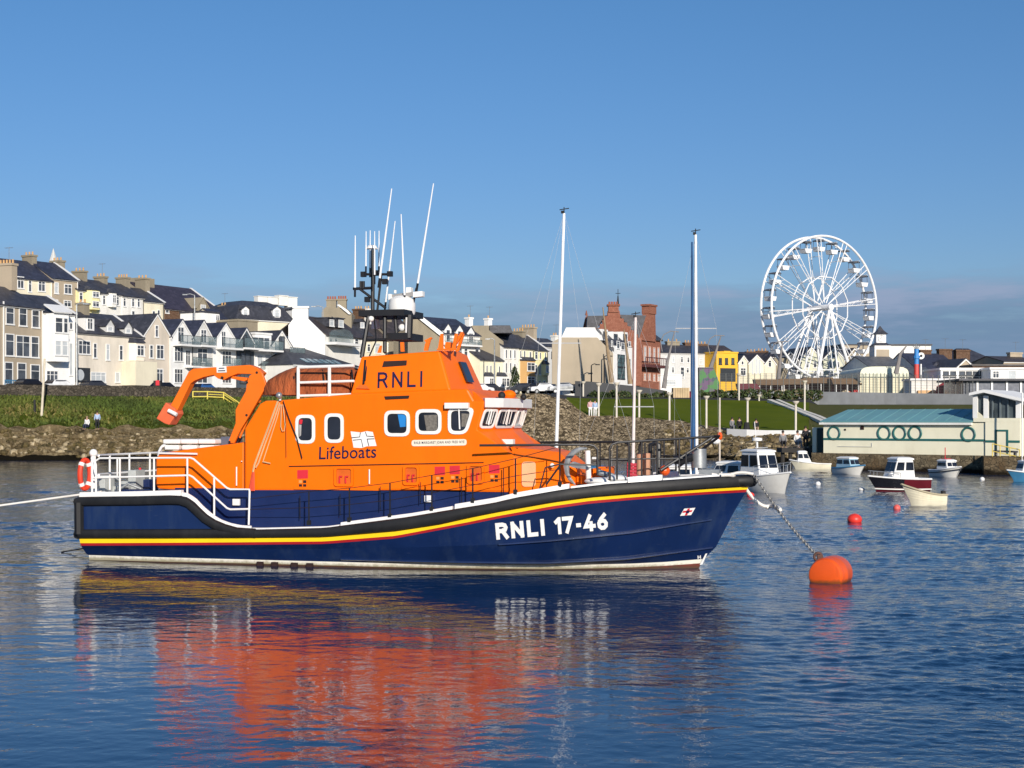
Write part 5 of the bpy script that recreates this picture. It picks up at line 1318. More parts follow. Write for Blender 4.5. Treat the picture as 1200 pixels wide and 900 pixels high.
house('white gabled house with a shaded grey attic front, right half of a pair', 226.3,177.7, 250,181, 396, 375.5, 11, 'front', wallmat('light_grey_render', (.66,.65,.62)), r_navy, name='gabled_house', wins=[(235,386,242,402,'2'),(231,408,243,425,'2'),(231,433,243,449,'2')], balc=[(226.5,395,245,405,1.3),(226.5,420,240,430,1.3)])  # front walls in light grey render
house('narrow white gabled house with a single balcony behind the crane arm', 250.5,181.2, 277.5,185.2, 398.5, 378.5, 11, 'front', w_white2, r_navy, name='gabled_house', wins=[(259,388,264.5,406,'2'),(260,411,271,427,'3'),(260,434,271,449,'3')], balc=[(252.5,397,276,408,1.3),(253,420,274,430,1.3)])
house('dark blue grey gabled house with a glazed attic', 278,185.3, 298.5,188.3, 401.5, 384.5, 11, 'front', w_bluegrey, r_navy, name='gabled_house', fm=f_dark, wins=[(281,392,289,406,'2'),(281,413,294,428,'2'),(281,434,292,449,'2')], balc=[(276.5,397,298,408,1.5)])
house('white flat roofed house with a wide glazed top storey and balcony', 299,188.5, 318,191, 391.5, 390, 9, 'flat', w_white2, f_white, name='modern_house', wins=[(295.5,395,316,409,'3'),(301,416,308,430,'1p'),(310,415,317,431,'1p'),(302,436,316,449,'3')], balc=[(293,400,322,410.5,1.6),(299,424,317,434,1.2)])
house('small white gabled house with a tall pointed attic window', 318.5,191, 341,194, 404, 387.5, 11, 'front', w_white, r_slate, name='gabled_house', fm=f_dark, chims=(), wins=[(326.5,394,333.5,413.5,'2'),(322,420,331,436,'1p'),(333,420,338.5,437,'1')], balc=[(331,408,349,416,1.4)])
# ---- buildings on the street behind
ub = 13.
house('dark roofed cream terrace on the upper street at the far left', -45,175, 61,186, 319.5, 296, 9, 'side', w_cream, r_navy, 12.5, name='terraced_house', verge=None, chims=((34.5,299,311,2.4,3),), wins=[(44.5,328.5,53,341.5,'2'),(33,328,37,342),(20,324,28,338,'2'),(0,320,8,336,'2')])
C = MB()
h, fr, og = house('tan end house of the upper terrace with a white coped gable', 61.3,186, 91.5,189.5, 326, 306, 9, 'side', w_tan, r_navy, 12.5, name='terraced_house', verge='right', chims=((67.5,305.5,318,2.4,3),), wins=[(63.5,331,68.5,344,'p'),(75,333,84,344.5,'2'),(63.5,351,68,357,'p'),(74.5,352,83.5,359.5,'2')])
sp_ = MB(); p = at(62.5, 306, 260); sp_.tube([Vector((p.x,260,14)), p, at(62.5,291,260)], [.9,.75,.02], 8); tag(sp_.build('church_spire', w_gry), 'thin grey church spire rising behind the chimneys of the upper terrace', 'spire')
def bayhouse(label, x0, Y0, x1, Y1, ev, rg, wm_, chim, wins, bays=(), rm_=None, verge=None):
    return house(label, x0, Y0, x1, Y1, ev, rg, 8.5, 'side', wm_, rm_ or r_slate, 12.5, name='terraced_house', chims=chim, wins=wins, bays=bays, verge=verge)
bayhouse('pale yellow upper terrace house with a two storey bay', 90.5,189, 117,192.5, 340, 323, w_yel, ((93.5,317.5,327,2.4,3),), [(92.5,342.5,97,353)], [(99.5,340.5,114.5,363,.8,2)])
bayhouse('white upper terrace house with a brown balcony rail', 117.3,192.5, 143,196, 343.5, 327, w_white, ((118,324,331,2.2,3),), [(120,346,123.5,357),(136,347.5,139.5,358)], [(125.5,343.5,134.5,360,.6,1)])
C = MB()
bayhouse('white upper terrace house with three small upright windows', 143.3,196, 168.5,199.5, 347, 331, w_white, ((144,325,334,2.4,4),), [(144,349,147.5,359),(154,349.5,157.5,359.5),(160.5,350,164,360),(154,364,158,369,'1')])
bayhouse('cream end house of the upper terrace below the hall with a rooflight', 168.8,199.5, 192,202.5, 353, 337, w_cream, ((167,326,341,2.6,3,w_taupe),), [(178,364,182,370,'1'),(184,363,187.5,369,'1')], verge='right')
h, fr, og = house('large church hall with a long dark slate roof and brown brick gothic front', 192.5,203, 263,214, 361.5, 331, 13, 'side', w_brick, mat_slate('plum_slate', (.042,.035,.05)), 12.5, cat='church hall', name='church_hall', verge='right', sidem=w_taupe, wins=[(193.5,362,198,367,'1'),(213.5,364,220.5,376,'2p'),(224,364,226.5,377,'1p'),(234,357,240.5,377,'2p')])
u0, z0, u1, z1 = fr.rect((229.5,349,243,378)); mu = (u0+u1)/2; zs = z0+(z1-z0)*.58
C = MB(); C.prism([fr.P(u0,z0,.25), fr.P(u1,z0,.25), fr.P(u1,zs,.25), fr.P(mu,z1,.25), fr.P(u0,zs,.25)], -fr.n*5); gd = C.build('gable_dormer', w_taupe, h, org=og)
C = MB(); slab(C, fr.P(u0-.2,zs-.15,.35), fr.P(u0-.2,zs-.15,-5), fr.P(mu,z1,-5), fr.P(mu,z1,.35), .1); slab(C, fr.P(u1+.2,zs-.15,.35), fr.P(u1+.2,zs-.15,-5), fr.P(mu,z1,-5), fr.P(mu,z1,.35), .1); C.build('dormer_roof', w_taupe, gd, org=og)
win_uz(fr.back(-.26), u0+.7, z0+1, u1-.7, zs+.5, gd, og, f_white, g_pale, 2, 3)
ce = MB(); f_ = fr.back(0); 
fb_ = fr.back(6.5); u, _ = fb_.uz(167.5, 345); fb_.box(ce, u-1.6, 13, u+1.2, zat(326.5, fb_.P(u,0).y), -1.1, 1.1); ce.build('chimney', w_taupe, h, org=og)
house('low white flat roofed annexe in front of the church hall', 236,200, 257,203, 366, 364, 4, 'flat', w_white2, r_slate, 12.5, name='annexe', cat='building', wins=[(252.5,369,257,376,'2')])
house('low house with a dark slate roof between the church hall and the mansard building', 259,206, 288,209.5, 374.5, 362, 8, 'side', w_cream, r_navy, 12.5, name='house', chims=((262,358,364,1.6,2,w_taupe),), wins=[(266,378,271,385)])
h, fr, og = house('cream building with a dark mansard roof, white dormers and white parapet chimneys', 277.5,206, 344,213, 373.5, 356, 10, 'mansard', w_cream, r_slate, 12.5, cat='building', name='mansard_building', wins=(), dorm=[(283.5,359,292,373,.2,.6,'p'),(320,359,329,373,.2,.6,'p'),(343,360,347,374,.4,.6,'p')])
C = MB(); fb_ = fr.back(5)
for x0_, x1_, y0_, y1_ in ((300,311,348,354.5),(311.5,323.5,348.8,354.5),(324.5,335,347.2,356),(335.3,346,349,359)):
    C = MB(); u0, z0, u1, z1 = fb_.rect((x0_, y0_, x1_, y1_)); fb_.box(C, u0, z0-.3, u1, z1, -.5, .5); fb_.box(C, u0-.05, z1, u1+.05, z1+.12, -.6, .6); C.build('chimney', w_white, h, org=og)
house('taupe rendered block with a brown chimney below the mansard building', 279,200, 302,203, 376, 375, 5, 'flat', w_taupe, w_taupe, 12, name='outbuilding', cat='building', wins=())
# big white gable end
h, fr, og = house('white terrace end with a tall blank gable, a broad chimney and brown slate roof', 363,203, 427,212, 391.5, 369.5, 1, 'flat', w_white, r_brown, 7, name='terraced_house', wins=[]) if False else (None,None,None)
def gable_end_house(label, pts, Yg, roofpts, name, wm_, gm, rm_, zb, x1, Y1, wins, eave, dorm=()):
    """house whose blank gable end faces the camera; its front runs away to the right"""
    fr_ = Front(*pts); org = Vector((fr_.A.x, fr_.A.y, zb)); root = empty(name, org, 0, label, 'house')
    C = MB(); poly = [fr_.P(*fr_.uz(px, py)) for px, py in roofpts]; C.prism(poly, -fr_.n*.5); C.build('gable_wall', gm, root, org=org)
    return root, fr_, org
# gable plane faces the harbour: its right corner is the front corner of the terrace
gA = Front(338,200, 381,200)
og = Vector((gA.A.x, 200, 7)); h = empty('terraced_house', og, 0, 'white terrace end with a tall blank gable, broad chimney and brown slate roof', 'house')
C = MB(); gp = [(344,373),(344.5,361),(361,361),(361,373.5),(381,393),(381,447),(338,447),(338,381)]
C.prism([gA.P(*gA.uz(px,py)) for px,py in gp], -gA.n*.6); C.build('gable_wall', w_white2, h, org=og)
C = MB(); a = gA.P(*gA.uz(344,361)); b_ = gA.P(*gA.uz(361,361)); C.prism([a+Vector((-.15,-.15,0)), b_+Vector((.15,-.15,0)), b_+Vector((.15,.8,0)), a+Vector((-.15,.8,0))], Vector((0,0,.25))); C.build('chimney', w_white2, h, org=og)
# front of that terrace
f2 = Front(381,200.3, 427,210); Ym = 0
C = MB(); ze = zat(392.5,200.3); C.prism([f2.P(0,7,0), f2.P(f2.L,7,0), f2.P(f2.L,7,-8.5), f2.P(0,7,-8.5)], Vector((0,0,ze-7))); C.build('wall', w_white, h, org=og)
zr = zat(370, 201.5); C = MB(); sl_ = (zr-ze)/4.2
slab(C, f2.P(.05,ze-.1,.25), f2.P(f2.L,ze-.1,.25), f2.P(f2.L,zr,-4.2), f2.P(.05,zr,-4.2), .14); slab(C, f2.P(.05,ze-.1,-8.7), f2.P(f2.L,ze-.1,-8.7), f2.P(f2.L,zr,-4.2), f2.P(.05,zr,-4.2), .14); C.build('roof', r_brown, h, org=og)
for q_ in ((384,371,392,383),(394.5,371.5,403,384)):
    fb_ = f2.back(1.4); u0, z0, u1, z1 = fb_.rect(q_); C = MB(); fb_.box(C, u0, z0, u1, z1-.25, -2.5, 0); dd = C.build('dormer', r_slate, h, org=og); C = MB(); fb_.box(C, u0-.1, z1-.25, u1+.1, z1-.12, -2.6, .2); C.build('dormer_roof', r_slate, dd, org=og); win_uz(fb_, u0+.5, z0+.1, u1-.15, z1-.4, dd, og, f_white, g_pale, 1, 2)
for q_ in ((415.5,397,420,407),(423.5,397,426,407),(386,396,389,401),(392,396,395,401)): win_uz(f2, *f2.rect(q_), h, og, f_white, None, 1, 2)
u0, z0, u1, z1 = f2.rect((384,392,404,402)); C = MB(); C.prism([f2.P(u0,z0,.2)]+[f2.P(u0+(u1-u0)*(.5-.5*math.cos(math.pi*i/8)), z0+.9+1.0*math.sin(math.pi*i/8), .2) for i in range(9)]+[f2.P(u1,z0,.2)], f2.n*1.2); cn_ = C.build('arched_conservatory', g_balc, h, org=og)
C = MB(); f2.box(C, u0-.6, z0-.35, u1+2, z0, .05, 1.8); C.build('terrace_edge', f_white, h, org=og)
# taupe gables and chimneys behind
def blankblock(label, name, polypx, Y, depth, wm_, chims=(), zb=9, rm_=None, verge=None, ang=0):
    g = Front(polypx[0][0], Y, polypx[0][0]+10, Y); org = Vector((g.A.x, Y, zb)); root = empty(name, org, 0, label, 'house')
    C = MB(); pts = [g.P(*g.uz(px, py)) for px, py in polypx]; zl = min(p.z for p in pts)
    C.prism(pts, Vector((0, depth, 0))); C.build('gable_wall', wm_, root, org=org)
    top = sorted(pts, key=lambda p: p.x)
    for (px0, py0, px1, py1, pots) in chims:
        a, b2 = g.P(*g.uz(px0, py1)), g.P(*g.uz(px1, py0)); C = MB(); C.box(((a.x+b2.x)/2, Y+depth*.4, (a.z+b2.z)/2), (b2.x-a.x, 1., b2.z-a.z)); C.box(((a.x+b2.x)/2, Y+depth*.4, b2.z+.1), (b2.x-a.x+.2, 1.2, .2)); c_ = C.build('chimney', wm_, root, org=org)
        K = MB()
        for i in range(pots):
            p = Vector((a.x+(b2.x-a.x)*(i+.5)/pots, Y+depth*.4, b2.z+.18)); K.tube([p, p+Vector((0,0,.5))], [.14,.12], 7)
        if pots: K.build('chimney_pots', c_potr, c_, org=org)
    return root, g, org
h, g, og = blankblock('taupe gable end with two chimney stacks above the brown slate roof', 'terraced_house', [(377,447),(377,366),(381,360),(405,361),(412,368),(412,447)], 216, 6, w_taupe, ((380.5,351,392,362,4),(393.5,350.5,404,362,4)))
C = MB(); q_ = [g.P(*g.uz(px,py), .03) for px,py in ((395,357.5),(398,357),(408,364),(411.5,368.5),(409,368.5),(400,361))]; C.prism(q_, g.n*.3); C.build('verge_coping', f_white, h, org=og)
house('terrace house with a brown roof and one dormer right of the twin chimneys', 411,214, 436,218, 392, 370, 8, 'side', w_cream, r_slate, 9, name='terraced_house', chims=((420,362,371,2,3,w_brick),), dorm=[(421,374,428,385,1.3,.6,'p',r_slate)], wins=[(414,399,420,407)])
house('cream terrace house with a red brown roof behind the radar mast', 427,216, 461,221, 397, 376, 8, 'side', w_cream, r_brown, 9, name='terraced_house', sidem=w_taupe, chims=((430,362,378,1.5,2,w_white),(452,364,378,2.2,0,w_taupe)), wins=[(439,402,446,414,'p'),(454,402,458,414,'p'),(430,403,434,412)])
house('taupe gabled house seen between the legs of the radar mast', 456,220, 492,225, 394, 372, 9, 'side', w_taupe, r_brown, 9, name='terraced_house', chims=((478,370,380,1.6,0),), wins=[(468,405,474,416)])
h, fr, og = house('low building with a dark hipped slate roof and a strip of rooflights behind the tarpaulin', 343,186, 424,198, 427, 405, 12, 'hip', w_white, r_slate, 6.5, name='boat_club_building', cat='building')
C = MB(); ze_ = zat(427,186); zr_ = zat(405, fr.A.y-fr.n.y*6)
for t in (.25,.34,.43,.52,.61,.70):
    k = 1.3; s_ = (zr_-ze_)/6; a = lambda u, kk: fr.P(u, ze_+kk*s_+.1, -kk); u = fr.L*t; slab(C, a(u,.7), a(u+.8,.7), a(u+.8,1.9), a(u,1.9), .06)
C.build('rooflights', pm('rooflight_glass', (.14,.24,.30), .15), h, org=og)

# ---- middle group, right of the radar mast
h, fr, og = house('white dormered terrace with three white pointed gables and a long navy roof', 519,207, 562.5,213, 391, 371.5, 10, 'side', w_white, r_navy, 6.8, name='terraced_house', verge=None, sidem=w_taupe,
  wins=[(526,407,531,419),(536,407.5,541.5,419),(543.5,408,548,419),(556.3,409,561,420),(527,427,532,440),(543.5,428,547.8,440),(556.3,428.5,561.2,441)], chims=((549.5,372,382,1.1,1,w_white2),(572,373,383,1.1,1,w_white2)),
  dorm=[(521,379.5,529,401,.0,1,''),(534.5,381,542.5,402,.0,1,''),(547.5,383,556,403,.0,1,'2')], balc=[(519,398,560,404,.9)])
C = MB(); V1 = [(486,372),(494,371),(520,391),(520,396),(490,376)]
g = Front(486,206.5, 520,206.8); org2 = og
C.prism([g.P(*g.uz(px,py)) for px,py in ((478,448),(478,376),(487,371.5),(493,371.5),(519,392),(519,448))], -g.n*.5); C.build('gable_wall', w_taupe, h, org=og)
C = MB(); C.prism([g.P(*g.uz(px,py), .02) for px,py in ((487.5,371),(494,370.5),(519.5,390.5),(519.5,396.5),(513,391.5))], g.n*.35); C.build('verge_coping', f_white, h, org=og)
g = Front(553,214, 590,214.4); og = Vector((g.A.x, 214, 6.8)); h = empty('terraced_house', og, 0, 'terrace house with a huge blank taupe gable right of the white dormered terrace', 'house')
C = MB(); C.prism([g.P(*g.uz(px,py)) for px,py in ((553,450),(553,381.5),(573,381.5),(573,387),(590,400),(590.5,386),(590.5,450))][:5]+[g.P(*g.uz(590,408)), g.P(*g.uz(590,450))], -g.n*9); C.build('gable_wall', w_taupe, h, org=og)
C = MB(); C.prism([g.P(*g.uz(px,py), -.4) for px,py in ((574,381),(598,381),(601.5,390),(574,390))], -g.n*6); C.build('roof', r_slate, h, org=og)
house('low cream house with a slate roof and two ground floor bays', 562.5,210, 589.5,214, 421.5, 405.5, 7, 'side', w_butter, r_slate, 6.8, name='terraced_house', wins=[(569.5,428,571.5,440,'1'),(574,428,576,440,'1'),(584,429,586,440,'1')], bays=[(567.5,441,577,458,.6,1,f_white),(582,441,592,458,.6,1,f_white)])
house('white and cream three storey terrace house left of the tall conifer', 590,214, 607.5,217, 406.5, 388.5, 8, 'side', w_white, r_slate, 6.8, name='terraced_house', chims=((607.5,388,396,2.6,4),), wins=[(592,409.5,594.2,420,'1'),(597,410,599.2,420,'1'),(602,410,604.2,420,'1'),(592,425,594.2,437,'1'),(597,425,599.2,437,'1'),(602,426,604.2,437,'1'),(593,443,597,453)])
house('butter coloured terrace house with an ochre bay right of the conifer', 607.7,217, 625.5,220, 408.3, 391, 8, 'side', w_butter, r_slate, 6.8, name='terraced_house', chims=((619,383.5,396,3.4,5,w_putty),), wins=[(609,411,611,420,'1'),(613.5,411,615.5,420,'1'),(620,412,622.5,421,'1')], bays=[(609.5,423,625,456,.8,2,w_orange)])
house('pale yellow end terrace house with a white coped gable beside the grey apartment block', 625.8,220, 642,222.5, 410.3, 393, 8, 'side', w_yel, r_slate, 6.8, name='terraced_house', verge='right', wins=[(626.5,412,630,421),(632,413,634,421,'1'),(638,413,640,422,'1'),(626.5,427,629.5,439),(631.5,427,633.5,439,'1'),(626.5,446,629.5,455),(631.5,446,633.5,455,'1'),(636.5,446,639,455)], bays=[(635,427,641.5,440,.5,1)])
C = MB()
house('dark slate roofed house seen in the gap left of the grey apartment block', 636,232, 660,236, 406, 396, 7, 'side', w_gry, r_slate, 6.8, name='house', chims=((650,393,400,1.2,2,w_white),), wins=[(646,412,649,420,'d1')])
# grey and white apartment block
gA = Front(646,206, 719,206); og = Vector((gA.A.x, 206, 6.8)); h = empty('apartment_block', og, 0, 'apartment block with a blank putty coloured side wall, sloping white parapet and glazed white front', 'apartment block')
C = MB(); C.prism([gA.P(*gA.uz(px,py)) for px,py in ((647,450),(647,401),(657,395.5),(700,395.5),(718.5,414),(718.5,450))], -gA.n*1.); C.build('wall', w_putty, h, org=og)
C = MB(); C.prism([gA.P(*gA.uz(px,py)) for px,py in ((646,401),(658,395.4),(663.5,383.8),(697.5,383.8),(718,407),(718.5,413),(700,395.4),(657,395.4))][1:4]+[gA.P(*gA.uz(700,395.4))], -gA.n*7); C.build('parapet', w_white2, h, org=og)
C = MB(); C.prism([gA.P(*gA.uz(px,py), .03) for px,py in ((698,383.8),(700,383.8),(719.5,408),(719.5,413)) ], gA.n*.15); C.build('roof_edge', r_slate, h, org=og)
fr = Front(719,206.5, 741,213); C = MB(); zt_ = zat(405,206.5); C.prism([fr.P(0,6.8,0), fr.P(fr.L,6.8,0), fr.P(fr.L,6.8,-8), fr.P(0,6.8,-8)], Vector((0,0,zt_-6.8))); C.build('front_wall', w_white2, h, org=og)
C = MB(); C.prism([fr.P(0,zt_,0), fr.P(0,zt_+2.4,-2.6), fr.P(0,zt_+2.4,-6), fr.P(0,zt_,-8)], fr.d*fr.L); C.build('roof', r_slate, h, org=og)
for q_, st in (((723.5,415.5,732,430),'g'),((723.5,430.5,732,444),'g'),((716,399,718,406),''),((736,420,739,432),''),((736,400,739,406),''),((722.5,399.5,726,408.5),''),((727.5,401.5,732,410),'')): win_uz(fr, *fr.rect(q_), h, og, f_dark if st else f_white, mat_glass('teal_glass', (.03,.06,.065), .35) if st else None, 2 if st else 1, 3 if st else 2)
for q_ in ((705.5,386,712,399),(718,389,724,404),(729,389,734,405)):
    fb_ = fr.back(1.2); u0, z0, u1, z1 = fb_.rect(q_); C = MB(); fb_.box(C, u0, z0, u0+2.2, z1, -3, .0); dd = C.build('dormer', w_white2, h, org=og); win_uz(fb_, u0+.4, z0+.6, u0+1.8, z1-.3, dd, og, f_dark, None, 1, 2)
# red sandstone town hall
gA = Front(690,238, 752,238); og = Vector((gA.A.x, 238, 7)); h = empty('red_hall', og, 0, 'tall red sandstone hall with stepped gables, twin chimneys and a dark roof', 'hall')
C = MB(); pts = [(697,452),(697,386)]
xs_ = [(700,384),(703,379.5),(706,375),(709,370.5),(712,366.5)]
for (a, b_), (c, e) in zip(xs_, xs_[1:]): pts += [(a, b_), (a, e+1.5) if False else (c, b_)]
pts += [(712,366.5),(712.5,364),(726,364),(726.5,368)]
for i in range(6): pts += [(727+i*4.1, 369+i*4.6), (727+i*4.1, 369+(i+1)*4.6-.8)]
pts += [(752,396),(752,452)]
C.prism([gA.P(*gA.uz(px,py)) for px,py in pts], -gA.n*1.2); C.build('gable_wall', w_red, h, org=og)
C = MB(); a, b_ = gA.P(*gA.uz(713,366)), gA.P(*gA.uz(725,357.5)); C.box(((a.x+b_.x)/2, 238.6, (a.z+b_.z)/2), (b_.x-a.x, 1.6, b_.z-a.z)); C.box(((a.x+b_.x)/2, 238.6, b_.z), (b_.x-a.x+.4, 2., .3)); ch_ = C.build('chimney', w_red, h, org=og)
K = MB()
for i in range(4): K.tube([Vector((a.x+(i+.5)*(b_.x-a.x)/4,238.6,b_.z)), Vector((a.x+(i+.5)*(b_.x-a.x)/4,238.6,b_.z+.6))], .16, 6)
K.build('chimney_pots', c_potr, ch_, org=og)
C = MB(); p = gA.P(*gA.uz(724.5,357)); C.tube([p+Vector((0,.6,0)), p+Vector((0,.6,1.5))], [.2,.08], 6); C.tube([p+Vector((0,.6,1)), p+Vector((0,.6,2.6))], .05, 5); C.tube([p+Vector((-.4,.6,1.9)), p+Vector((.4,.6,1.9))], .05, 5); C.build('finial', black_thing, h, org=og)
C = MB(); C.prism([gA.P(*gA.uz(px,py), -1.3) for px,py in ((688,384),(689,369.5),(713,369),(700,384))], -gA.n*6); C.prism([gA.P(*gA.uz(px,py), -1.3) for px,py in ((726,368),(758,369),(750,396),(747,394))], -gA.n*8); C.build('roof', r_slate, h, org=og)
C = MB(); C.prism([gA.P(*gA.uz(px,py), -4) for px,py in ((684,386),(688,369),(690,366),(690.5,386))], -gA.n*2); C.tube([gA.P(*gA.uz(689,367),-5), gA.P(*gA.uz(689,361),-5)], [.25,.04], 6); C.build('end_gable', w_red, h, org=og)
fr = Front(744,238.3, 774,247); C = MB(); zt_ = zat(396,238.3); C.prism([fr.P(0,7,0), fr.P(fr.L,7,0), fr.P(fr.L,7,-8), fr.P(0,7,-8)], Vector((0,0,zt_-7))); C.build('front_wall', w_red, h, org=og)
u0, z0, u1, z1 = fr.rect((750.5,364,766,397)); mu = (u0+u1)/2
C = MB(); C.prism([fr.P(u0,zt_-.3,.3), fr.P(u1+.3,zt_-.3,.3), fr.P(u1,z1-.2,.3), fr.P(u0+(u1-u0)*.55,z1-.2,.3)], -fr.n*1.2); C.build('side_gable', w_red, h, org=og)
C = MB(); fr.box(C, u0+(u1-u0)*.5, z1-.5, u1+.1, z1+.8, -1, .45); fr.box(C, u0+(u1-u0)*.45, z1+.8, u1+.25, z1+1.1, -1.1, .6); C.build('chimney', w_red, h, org=og)
C = MB(); slab(C, fr.P(u1,zt_-.1,.3), fr.P(fr.L+.3,zt_-.1,.3), fr.P(fr.L+.3,zt_+3,-4), fr.P(u1,zt_+3,-4), .2); C.build('side_roof', r_slate, h, org=og)
f_pink = wallmat('pink_stone', (.62,.36,.27))
for q_ in ((745.5,403,749,426),(754,405,757.5,424),(759.5,406,762.7,425),(765,407,768,425.5),(770,407,772.8,426),(754,437,757,446),(759.5,437,762.5,446),(765,438,768,447),(770,438,772.5,447),(757.5,379,760.5,388),(745.5,440,748.5,450)): win_uz(fr, *fr.rect(q_), h, og, f_pink, g_pale, 1, 3, fw=.2)
C = MB(); u0, z0, u1, z1 = fr.rect((748,428,774,431)); fr.box(C, u0, z0, u1, z1, 0, 1.5); 
for i in range(12): fr.box(C, u0+(u1-u0)*i/11-.05, z1, u0+(u1-u0)*i/11+.05, z1+1.1, 1.3, 1.4)
fr.box(C, u0, z1+1.1, u1, z1+1.25, 1.3, 1.42); C.build('balcony', pm('dark_iron', (.10,.03,.03), .7), h, org=og)
# white grey terrace, yellow shop, cream gables
house('long pale grey three storey terrace between the red hall and the yellow shop', 773.5,250, 840,254, 413.3, 404, 8, 'side', w_gry, r_slate, 7, name='terraced_house', chims=((788,400,406,2.4,3,w_taupe),(808,401.5,407,2.2,4,w_brick),(822,403,407,2,3,w_brick)), wins=[(779,418,782,425,'p'),(787.5,418,790.5,425,'p'),(797.5,418,800.5,425),(805,418.5,808,425),(787,430,790,437),(797,430,802,444),(804,431,807.5,437),(819,420,824,427,'p'),(827,420,831.5,427,'p'),(834,421,837,427,'p')], band=((441,443,w_gry),))
C = MB()
house('single storey white shop with a blue window in front of the pale terrace', 774,246, 799,248, 440, 439, 3, 'flat', w_white2, f_white, 7, name='shop', cat='shop', wins=[(776,445,792,451,'2p')])
h, fr, og = house('golden yellow shop with a stepped parapet and dark shop front', 839.5,250, 864.5,252, 413.5, 412, 8, 'flat', w_gold, w_gold, 7, name='shop', cat='shop', wins=[(842.2,419.5,845.8,427,'d1'),(849.5,419.5,853,427,'d1'),(857,419.5,860.5,427,'d1')])
C = MB(); u0, z0, u1, z1 = fr.rect((848,411.3,855.5,414)); fr.box(C, u0, z0, u1, z1, -1, .12); C.build('parapet', w_gold, h, org=og)
C = MB(); u0, z0, u1, z1 = fr.rect((844,431.5,861.5,447)); fr.box(C, u0, z0, u1, z1, .02, .15); C.build('shop_front', f_dark, h, org=og)
house('brown roofed house behind the yellow shop', 842,262, 862,264, 414, 405, 7, 'side', w_taupe, r_brown, 7, name='house', chims=())
house('cream house with a small round attic window right of the yellow shop', 865.5,252, 877,253, 424, 416.5, 9, 'front', w_cream, r_slate, 7, name='gabled_house', wins=[(868.5,423,871.5,427.5,'1'),(867.5,431,874,440,'2')])
house('cream house with white columns under a wide gable', 877.5,253, 896,254.5, 425, 415.5, 9, 'front', w_butter, r_brown, 7, name='gabled_house', wins=[(881,421,883,438,'1p'),(885,419.5,887,438,'1p'),(889,421,891,438,'1p')])
house('cream gabled house with brown bargeboards left of the wheel', 896.5,254.5, 909,255.5, 425.5, 417.5, 9, 'front', w_cream, r_brown, 7, name='gabled_house', wins=[(900,422,904,430)])
house('low dark roofed row behind the cream gables', 862,266, 925,268, 418, 413, 7, 'side', w_taupe, r_brown, 7, name='terraced_house', chims=((893,411,415,2,3,w_brick),(880,412,415,2,3,w_brick)))
house('grey gabled building close behind the left rim of the wheel', 914,272, 938,274, 424, 412, 9, 'front', wallmat('slate_grey_render', (.22,.22,.23)), r_slate, 7, name='gabled_house', wins=[(918,426,922,434),(927,426,931,434)])
house('pale green four storey house with a steep gable behind the wheel hub, left one', 938.5,280, 963,281, 420, 406.5, 10, 'front', w_green, r_brown, 7, name='gabled_house', wins=[(946,410,950,418),(944,424,948,431),(953,424,957,431),(944,435,948,441),(953,435,957,441)])
house('pale green four storey house with a steep gable behind the wheel, right one', 965,281, 990,282, 420, 407, 10, 'front', w_green, r_brown, 7, name='gabled_house', wins=[(975,411,979,419),(970,424,974,431),(980,424,984,431),(970,435,974,441)])
house('dark gabled house between the pale green house and the clock tower', 990.5,282, 1012,283, 421, 408, 10, 'front', w_taupe, r_brown, 7, name='gabled_house', wins=[(997,424,1001,431)])
house('long building behind the wheel with a thin dark flat roof', 988,292, 1042,294, 404.5, 403, 12, 'flat', w_putty, r_slate, 8, name='long_building', cat='building')
# ================================================================ ferris wheel
WY = 262.
wheel_white = pm('white_wheel_steel', (.84,.84,.84), .45, var=.05); gond_grey = pm('gondola_shade', (.10,.11,.13), .4, var=.2)
hubw = at(961, 361, WY); rW = 83.5*WY/F
base_z = 8.2
wroot = empty('ferris_wheel', Vector((hubw.x, WY, base_z)), 0, 'big white ferris wheel with open gondolas standing on the fairground', 'ferris wheel')
wa = R(-30)          # wheel axis turned to the right of the viewer
ax = Vector((math.sin(R(32)), -math.cos(R(32)), 0)); tx = Vector((math.cos(R(32)), math.sin(R(32)), 0)); up = Vector((0,0,1))
Hc = Vector((0,0,hubw.z-base_z)); hw = 1.35
def wp(r, a, o): return Hc + tx*(r*math.cos(a)) + up*(r*math.sin(a)) + ax*o
NG = 24
for o in (hw, -hw):
    C = MB(); C.tube([wp(rW, 2*math.pi*i/72, o) for i in range(72)], .22, 7, closed=True); C.build('outer_rim', wheel_white, wroot, smooth=True)
    C = MB(); C.tube([wp(rW*.44, 2*math.pi*(i+.5)/12, o) for i in range(12)], .11, 6, closed=True); C.build('inner_ring', wheel_white, wroot)
rim_b = MB()
for i in range(12):
    a = 2*math.pi*(i+.25)/12
    for o in (hw, -hw):
        C = MB()
        for s_ in (-.045, .045): C.tube([wp(.9, a, o*.9), wp(rW, a+s_*.9, o)], .075, 6)
        n_ = 6
        for k in range(2, n_): 
            t = k/n_; C.tube([wp(rW*t, a+s_*0-.045*.9*1.0, o), wp(rW*(t+.08), a+.045*.9, o)], .03, 4)
        C.build('spoke', wheel_white, wroot)
    for r in (rW*.44, rW*.72): C = MB(); C.tube([wp(r, a, hw), wp(r, a, -hw)], .06, 5); C.build('cross_strut', wheel_white, wroot)
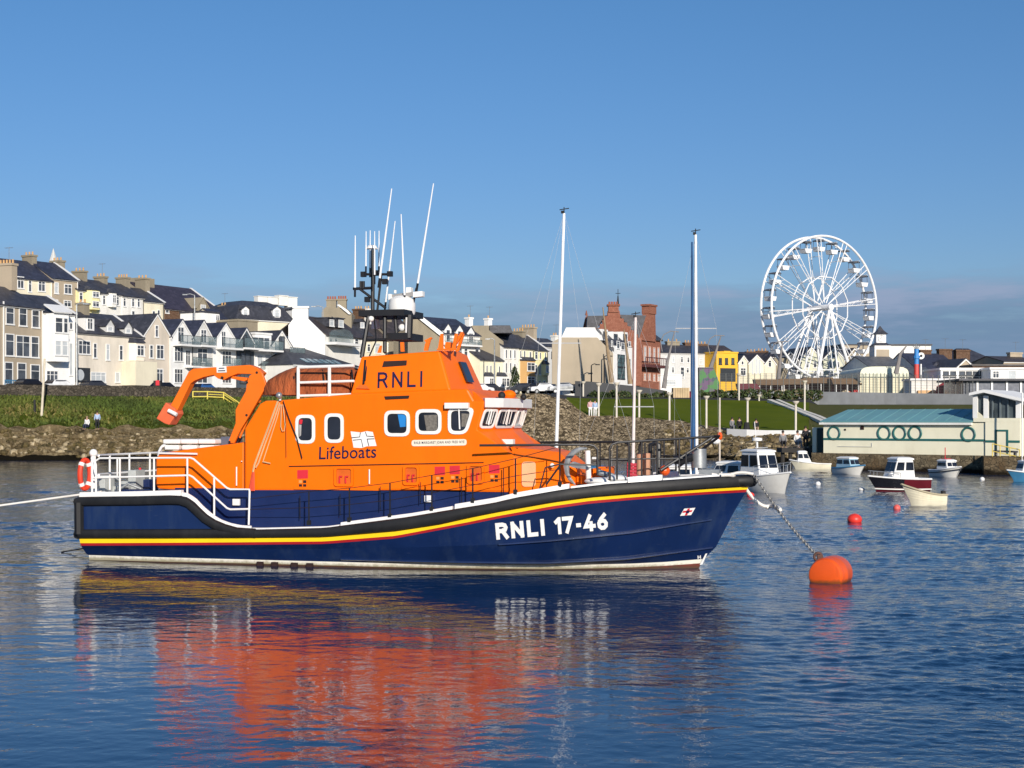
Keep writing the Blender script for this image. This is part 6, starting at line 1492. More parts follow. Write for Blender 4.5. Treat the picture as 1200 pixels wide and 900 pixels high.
for i in range(NG):
    a = 2*math.pi*(i+.1)/NG; c = wp(rW*.955, a, 0)
    C = MB(); C.tube([c-ax*(hw-.0), c+ax*(hw-.0)], .07, 5); C.build('axle', wheel_white, wroot)
    C = MB(); b_ = c-up*1.35
    for (z0, z1, w0, w1) in ((-.75, -.05, .62, .85), (-.05, .0, .9, .9)):
        C.loft([[b_+tx*(sx*w_)+ax*(sy*.75)+up*z for sx, sy in ((-1,-1),(1,-1),(1,1),(-1,1))] for z, w_ in ((z0, w0), (z1, w1))])
    g_ = C.build('gondola', wheel_white, wroot)
    C = MB()
    for sx in (-.75, .75):
        for sy in (-.62, .62): C.tube([b_+tx*sx+ax*sy, b_+tx*sx*.9+ax*sy+up*1.05], .045, 4)
    C.loft([[b_+tx*(sx*w_)+ax*(sy*.7)+up*z for sx, sy in ((-1,-1),(1,-1),(1,1),(-1,1))] for z, w_ in ((1.05,.9),(1.22,.85),(1.36,.35))])
    C.build('canopy', gond_grey, g_)
C = MB(); C.tube([Hc-ax*2.6, Hc+ax*2.6], .55, 14); C.tube([Hc-ax*2.9, Hc-ax*2.6], .6, 14); C.tube([Hc+ax*2.6, Hc+ax*2.9], .6, 14); C.build('hub', wheel_white, wroot, smooth=True)
for o in (3.1, -3.1):
    for sx in (-1, 1):
        C = MB(); C.tube([Hc+ax*(o*.8), tx*(sx*5.4)+ax*(o*1.35)+up*.0], [.26,.30], 8); C.build('support_leg', wheel_white, wroot, smooth=True)
    C = MB(); C.tube([Hc+ax*(o*.85), tx*0.4+ax*(o*1.5)], .14, 7); C.build('support_leg', wheel_white, wroot, smooth=True)
C = MB(); C.tube([Hc*.28+ax*3.6-tx*3.6, Hc*.28+ax*3.6+tx*3.6], .1, 6); C.tube([Hc*.28-ax*3.6-tx*3.6, Hc*.28-ax*3.6+tx*3.6], .1, 6); C.build('cross_brace', wheel_white, wroot)
C = MB(); C.box(Vector((0,0,.15)), (15,10,.5)); C.box(Vector((0,0,1.2))-tx*4.5+ax*3, (2,2,2)); C.build('platform', w_gry, wroot)

# ================================================================ fairground and the buildings on the right
def block(name, label, cat, x0, x1, y0, y1, Y, depth, wm_, zb=7.2, roof=None, wins=(), group=None, over=.2, Y1=None):
    fr = Front(x0, Y, x1, Y1 or Y); org = Vector((fr.A.x, Y, zb)); root = empty(name, org, 0, label, cat, group)
    zt_ = zat(y0, Y); C = MB(); C.prism([fr.P(0,zb,0), fr.P(fr.L,zb,0), fr.P(fr.L,zb,-depth), fr.P(0,zb,-depth)], up*(zt_-zb)); C.build('wall', wm_, root, org=org)
    if roof:
        C = MB(); o = over; C.prism([fr.P(-o,zt_+.003,o), fr.P(fr.L+o,zt_+.003,o), fr.P(fr.L+o,zt_+.003,-depth-o), fr.P(-o,zt_+.003,-depth-o)], up*.28); C.build('roof', roof, root, org=org)
    for q in wins:
        st = q[4] if len(q) > 4 else ''; win_uz(fr, *fr.rect(q), root, org, f_dark if 'd' in st else None, g_pale if 'p' in st else None, 2 if '2' in st else 1, 1 if '1' in st else 2)
    return root, fr, org
# clock tower with pavilion
h, fr, og = block('clock_tower', 'small white clock tower with a dark pyramid cap beside the ferris wheel', 'clock tower', 1025, 1044, 405, 425, 226, 3.4, w_white, 8)
c = (fr.A+fr.B)/2-fr.n*1.7; zc_ = zat(405,226)
C = MB(); a = 1.45; C.add([c+Vector((sx*a,sy*a,zc_+.01)) for sx,sy in ((-1,-1),(1,-1),(1,1),(-1,1))]+[c+Vector((sx*.8,sy*.8,zc_+.5)) for sx,sy in ((-1,-1),(1,-1),(1,1),(-1,1))], [(3,2,1,0),(4,5,6,7),(0,1,5,4),(1,2,6,5),(2,3,7,6),(3,0,4,7)]); C.build('skirt_roof', r_slate, h, org=og)
zt2 = zat(391,226); C = MB(); C.box(c+Vector((0,0,(zc_+.5+zt2)/2)), (1.5,1.5,zt2-zc_-.5)); C.build('clock_stage', w_white2, h, org=og)
C = MB(); z_ = zt2; C.loft([[c+Vector((sx*1.05,sy*1.05,z_)) for sx,sy in ((-1,-1),(1,-1),(1,1),(-1,1))], [c+Vector((sx*.5,sy*.5,z_+.55)) for sx,sy in ((-1,-1),(1,-1),(1,1),(-1,1))], [c+Vector((sx*.05,sy*.05,z_+1.3)) for sx,sy in ((-1,-1),(1,-1),(1,1),(-1,1))]]); C.build('cap_roof', r_slate, h, org=og)
cz = c+Vector((0,-.77,(zc_+.5+zt2)/2)); C = MB(); C.prism([cz+Vector((.55*math.cos(t*math.pi/10),0,.55*math.sin(t*math.pi/10))) for t in range(20)], (0,-.05,0)); ck = C.build('clock_face', pm('clock_white', (.86,.86,.84), .5), h, org=og)
C = MB(); q = cz+Vector((0,-.07,0)); C.tube([q, q+Vector((-.02,0,.42))], .03, 4); C.tube([q, q+Vector((-.27,0,-.1))], .035, 4); C.tube([q+Vector((.47*math.cos(t*math.pi/12),0,.47*math.sin(t*math.pi/12))) for t in range(24)], .025, 4, closed=True); C.build('clock_hands', black_thing, ck, org=og)
C = MB(); zb2 = zat(408,226); C.box(c+Vector((0,-1.72,zat(414,226))), (2.0,.08,1.2)); C.build('louvre', w_putty, h, org=og)
house('long grey roofed hall beneath the clock tower', 1018,220, 1058,221, 429.5, 418.5, 10, 'side', w_white, r_grey, 7.4, name='hall', cat='hall')
# cream domed hall
fr = Front(1008,212, 1065,212); og = Vector((fr.A.x,212,7)); h = empty('domed_hall', og, 0, 'cream glazed hall with a rounded barrel roof behind the fairground fence', 'hall')
z0, z1 = 7, zat(442,212); zt_ = zat(429.5,212); C = MB(); C.prism([fr.P(0,z0), fr.P(fr.L,z0), fr.P(fr.L,z1), fr.P(0,z1)], -fr.n*14); C.build('wall', w_butter, h, org=og)
C = MB(); L_ = fr.L; C.prism([fr.P(L_/2-L_/2*math.copysign(abs(math.cos(t))**.45, math.cos(t)), z1+(zt_-z1)*math.sin(t)**.5, .02) for t in [math.pi*i/24 for i in range(25)]], -fr.n*13.9); C.build('barrel_roof', pm('cream_sheeting', (.74,.74,.56), .5, var=.06), h, org=og, smooth=True)
C = MB()
for i in range(13): u = L_*(.04+.92*i/12); fr.box(C, u-.05, z0, u+.05, z1+.6, .03, .12)
fr.box(C, 0, z1-.05, L_, z1+.08, .03, .13); C.build('glazing_bars', pm('grey_green_bar', (.30,.33,.27), .6), h, org=og)
house('low grey sheeted shed right of the domed hall', 1064,216, 1102,217, 443, 431, 10, 'side', w_white, r_grey, 7, name='shed', cat='shed')
house('long dark slate roofed building with brown chimneys and two small gables', 1076,236, 1126,238, 434, 414.5, 12, 'side', w_white, r_navy, 7, name='amusement_hall', cat='building', chims=((1083.5,410,417,2.,0,w_brick),(1106.5,409,416,2.4,0,w_brick),(1127,410,416,2.6,0,w_brick)), dorm=[(1091,424.5,1104,431,1.5,.9,'',r_navy),(1104.5,424,1116,431,1.5,.9,'',r_navy)])
house('tan gabled house front with a dark roof right of the slate roofed hall', 1119,232, 1144,233, 432, 420.5, 12, 'front', w_tan, r_slate, 7, name='gabled_house')
block('long_hall', 'long white building with a thin dark flat roof right of the clock tower', 'building', 1042, 1091, 405, 425, 262, 10, w_white, 8, roof=r_slate, wins=[(1056,410,1060,416,'1')])
# helter skelter style tower, blue above red
p = at(1074, 432, 205); zt_ = zat(409,205); t_ = empty('fairground_tower', Vector((p.x,205,7)), 0, 'narrow fairground tower painted blue above and red below with a star top', 'tower')
C = MB(); m_ = (zt_-7); C.tube([Vector((0,0,0)), Vector((0,0,m_*.68))], [.40,.36], 10, 0); C.tube([Vector((0,0,m_*.68)), Vector((0,0,m_))], [.36,.34], 10, 1); C.tube([Vector((0,0,m_*.8)), Vector((0,0,m_*.86))], .5, 10, 1); C.build('shaft', [pm('fair_red', (.6,.06,.05), .5), pm('fair_blue', (.03,.22,.55), .5)], t_)
C = MB()
for k in range(8): C.tube([Vector((0,0,m_)), Vector((.5*math.cos(k*math.pi/4),0,m_+.4+.5*math.sin(k*math.pi/4)))], .05, 4)
C.build('star_top', steel, t_)
p = at(1079.5, 417, 215); C = MB(); C.prism([p+Vector((.5*math.cos(t*math.pi/10),0,.5*math.sin(t*math.pi/10))) for t in range(20)], (0,.2,0)); C.prism([p+Vector((.2*math.cos(t*math.pi/10),-.03,.2*math.sin(t*math.pi/10))) for t in range(20)], (0,.02,0), 1); C.tube([p+Vector((0,.1,-1.2)), Vector((p.x,215.1,7.2))], .12, 6, 0)
tag(C.build('round_sign', [f_white, black_thing]), 'round white disc sign with a dark centre beside the blue and red tower', 'sign')
h, fr, og = block('colonnade_building', 'white flat roofed building with two rows of dark square windows on the right', 'building', 1102.5, 1160, 433.5, 449, 200, 8, w_white2, 7, roof=f_white, wins=[(x, y0, x+7, y1, 'd1') for x in (1105,1113.5,1124,1132,1140,1148,1153.2)[:6] for y0, y1 in ((435,440),(441.5,447))])
house('dark hipped roof house on the skyline at the right', 1131,245, 1178,247, 427.5, 408, 14, 'hip', w_taupe, r_slate, 7, name='hipped_house')
house('tan building with a small chimney at the right edge', 1176,238, 1215,240, 424, 418, 9, 'side', w_tan, r_brown, 7, name='terraced_house', chims=((1189,413,421,2.4,0,w_tan),))
block('dark_shop_row', 'brown shop row below the hipped roof', 'shop', 1140, 1215, 429, 445, 225, 6, w_brick, 7, roof=r_brown)
h, fr, og = block('kiosk', 'pale blue and white kiosk at the right edge under the skyline', 'kiosk', 1161, 1212, 433, 445, 196, 4, w_white2, 7, roof=f_white, wins=[(1163,434.5,1171,443,'2'),(1181,434,1191,444,'1p')])
h, fr, og = block('canopy_building', 'low building with a flat dark canopy and grey glazing at the right edge', 'building', 1129, 1215, 446.5, 459, 182, 8, pm('grey_glazing', (.16,.17,.20), .25, var=.2), 6.4, roof=r_slate, over=.8)
C = MB()
for px in (1145,1162,1179.5,1196): u = fr.uz(px,452)[0]; fr.box(C, u-.12, 6.4, u+.12, zat(446.8,182), .02, .18)
C.build('mullion', f_white, h, org=og)
h, fr, og = block('fairground_stalls', 'low row of pale fairground stalls with orange fronts behind the fence', 'stall', 1068, 1132, 446, 462, 196, 4, w_white, 6.6, roof=f_white)
C = MB(); u0, z0, u1, z1 = fr.rect((1075,457.5,1120,464)); fr.box(C, u0, z0, u1, z1, .01, .5); C.build('stall_counter', pm('pale_orange_counter', (.75,.45,.2), .6), h, org=og)
p = at(1109, 457, 193); C = MB(); C.tube([Vector((p.x,193,6.6)), Vector((p.x,193,zat(453,193))), Vector((p.x,193,zat(446,193)))], [1.6,1.3,.05], 8); tag(C.build('red_tent', pm('red_canvas', (.5,.03,.04), .8)), 'small red pointed tent among the fairground stalls', 'tent')
# rides behind the fence, left part: container with graffiti, canopy stalls
C = MB(); p0, p1 = at(820, 458, 205), at(843, 458, 205)
fr = Front(819.5,204, 843,204); og = Vector((fr.A.x,204,7)); h = empty('painted_container', og, 0, 'green and purple painted container with a sloping top behind the white yacht mast', 'container')
m_g, nt_, b_ = new_mat('graffiti_paint'); v_ = coords(nt_); n1 = noise_t(nt_, v_, .55, 2); c_ = mixc(nt_, ramp(nt_, n1, .47, .53), (.03,.17,.03), (.10,.045,.12)); n2 = noise_t(nt_, v_, 1.1, 2); c_ = mixc(nt_, ramp(nt_, n2, .58, .62), c_, (.02,.05,.07)); L(nt_, c_, b_.inputs['Base Color'])
z0 = 6.6; zt_ = zat(431.5,204); C = MB(); C.prism([fr.P(0,z0), fr.P(fr.L,z0), fr.P(fr.L,zt_-2.0), fr.P(fr.L*.72,zt_), fr.P(0,zt_)], -fr.n*3); C.build('container_body', m_g, h, org=og)
C = MB(); fr.box(C, -.05, zt_+.003, fr.L*.73, zt_+.12, -3, .1); C.build('lid', r_grey, h, org=og)
C = MB(); u = fr.L*.5; 
for u in (fr.L*.03, fr.L*.5, fr.L*.97): fr.box(C, u-.05, z0, u+.05, zt_-2.1 if u > fr.L*.7 else zt_-.05, .01, .08)
C.build('door_post', m_g, h, org=og)
ride_m = [pm('ride_maroon', (.22,.05,.05), .7), pm('ride_brown', (.26,.16,.08), .7), pm('ride_cream', (.65,.55,.38), .6), pm('ride_red', (.5,.05,.05), .5)]
for k, (x0, x1, y0, Y) in enumerate(((869,888,449,208),(889,917,444,212),(918,945,443.5,214),(946,978,442,215),(979,1007,443,212))):
    fr = Front(x0, Y, x1, Y); og = Vector((fr.A.x, Y, 6.8)); h = empty('fairground_ride', og, 0, ['maroon covered fairground ride beside the yellow shop','brown roofed fairground stall left of the wheel','brown roofed fairground stall under the left rim of the wheel','brown roofed fairground stall under the hub of the wheel','brown roofed fairground stall under the right rim of the wheel'][k], 'fairground stall', 'fairground stalls')
    z1 = zat(y0, Y); C = MB(); C.prism([fr.P(-.4,z1-.9,.4), fr.P(fr.L+.4,z1-.9,.4), fr.P(fr.L+.2,z1,-2), fr.P(-.2,z1,-2)], Vector((0,2.5,.05))); C.build('roof', ride_m[1 if k else 0], h, org=og)
    C = MB(); C.prism([fr.P(0,6.6,-2.5), fr.P(fr.L,6.6,-2.5), fr.P(fr.L,z1-.7,-2.5), fr.P(0,z1-.7,-2.5)], Vector((0,.5,0))); C.build('back_wall', ride_m[0], h, org=og)
    rng = random.Random(k)
    for i in range(5):
        C = MB(); u = fr.L*(i+.5)/5; s_ = rng.uniform(.5,.8); C.sphere(fr.P(u,7.5,-1)+Vector((0,0,rng.uniform(-.2,.2))), 1, 8, 6, 0, (s_,.5,s_*.7)); C.box(fr.P(u,7.0,-1), (s_*1.6,1.,.5), 0); C.build('ride_car', ride_m[rng.choice((2,3,3,2,1))], h, org=og)
    for i in range(3): C = MB(); u = .1+(fr.L-.2)*i/2; C.tube([fr.P(u,6.6,.1), fr.P(u,z1-.85,.1)], .07, 5); C.build('post', f_white, h, org=og)
# grey concrete retaining wall with mesh fence on top
conc = pm('grey_concrete', (.23,.24,.25), .9, var=.15, vs=.6, dirt=(.12,.12,.11), dirt_amt=.5, ds=(.4,.4,.1), bmp=.3, bs=8)
wl_pts = [(842,190.5,458.5),(900,190.2,458.5),(960,189.5,459),(1050,186,460.5),(1142,181,462),(1215,177,463)]
C = MB()
for (a, Ya, ya), (b_, Yb, yb_) in zip(wl_pts, wl_pts[1:]):
    A_, B_ = atz(a, Ya, 0), atz(b_, Yb, 0); za, zb_ = zat(ya, Ya), zat(yb_, Yb); t = Vector((0,.4,0))
    C.hexa([A_+up*4.8, B_+up*4.8, B_+t+up*4.8, A_+t+up*4.8, A_+up*za, B_+up*zb_, B_+t+up*zb_, A_+t+up*za])
tag(C.build('concrete_wall', conc), 'long grey concrete retaining wall below the fairground fence', 'wall')
fe = empty('mesh_fence', atz(842,190.6,zat(458.5,190.5)), 0, 'tall see through mesh fence on dark posts along the fairground edge', 'fence'); og = fe.location.copy()
C2 = MB(); n_ = 44
def wallat(px):
    Y = interp([(q[0], q[1]) for q in wl_pts], px); return Y, zat(interp([(q[0], q[2]) for q in wl_pts], px), Y)
prev = None
for i in range(n_+1):
    px = 844+(1140-844)*i/n_; Y, z = wallat(px); p = atz(px, Y+.2, z); hgt = 2.35
    C = MB(); C.box(p+up*(hgt/2), (.08,.08,hgt)); C.build('fence_post', pm('fence_post_grey', (.10,.105,.10), .6) if i == 0 else MATS['fence_post_grey'], fe, org=og)
    if prev:
        for k in range(1, 8): C2.tube([prev+up*(hgt*k/7), p+up*(hgt*k/7)], .012, 3)
        for k in range(1, 6): q_ = prev.lerp(p, k/6); C2.tube([q_, q_+up*hgt], .011, 3)
    prev = p
C2.build('fence_mesh', MATS['fence_post_grey'], fe, org=og)
# dark ramp wall by the apartment block, timber box, low hedges on the back of the lawn
dk_ = pm('dark_grey_wall', (.060,.062,.066), .85, var=.12, vs=.5, dirt=(.11,.11,.11), dirt_amt=.3)
C = MB(); P_ = [(674,189,446.5),(690,189,447),(745,190,452.5),(782,191,458)]
for (a, Ya, ya), (b_, Yb, yb_) in zip(P_, P_[1:]):
    A_, B_ = atz(a, Ya, 0), atz(b_, Yb, 0); t = Vector((0,.4,0)); C.hexa([A_+up*6, B_+up*6, B_+t+up*6, A_+t+up*6, A_+up*zat(ya,Ya), B_+up*zat(yb_,Yb), B_+t+up*zat(yb_,Yb), A_+t+up*zat(ya,Ya)])
tag(C.build('ramp_wall', dk_), 'dark grey ramp wall sloping down beside the apartment block', 'wall')
C = MB()
for i in range(7): a = atz(789+i*2.75, 187.5, 6.3); b_ = atz(789+(i+1)*2.75-.25, 187.5, 6.3); C.hexa([a, b_, b_+Vector((0,2,0)), a+Vector((0,2,0)), a+up*1.55, b_+up*1.55, b_+Vector((0,2,1.55)), a+Vector((0,2,1.55))])
tag(C.build('timber_shelter', pm('pale_timber', (.50,.37,.21), .7, var=.2, vs=.8)), 'pale timber clad box at the back of the lawn', 'shelter')
leaf = [pm('hedge_leaf_dark', (.030,.050,.014), .7, var=.3), pm('hedge_leaf', (.060,.085,.022), .7, var=.3), pm('hedge_leaf_brown', (.11,.085,.04), .7, var=.3)]
def foliage(mb, c, rad, n, rng, size=.22):
    for _ in range(n):
        while True:
            d = Vector((rng.uniform(-1,1), rng.uniform(-1,1), rng.uniform(-1,1)))
            if .15 < d.length < 1: break
        d = d.normalized()*(d.length**.4)
        p = c+Vector((d.x*rad[0], d.y*rad[1], d.z*rad[2])); p += Vector((noise.noise(p*.9), noise.noise(p*.9+Vector((5,0,0))), noise.noise(p*.9+Vector((0,7,0)))))*min(rad)*.35
        s_ = size*rng.uniform(.6,1.4); t = Vector((rng.uniform(-1,1), rng.uniform(-1,1), rng.uniform(-1,1))).normalized(); b_ = t.cross(Vector((rng.uniform(-1,1), rng.uniform(-1,1), rng.uniform(-.3,1)))).normalized()
        mb.add([p-t*s_, p-b_*s_*.6, p+t*s_, p+b_*s_*.6], [(0,1,2,3)], rng.choice((0,0,1,1,1,2) if mb.leafmix else (0,0,0,1)))
hedges = [(693,712,188.0,.55,'low dark hedge at the foot of the ramp wall, left end'),(714,738,188,.6,'low dark hedge at the foot of the ramp wall, middle'),(740,786,188.2,.55,'long low hedge between the ramp wall and the timber box'),(812,838,188,.6,'dense low hedge right of the timber box'),(838,872,187.6,.7,'dark hedge behind the lawn left of the short pale post'),(874,910,187.2,.65,'dark hedge at the back of the lawn left of the steps'),(908,962,186.5,.7,'long dark hedge behind the lawn above the white steps')]
for k, (x0, x1, Y, hh, lab) in enumerate(hedges):
    mb = MB(); mb.leafmix = k != 0; rng = random.Random(20+k); w_ = (x1-x0)*Y/F; nn_ = max(2, int(w_/1.1))
    for i in range(nn_): p = atz(x0+(x1-x0)*(i+.5)/nn_, Y, 6.25+hh*.9); foliage(mb, p+Vector((0,rng.uniform(-.2,.2),rng.uniform(-.15,.15))), (.85,.6,hh*rng.uniform(.8,1.2)), 170, rng)
    tag(mb.build('hedge', leaf, recalc=False), lab, 'hedge', 'hedges behind the lawn')
# conifer in the middle row
p = atz(603.5, 207, 6.8); tr = empty('conifer', p, 0, 'tall narrow dark green conifer in front of the pale terraces', 'tree'); rng = random.Random(4)
C = MB(); C.tube([Vector((0,0,0)), Vector((0,0,1.8)), Vector((.05,0,3.6))], [.16,.1,.03], 7); C.build('trunk', pm('bark', (.06,.04,.025), .9), tr)
mb = MB(); mb.leafmix = False
for i in range(11): z = .5+i*.36; foliage(mb, Vector((rng.uniform(-.1,.1),0,z)), (.62*(1-(i/11)**2.2)+.18,.55*(1-(i/11)**2)+.15,.42), 130, rng, .13)
mb.build('crown', leaf, tr, recalc=False)
# pale curving kerb walls / steps on the right of the lawn
def kerbwall(label, pts, h_=.45, w_=.5, name='low_wall', mat=None, wx=0.):
    C = MB(); q = [at(px, py, Y) for px, py, Y in pts]
    for a, b_ in zip(q, q[1:]):
        t = Vector((wx,w_,0)); d = up*h_; C.hexa([a-up*.4, b_-up*.4, b_+t-up*.4, a+t-up*.4, a+d, b_+d, b_+t+d, a+t+d])
    tag(C.build(name, mat or pm('pale_concrete', (.80,.74,.62), .8, var=.1, dirt=(.3,.26,.18), dirt_amt=.25)), label, 'wall')
kerbwall('pale kerb wall of the sloping path down the right of the lawn, lower one', [(899,470.5,181),(915,477,175),(932,483.5,166),(948,490,156),(963,497,148)], .28, 0., wx=.6)
kerbwall('pale kerb wall of the sloping path down the right of the lawn, upper one', [(909,470.5,182),(925,477.5,175),(939,483.5,168),(957,490,158),(970,496,151)], .28, 0., wx=.45, mat=MATS['pale_concrete'])
kerbwall('low white wall along the front edge of the lawn above the rocks', [(852,506,141.5),(875,507,139.5),(900,508,138.5),(930,508,137.5),(950,508.5,137)], .3, .4, mat=f_white)
kerbwall('thin pale kerb along the back edge of the lawn', [(690,468.2,186.2),(740,468.5,186),(800,469,186),(840,470,185.6),(884,471,185)], .14, .3, mat=MATS['pale_concrete'])

# ================================================================ cream boathouse on the quay
bh_cream = wallmat('boathouse_cream', (.83,.79,.60), dirt=(.5,.46,.3), amt=.3); teal_p = pm('teal_trim', (.025,.13,.12), .5)
roof_teal = pm('teal_roof_sheet', (.15,.33,.35), .5, var=.16, vs=.22, dirt=(.24,.40,.40), dirt_amt=.6, ds=(.35,.35,.35))
fr = Front(965,108.6, 1140.5,101.3); og = Vector((fr.A.x, fr.A.y, 1.2)); bh = empty('boathouse', og, 0, 'long cream boathouse with a teal roof, green porthole rings and a glazed lookout', 'boathouse')
zE = zat(495, 108.6); dp = 5.5; zb = .95
C = MB(); C.prism([fr.P(0,zb), fr.P(fr.L+.93,zb), fr.P(fr.L+.93,zb,-dp), fr.P(0,zb,-dp)], up*(zE-zb)); C.build('wall', bh_cream, bh, org=og)
zR = zat(481.5, 111.5); C = MB(); slab(C, fr.P(-.15,zE-.0,.25), fr.P(fr.L,zE-.0,.25), fr.P(fr.L,zR,-dp*.55), fr.P(.5,zR,-dp*.55), .1); slab(C, fr.P(-.15,zE,-dp-.2), fr.P(fr.L,zE,-dp-.2), fr.P(fr.L,zR,-dp*.55), fr.P(.5,zR,-dp*.55), .1); rf_ = C.build('roof', roof_teal, bh, org=og)
C = MB(); 
for i in range(1, 12):
    u = fr.L*i/12; C.tube([fr.P(u,zE+.12,.25), fr.P(u,zR+.12,-dp*.55)], .014, 4)
C.build('roof_seams', roof_teal, rf_, org=og)
C = MB(); C.poly([fr.P(fr.L-1.4,zE+.14,.1), fr.P(fr.L-.02,zE+.14,.1), fr.P(fr.L-.02,zR-.1,-dp*.5), ]); C.poly([fr.P(0,zE,0), fr.P(.5,zR,-dp*.55), fr.P(0,zE,-dp)]); C.build('gable_cheek', bh_cream, bh, org=og, recalc=False)
C = MB(); fr.box(C, -.2, zE-.16, fr.L-.02, zE-.01, .06, .32); C.build('fascia', w_white, bh, org=og)
zl = fr.uz(1050,515)[1]; C = MB(); fr.box(C, .0, zl-.09, fr.L+.85, zl+.07, .0, .03); C.build('green_band', teal_p, bh, org=og)
for px in (977.5, 1036, 1054.2, 1072.5, 1135):
    u, z = fr.uz(px, 507.5 if px < 1100 else 509); C = MB(); rr_ = .47
    C.tube([fr.P(u+rr_*math.cos(t*math.pi/16), z+rr_*math.sin(t*math.pi/16), .02) for t in range(32)], .075, 6, closed=True, flat=(1,1)); C.build('porthole_ring', teal_p, bh, org=og, smooth=True)
for q_ in ((1008.5,499,1012.5,503.5),(989.5,502.5,991.5,504.5)): C = MB(); u0,z0,u1,z1 = fr.rect(q_); fr.box(C,u0,z0,u1,z1,.0,.04); C.build('vent_grille', dark_void, bh, org=og)
C = MB(); u0, z0, u1, z1 = fr.rect((982,522.8,1022,523.4)); C.tube([fr.P(u0,z0,.04), fr.P(u1,z0,.04), fr.P(u1,z0+.3,.04)], .02, 4); C.build('conduit', w_gry, bh, org=og)
# lookout tower at the right end
ft = Front(1141,101.2, 1195.5,99.2); zT = zat(490, 100.2); 
C = MB(); uT = ft.L*.26; zM = zat(494.5,100.2); C.prism([ft.P(uT,zb,.05), ft.P(ft.L,zb,.05), ft.P(ft.L,zb,-5), ft.P(uT,zb,-5)], up*(zM-zb)); C.prism([ft.P(0,zM+.003,.06), ft.P(ft.L,zM+.003,.06), ft.P(ft.L,zM+.003,-5), ft.P(0,zM+.003,-5)], up*(zT-zM)); C.prism([ft.P(0,zT,.05), ft.P(ft.L*.27,zT,.05), ft.P(0,zT+.62,.05)], -ft.n*.3); C.build('tower_wall', bh_cream, bh, org=og)
C = MB(); ze = zat(466,98.5); zp = zat(457,98.5)
Lf = ft.L; u_p = Lf*.27
C.prism([ft.P(-.15,zat(463,99),.5), ft.P(u_p,zat(459.5,99),.5), ft.P(Lf+.3,zat(470,97),.5), ft.P(Lf+.3,zat(466.5,97),.5), ft.P(u_p,zat(456,99),.5), ft.P(-.15,zat(459.8,99),.5)], -ft.n*6); C.build('tower_roof', w_white2, bh, org=og)
gz0 = zT; C = MB(); C.prism([ft.P(.25,gz0,-.12), ft.P(Lf-.2,gz0,-.12), ft.P(Lf-.2,zat(470,97),-.12), ft.P(u_p,zat(460,99),-.12), ft.P(.25,zat(463,99),-.12)], -ft.n*.06); C.build('lookout_glass', mat_glass('lookout_glass', (.035,.045,.05), .06), bh, org=og)
for u in (.12, u_p, Lf-.12): C = MB(); ft.box(C, u-.16, gz0, u+.16, zat(463 if u < 1 else (459.5 if u < 2 else 469),98), -.1, .06); C.build('tower_post', w_white2, bh, org=og)
for px in (1163,1172,1181): C = MB(); u = ft.uz(px,480)[0]; ft.box(C, u-.05, gz0, u+.05, zat(467,98), -.12, .0); C.build('mullion', r_slate if False else pm('grey_mullion', (.14,.17,.18), .5) if px == 1163 else MATS['grey_mullion'], bh, org=og)
C = MB(); ft.box(C, .35, gz0+.15, Lf-.3, gz0+.45, -1.6, -1.0); C.build('control_desk', dark_void, bh, org=og)
zl2 = ft.uz(1160,517)[1]; C = MB(); ft.box(C, uT+.02, zl2-.09, ft.uz(1166.5,517)[0], zl2+.07, .05, .08); ft.box(C, ft.uz(1182,517)[0], zl2-.09, Lf, zl2+.07, .05, .08); C.build('green_band', teal_p, bh, org=og)
u0, z0, u1, z1 = ft.rect((1166.8,503.5,1182,532)); C = MB(); ft.box(C, u0, z0, u0+.12, z1, .05, .11); ft.box(C, u1-.12, z0, u1, z1, .05, .11); ft.box(C, u0+.12, z1-.12, u1-.12, z1, .05, .11); dr = C.build('door_frame', teal_p, bh, org=og); C = MB(); ft.box(C, u0+.12, z0, u1-.12, z1-.12, .04, .07); C.build('door', bh_cream, dr, org=og)
# little cream block with dark green side, left of the boathouse
fb_ = Front(952,110.6, 963,110); C = MB(); org = Vector((fb_.A.x, fb_.A.y, 1.15)); an_ = empty('store_hut', org, 0, 'small cream and dark green store hut at the left end of the boathouse', 'hut')
z1 = zat(501,110.6); C.prism([fb_.P(0,.9), fb_.P(fb_.L*.42,.9), fb_.P(fb_.L*.42,.9,-1.6), fb_.P(0,.9,-1.6)], up*(z1-.9)); C.build('wall', bh_cream, an_, org=org)
C = MB(); C.prism([fb_.P(fb_.L*.42+.003,.9,-.1), fb_.P(fb_.L+.3,.9,-.1), fb_.P(fb_.L+.3,.9,-1.6), fb_.P(fb_.L*.42+.003,.9,-1.6)], up*(z1-.95)); C.build('door', pm('dark_green_board', (.03,.055,.05), .7), an_, org=org)
# yellow hand rails and bench on the quay
yel = pm('yellow_rail_paint', (.68,.52,.10), .5); C = MB(); ry = [at(px, py, Y) for px, py, Y in ((1163,520,98.5),(1172,522,98.3),(1195,527,97.8))]
C.tube(ry, .035, 6); C.tube([p-up*.5 for p in ry], .03, 6)
for p in ry+[ry[1].lerp(ry[2], .5)]: C.tube([p, Vector((p.x,p.y,1.2))], .035, 6)
p = at(1198,505,97.5)
tag(C.build('quay_railing', yel), 'yellow hand rail on the quay in front of the boathouse door', 'railing')
C = MB(); a = at(1166,529.8,98.8); b_ = at(1193,530.5,98.3); C.hexa([a, b_, b_+Vector((0,.4,0)), a+Vector((0,.4,0)), a+up*.12, b_+up*.12, b_+Vector((0,.4,.12)), a+Vector((0,.4,.12))]); 
for t in (.08,.92): q = a.lerp(b_, t); C.box(Vector((q.x,q.y+.2,(q.z+1.2)/2)), (.12,.3,q.z-1.2))
tag(C.build('quay_bench', r_slate), 'dark bench on the quay below the boathouse door', 'bench')
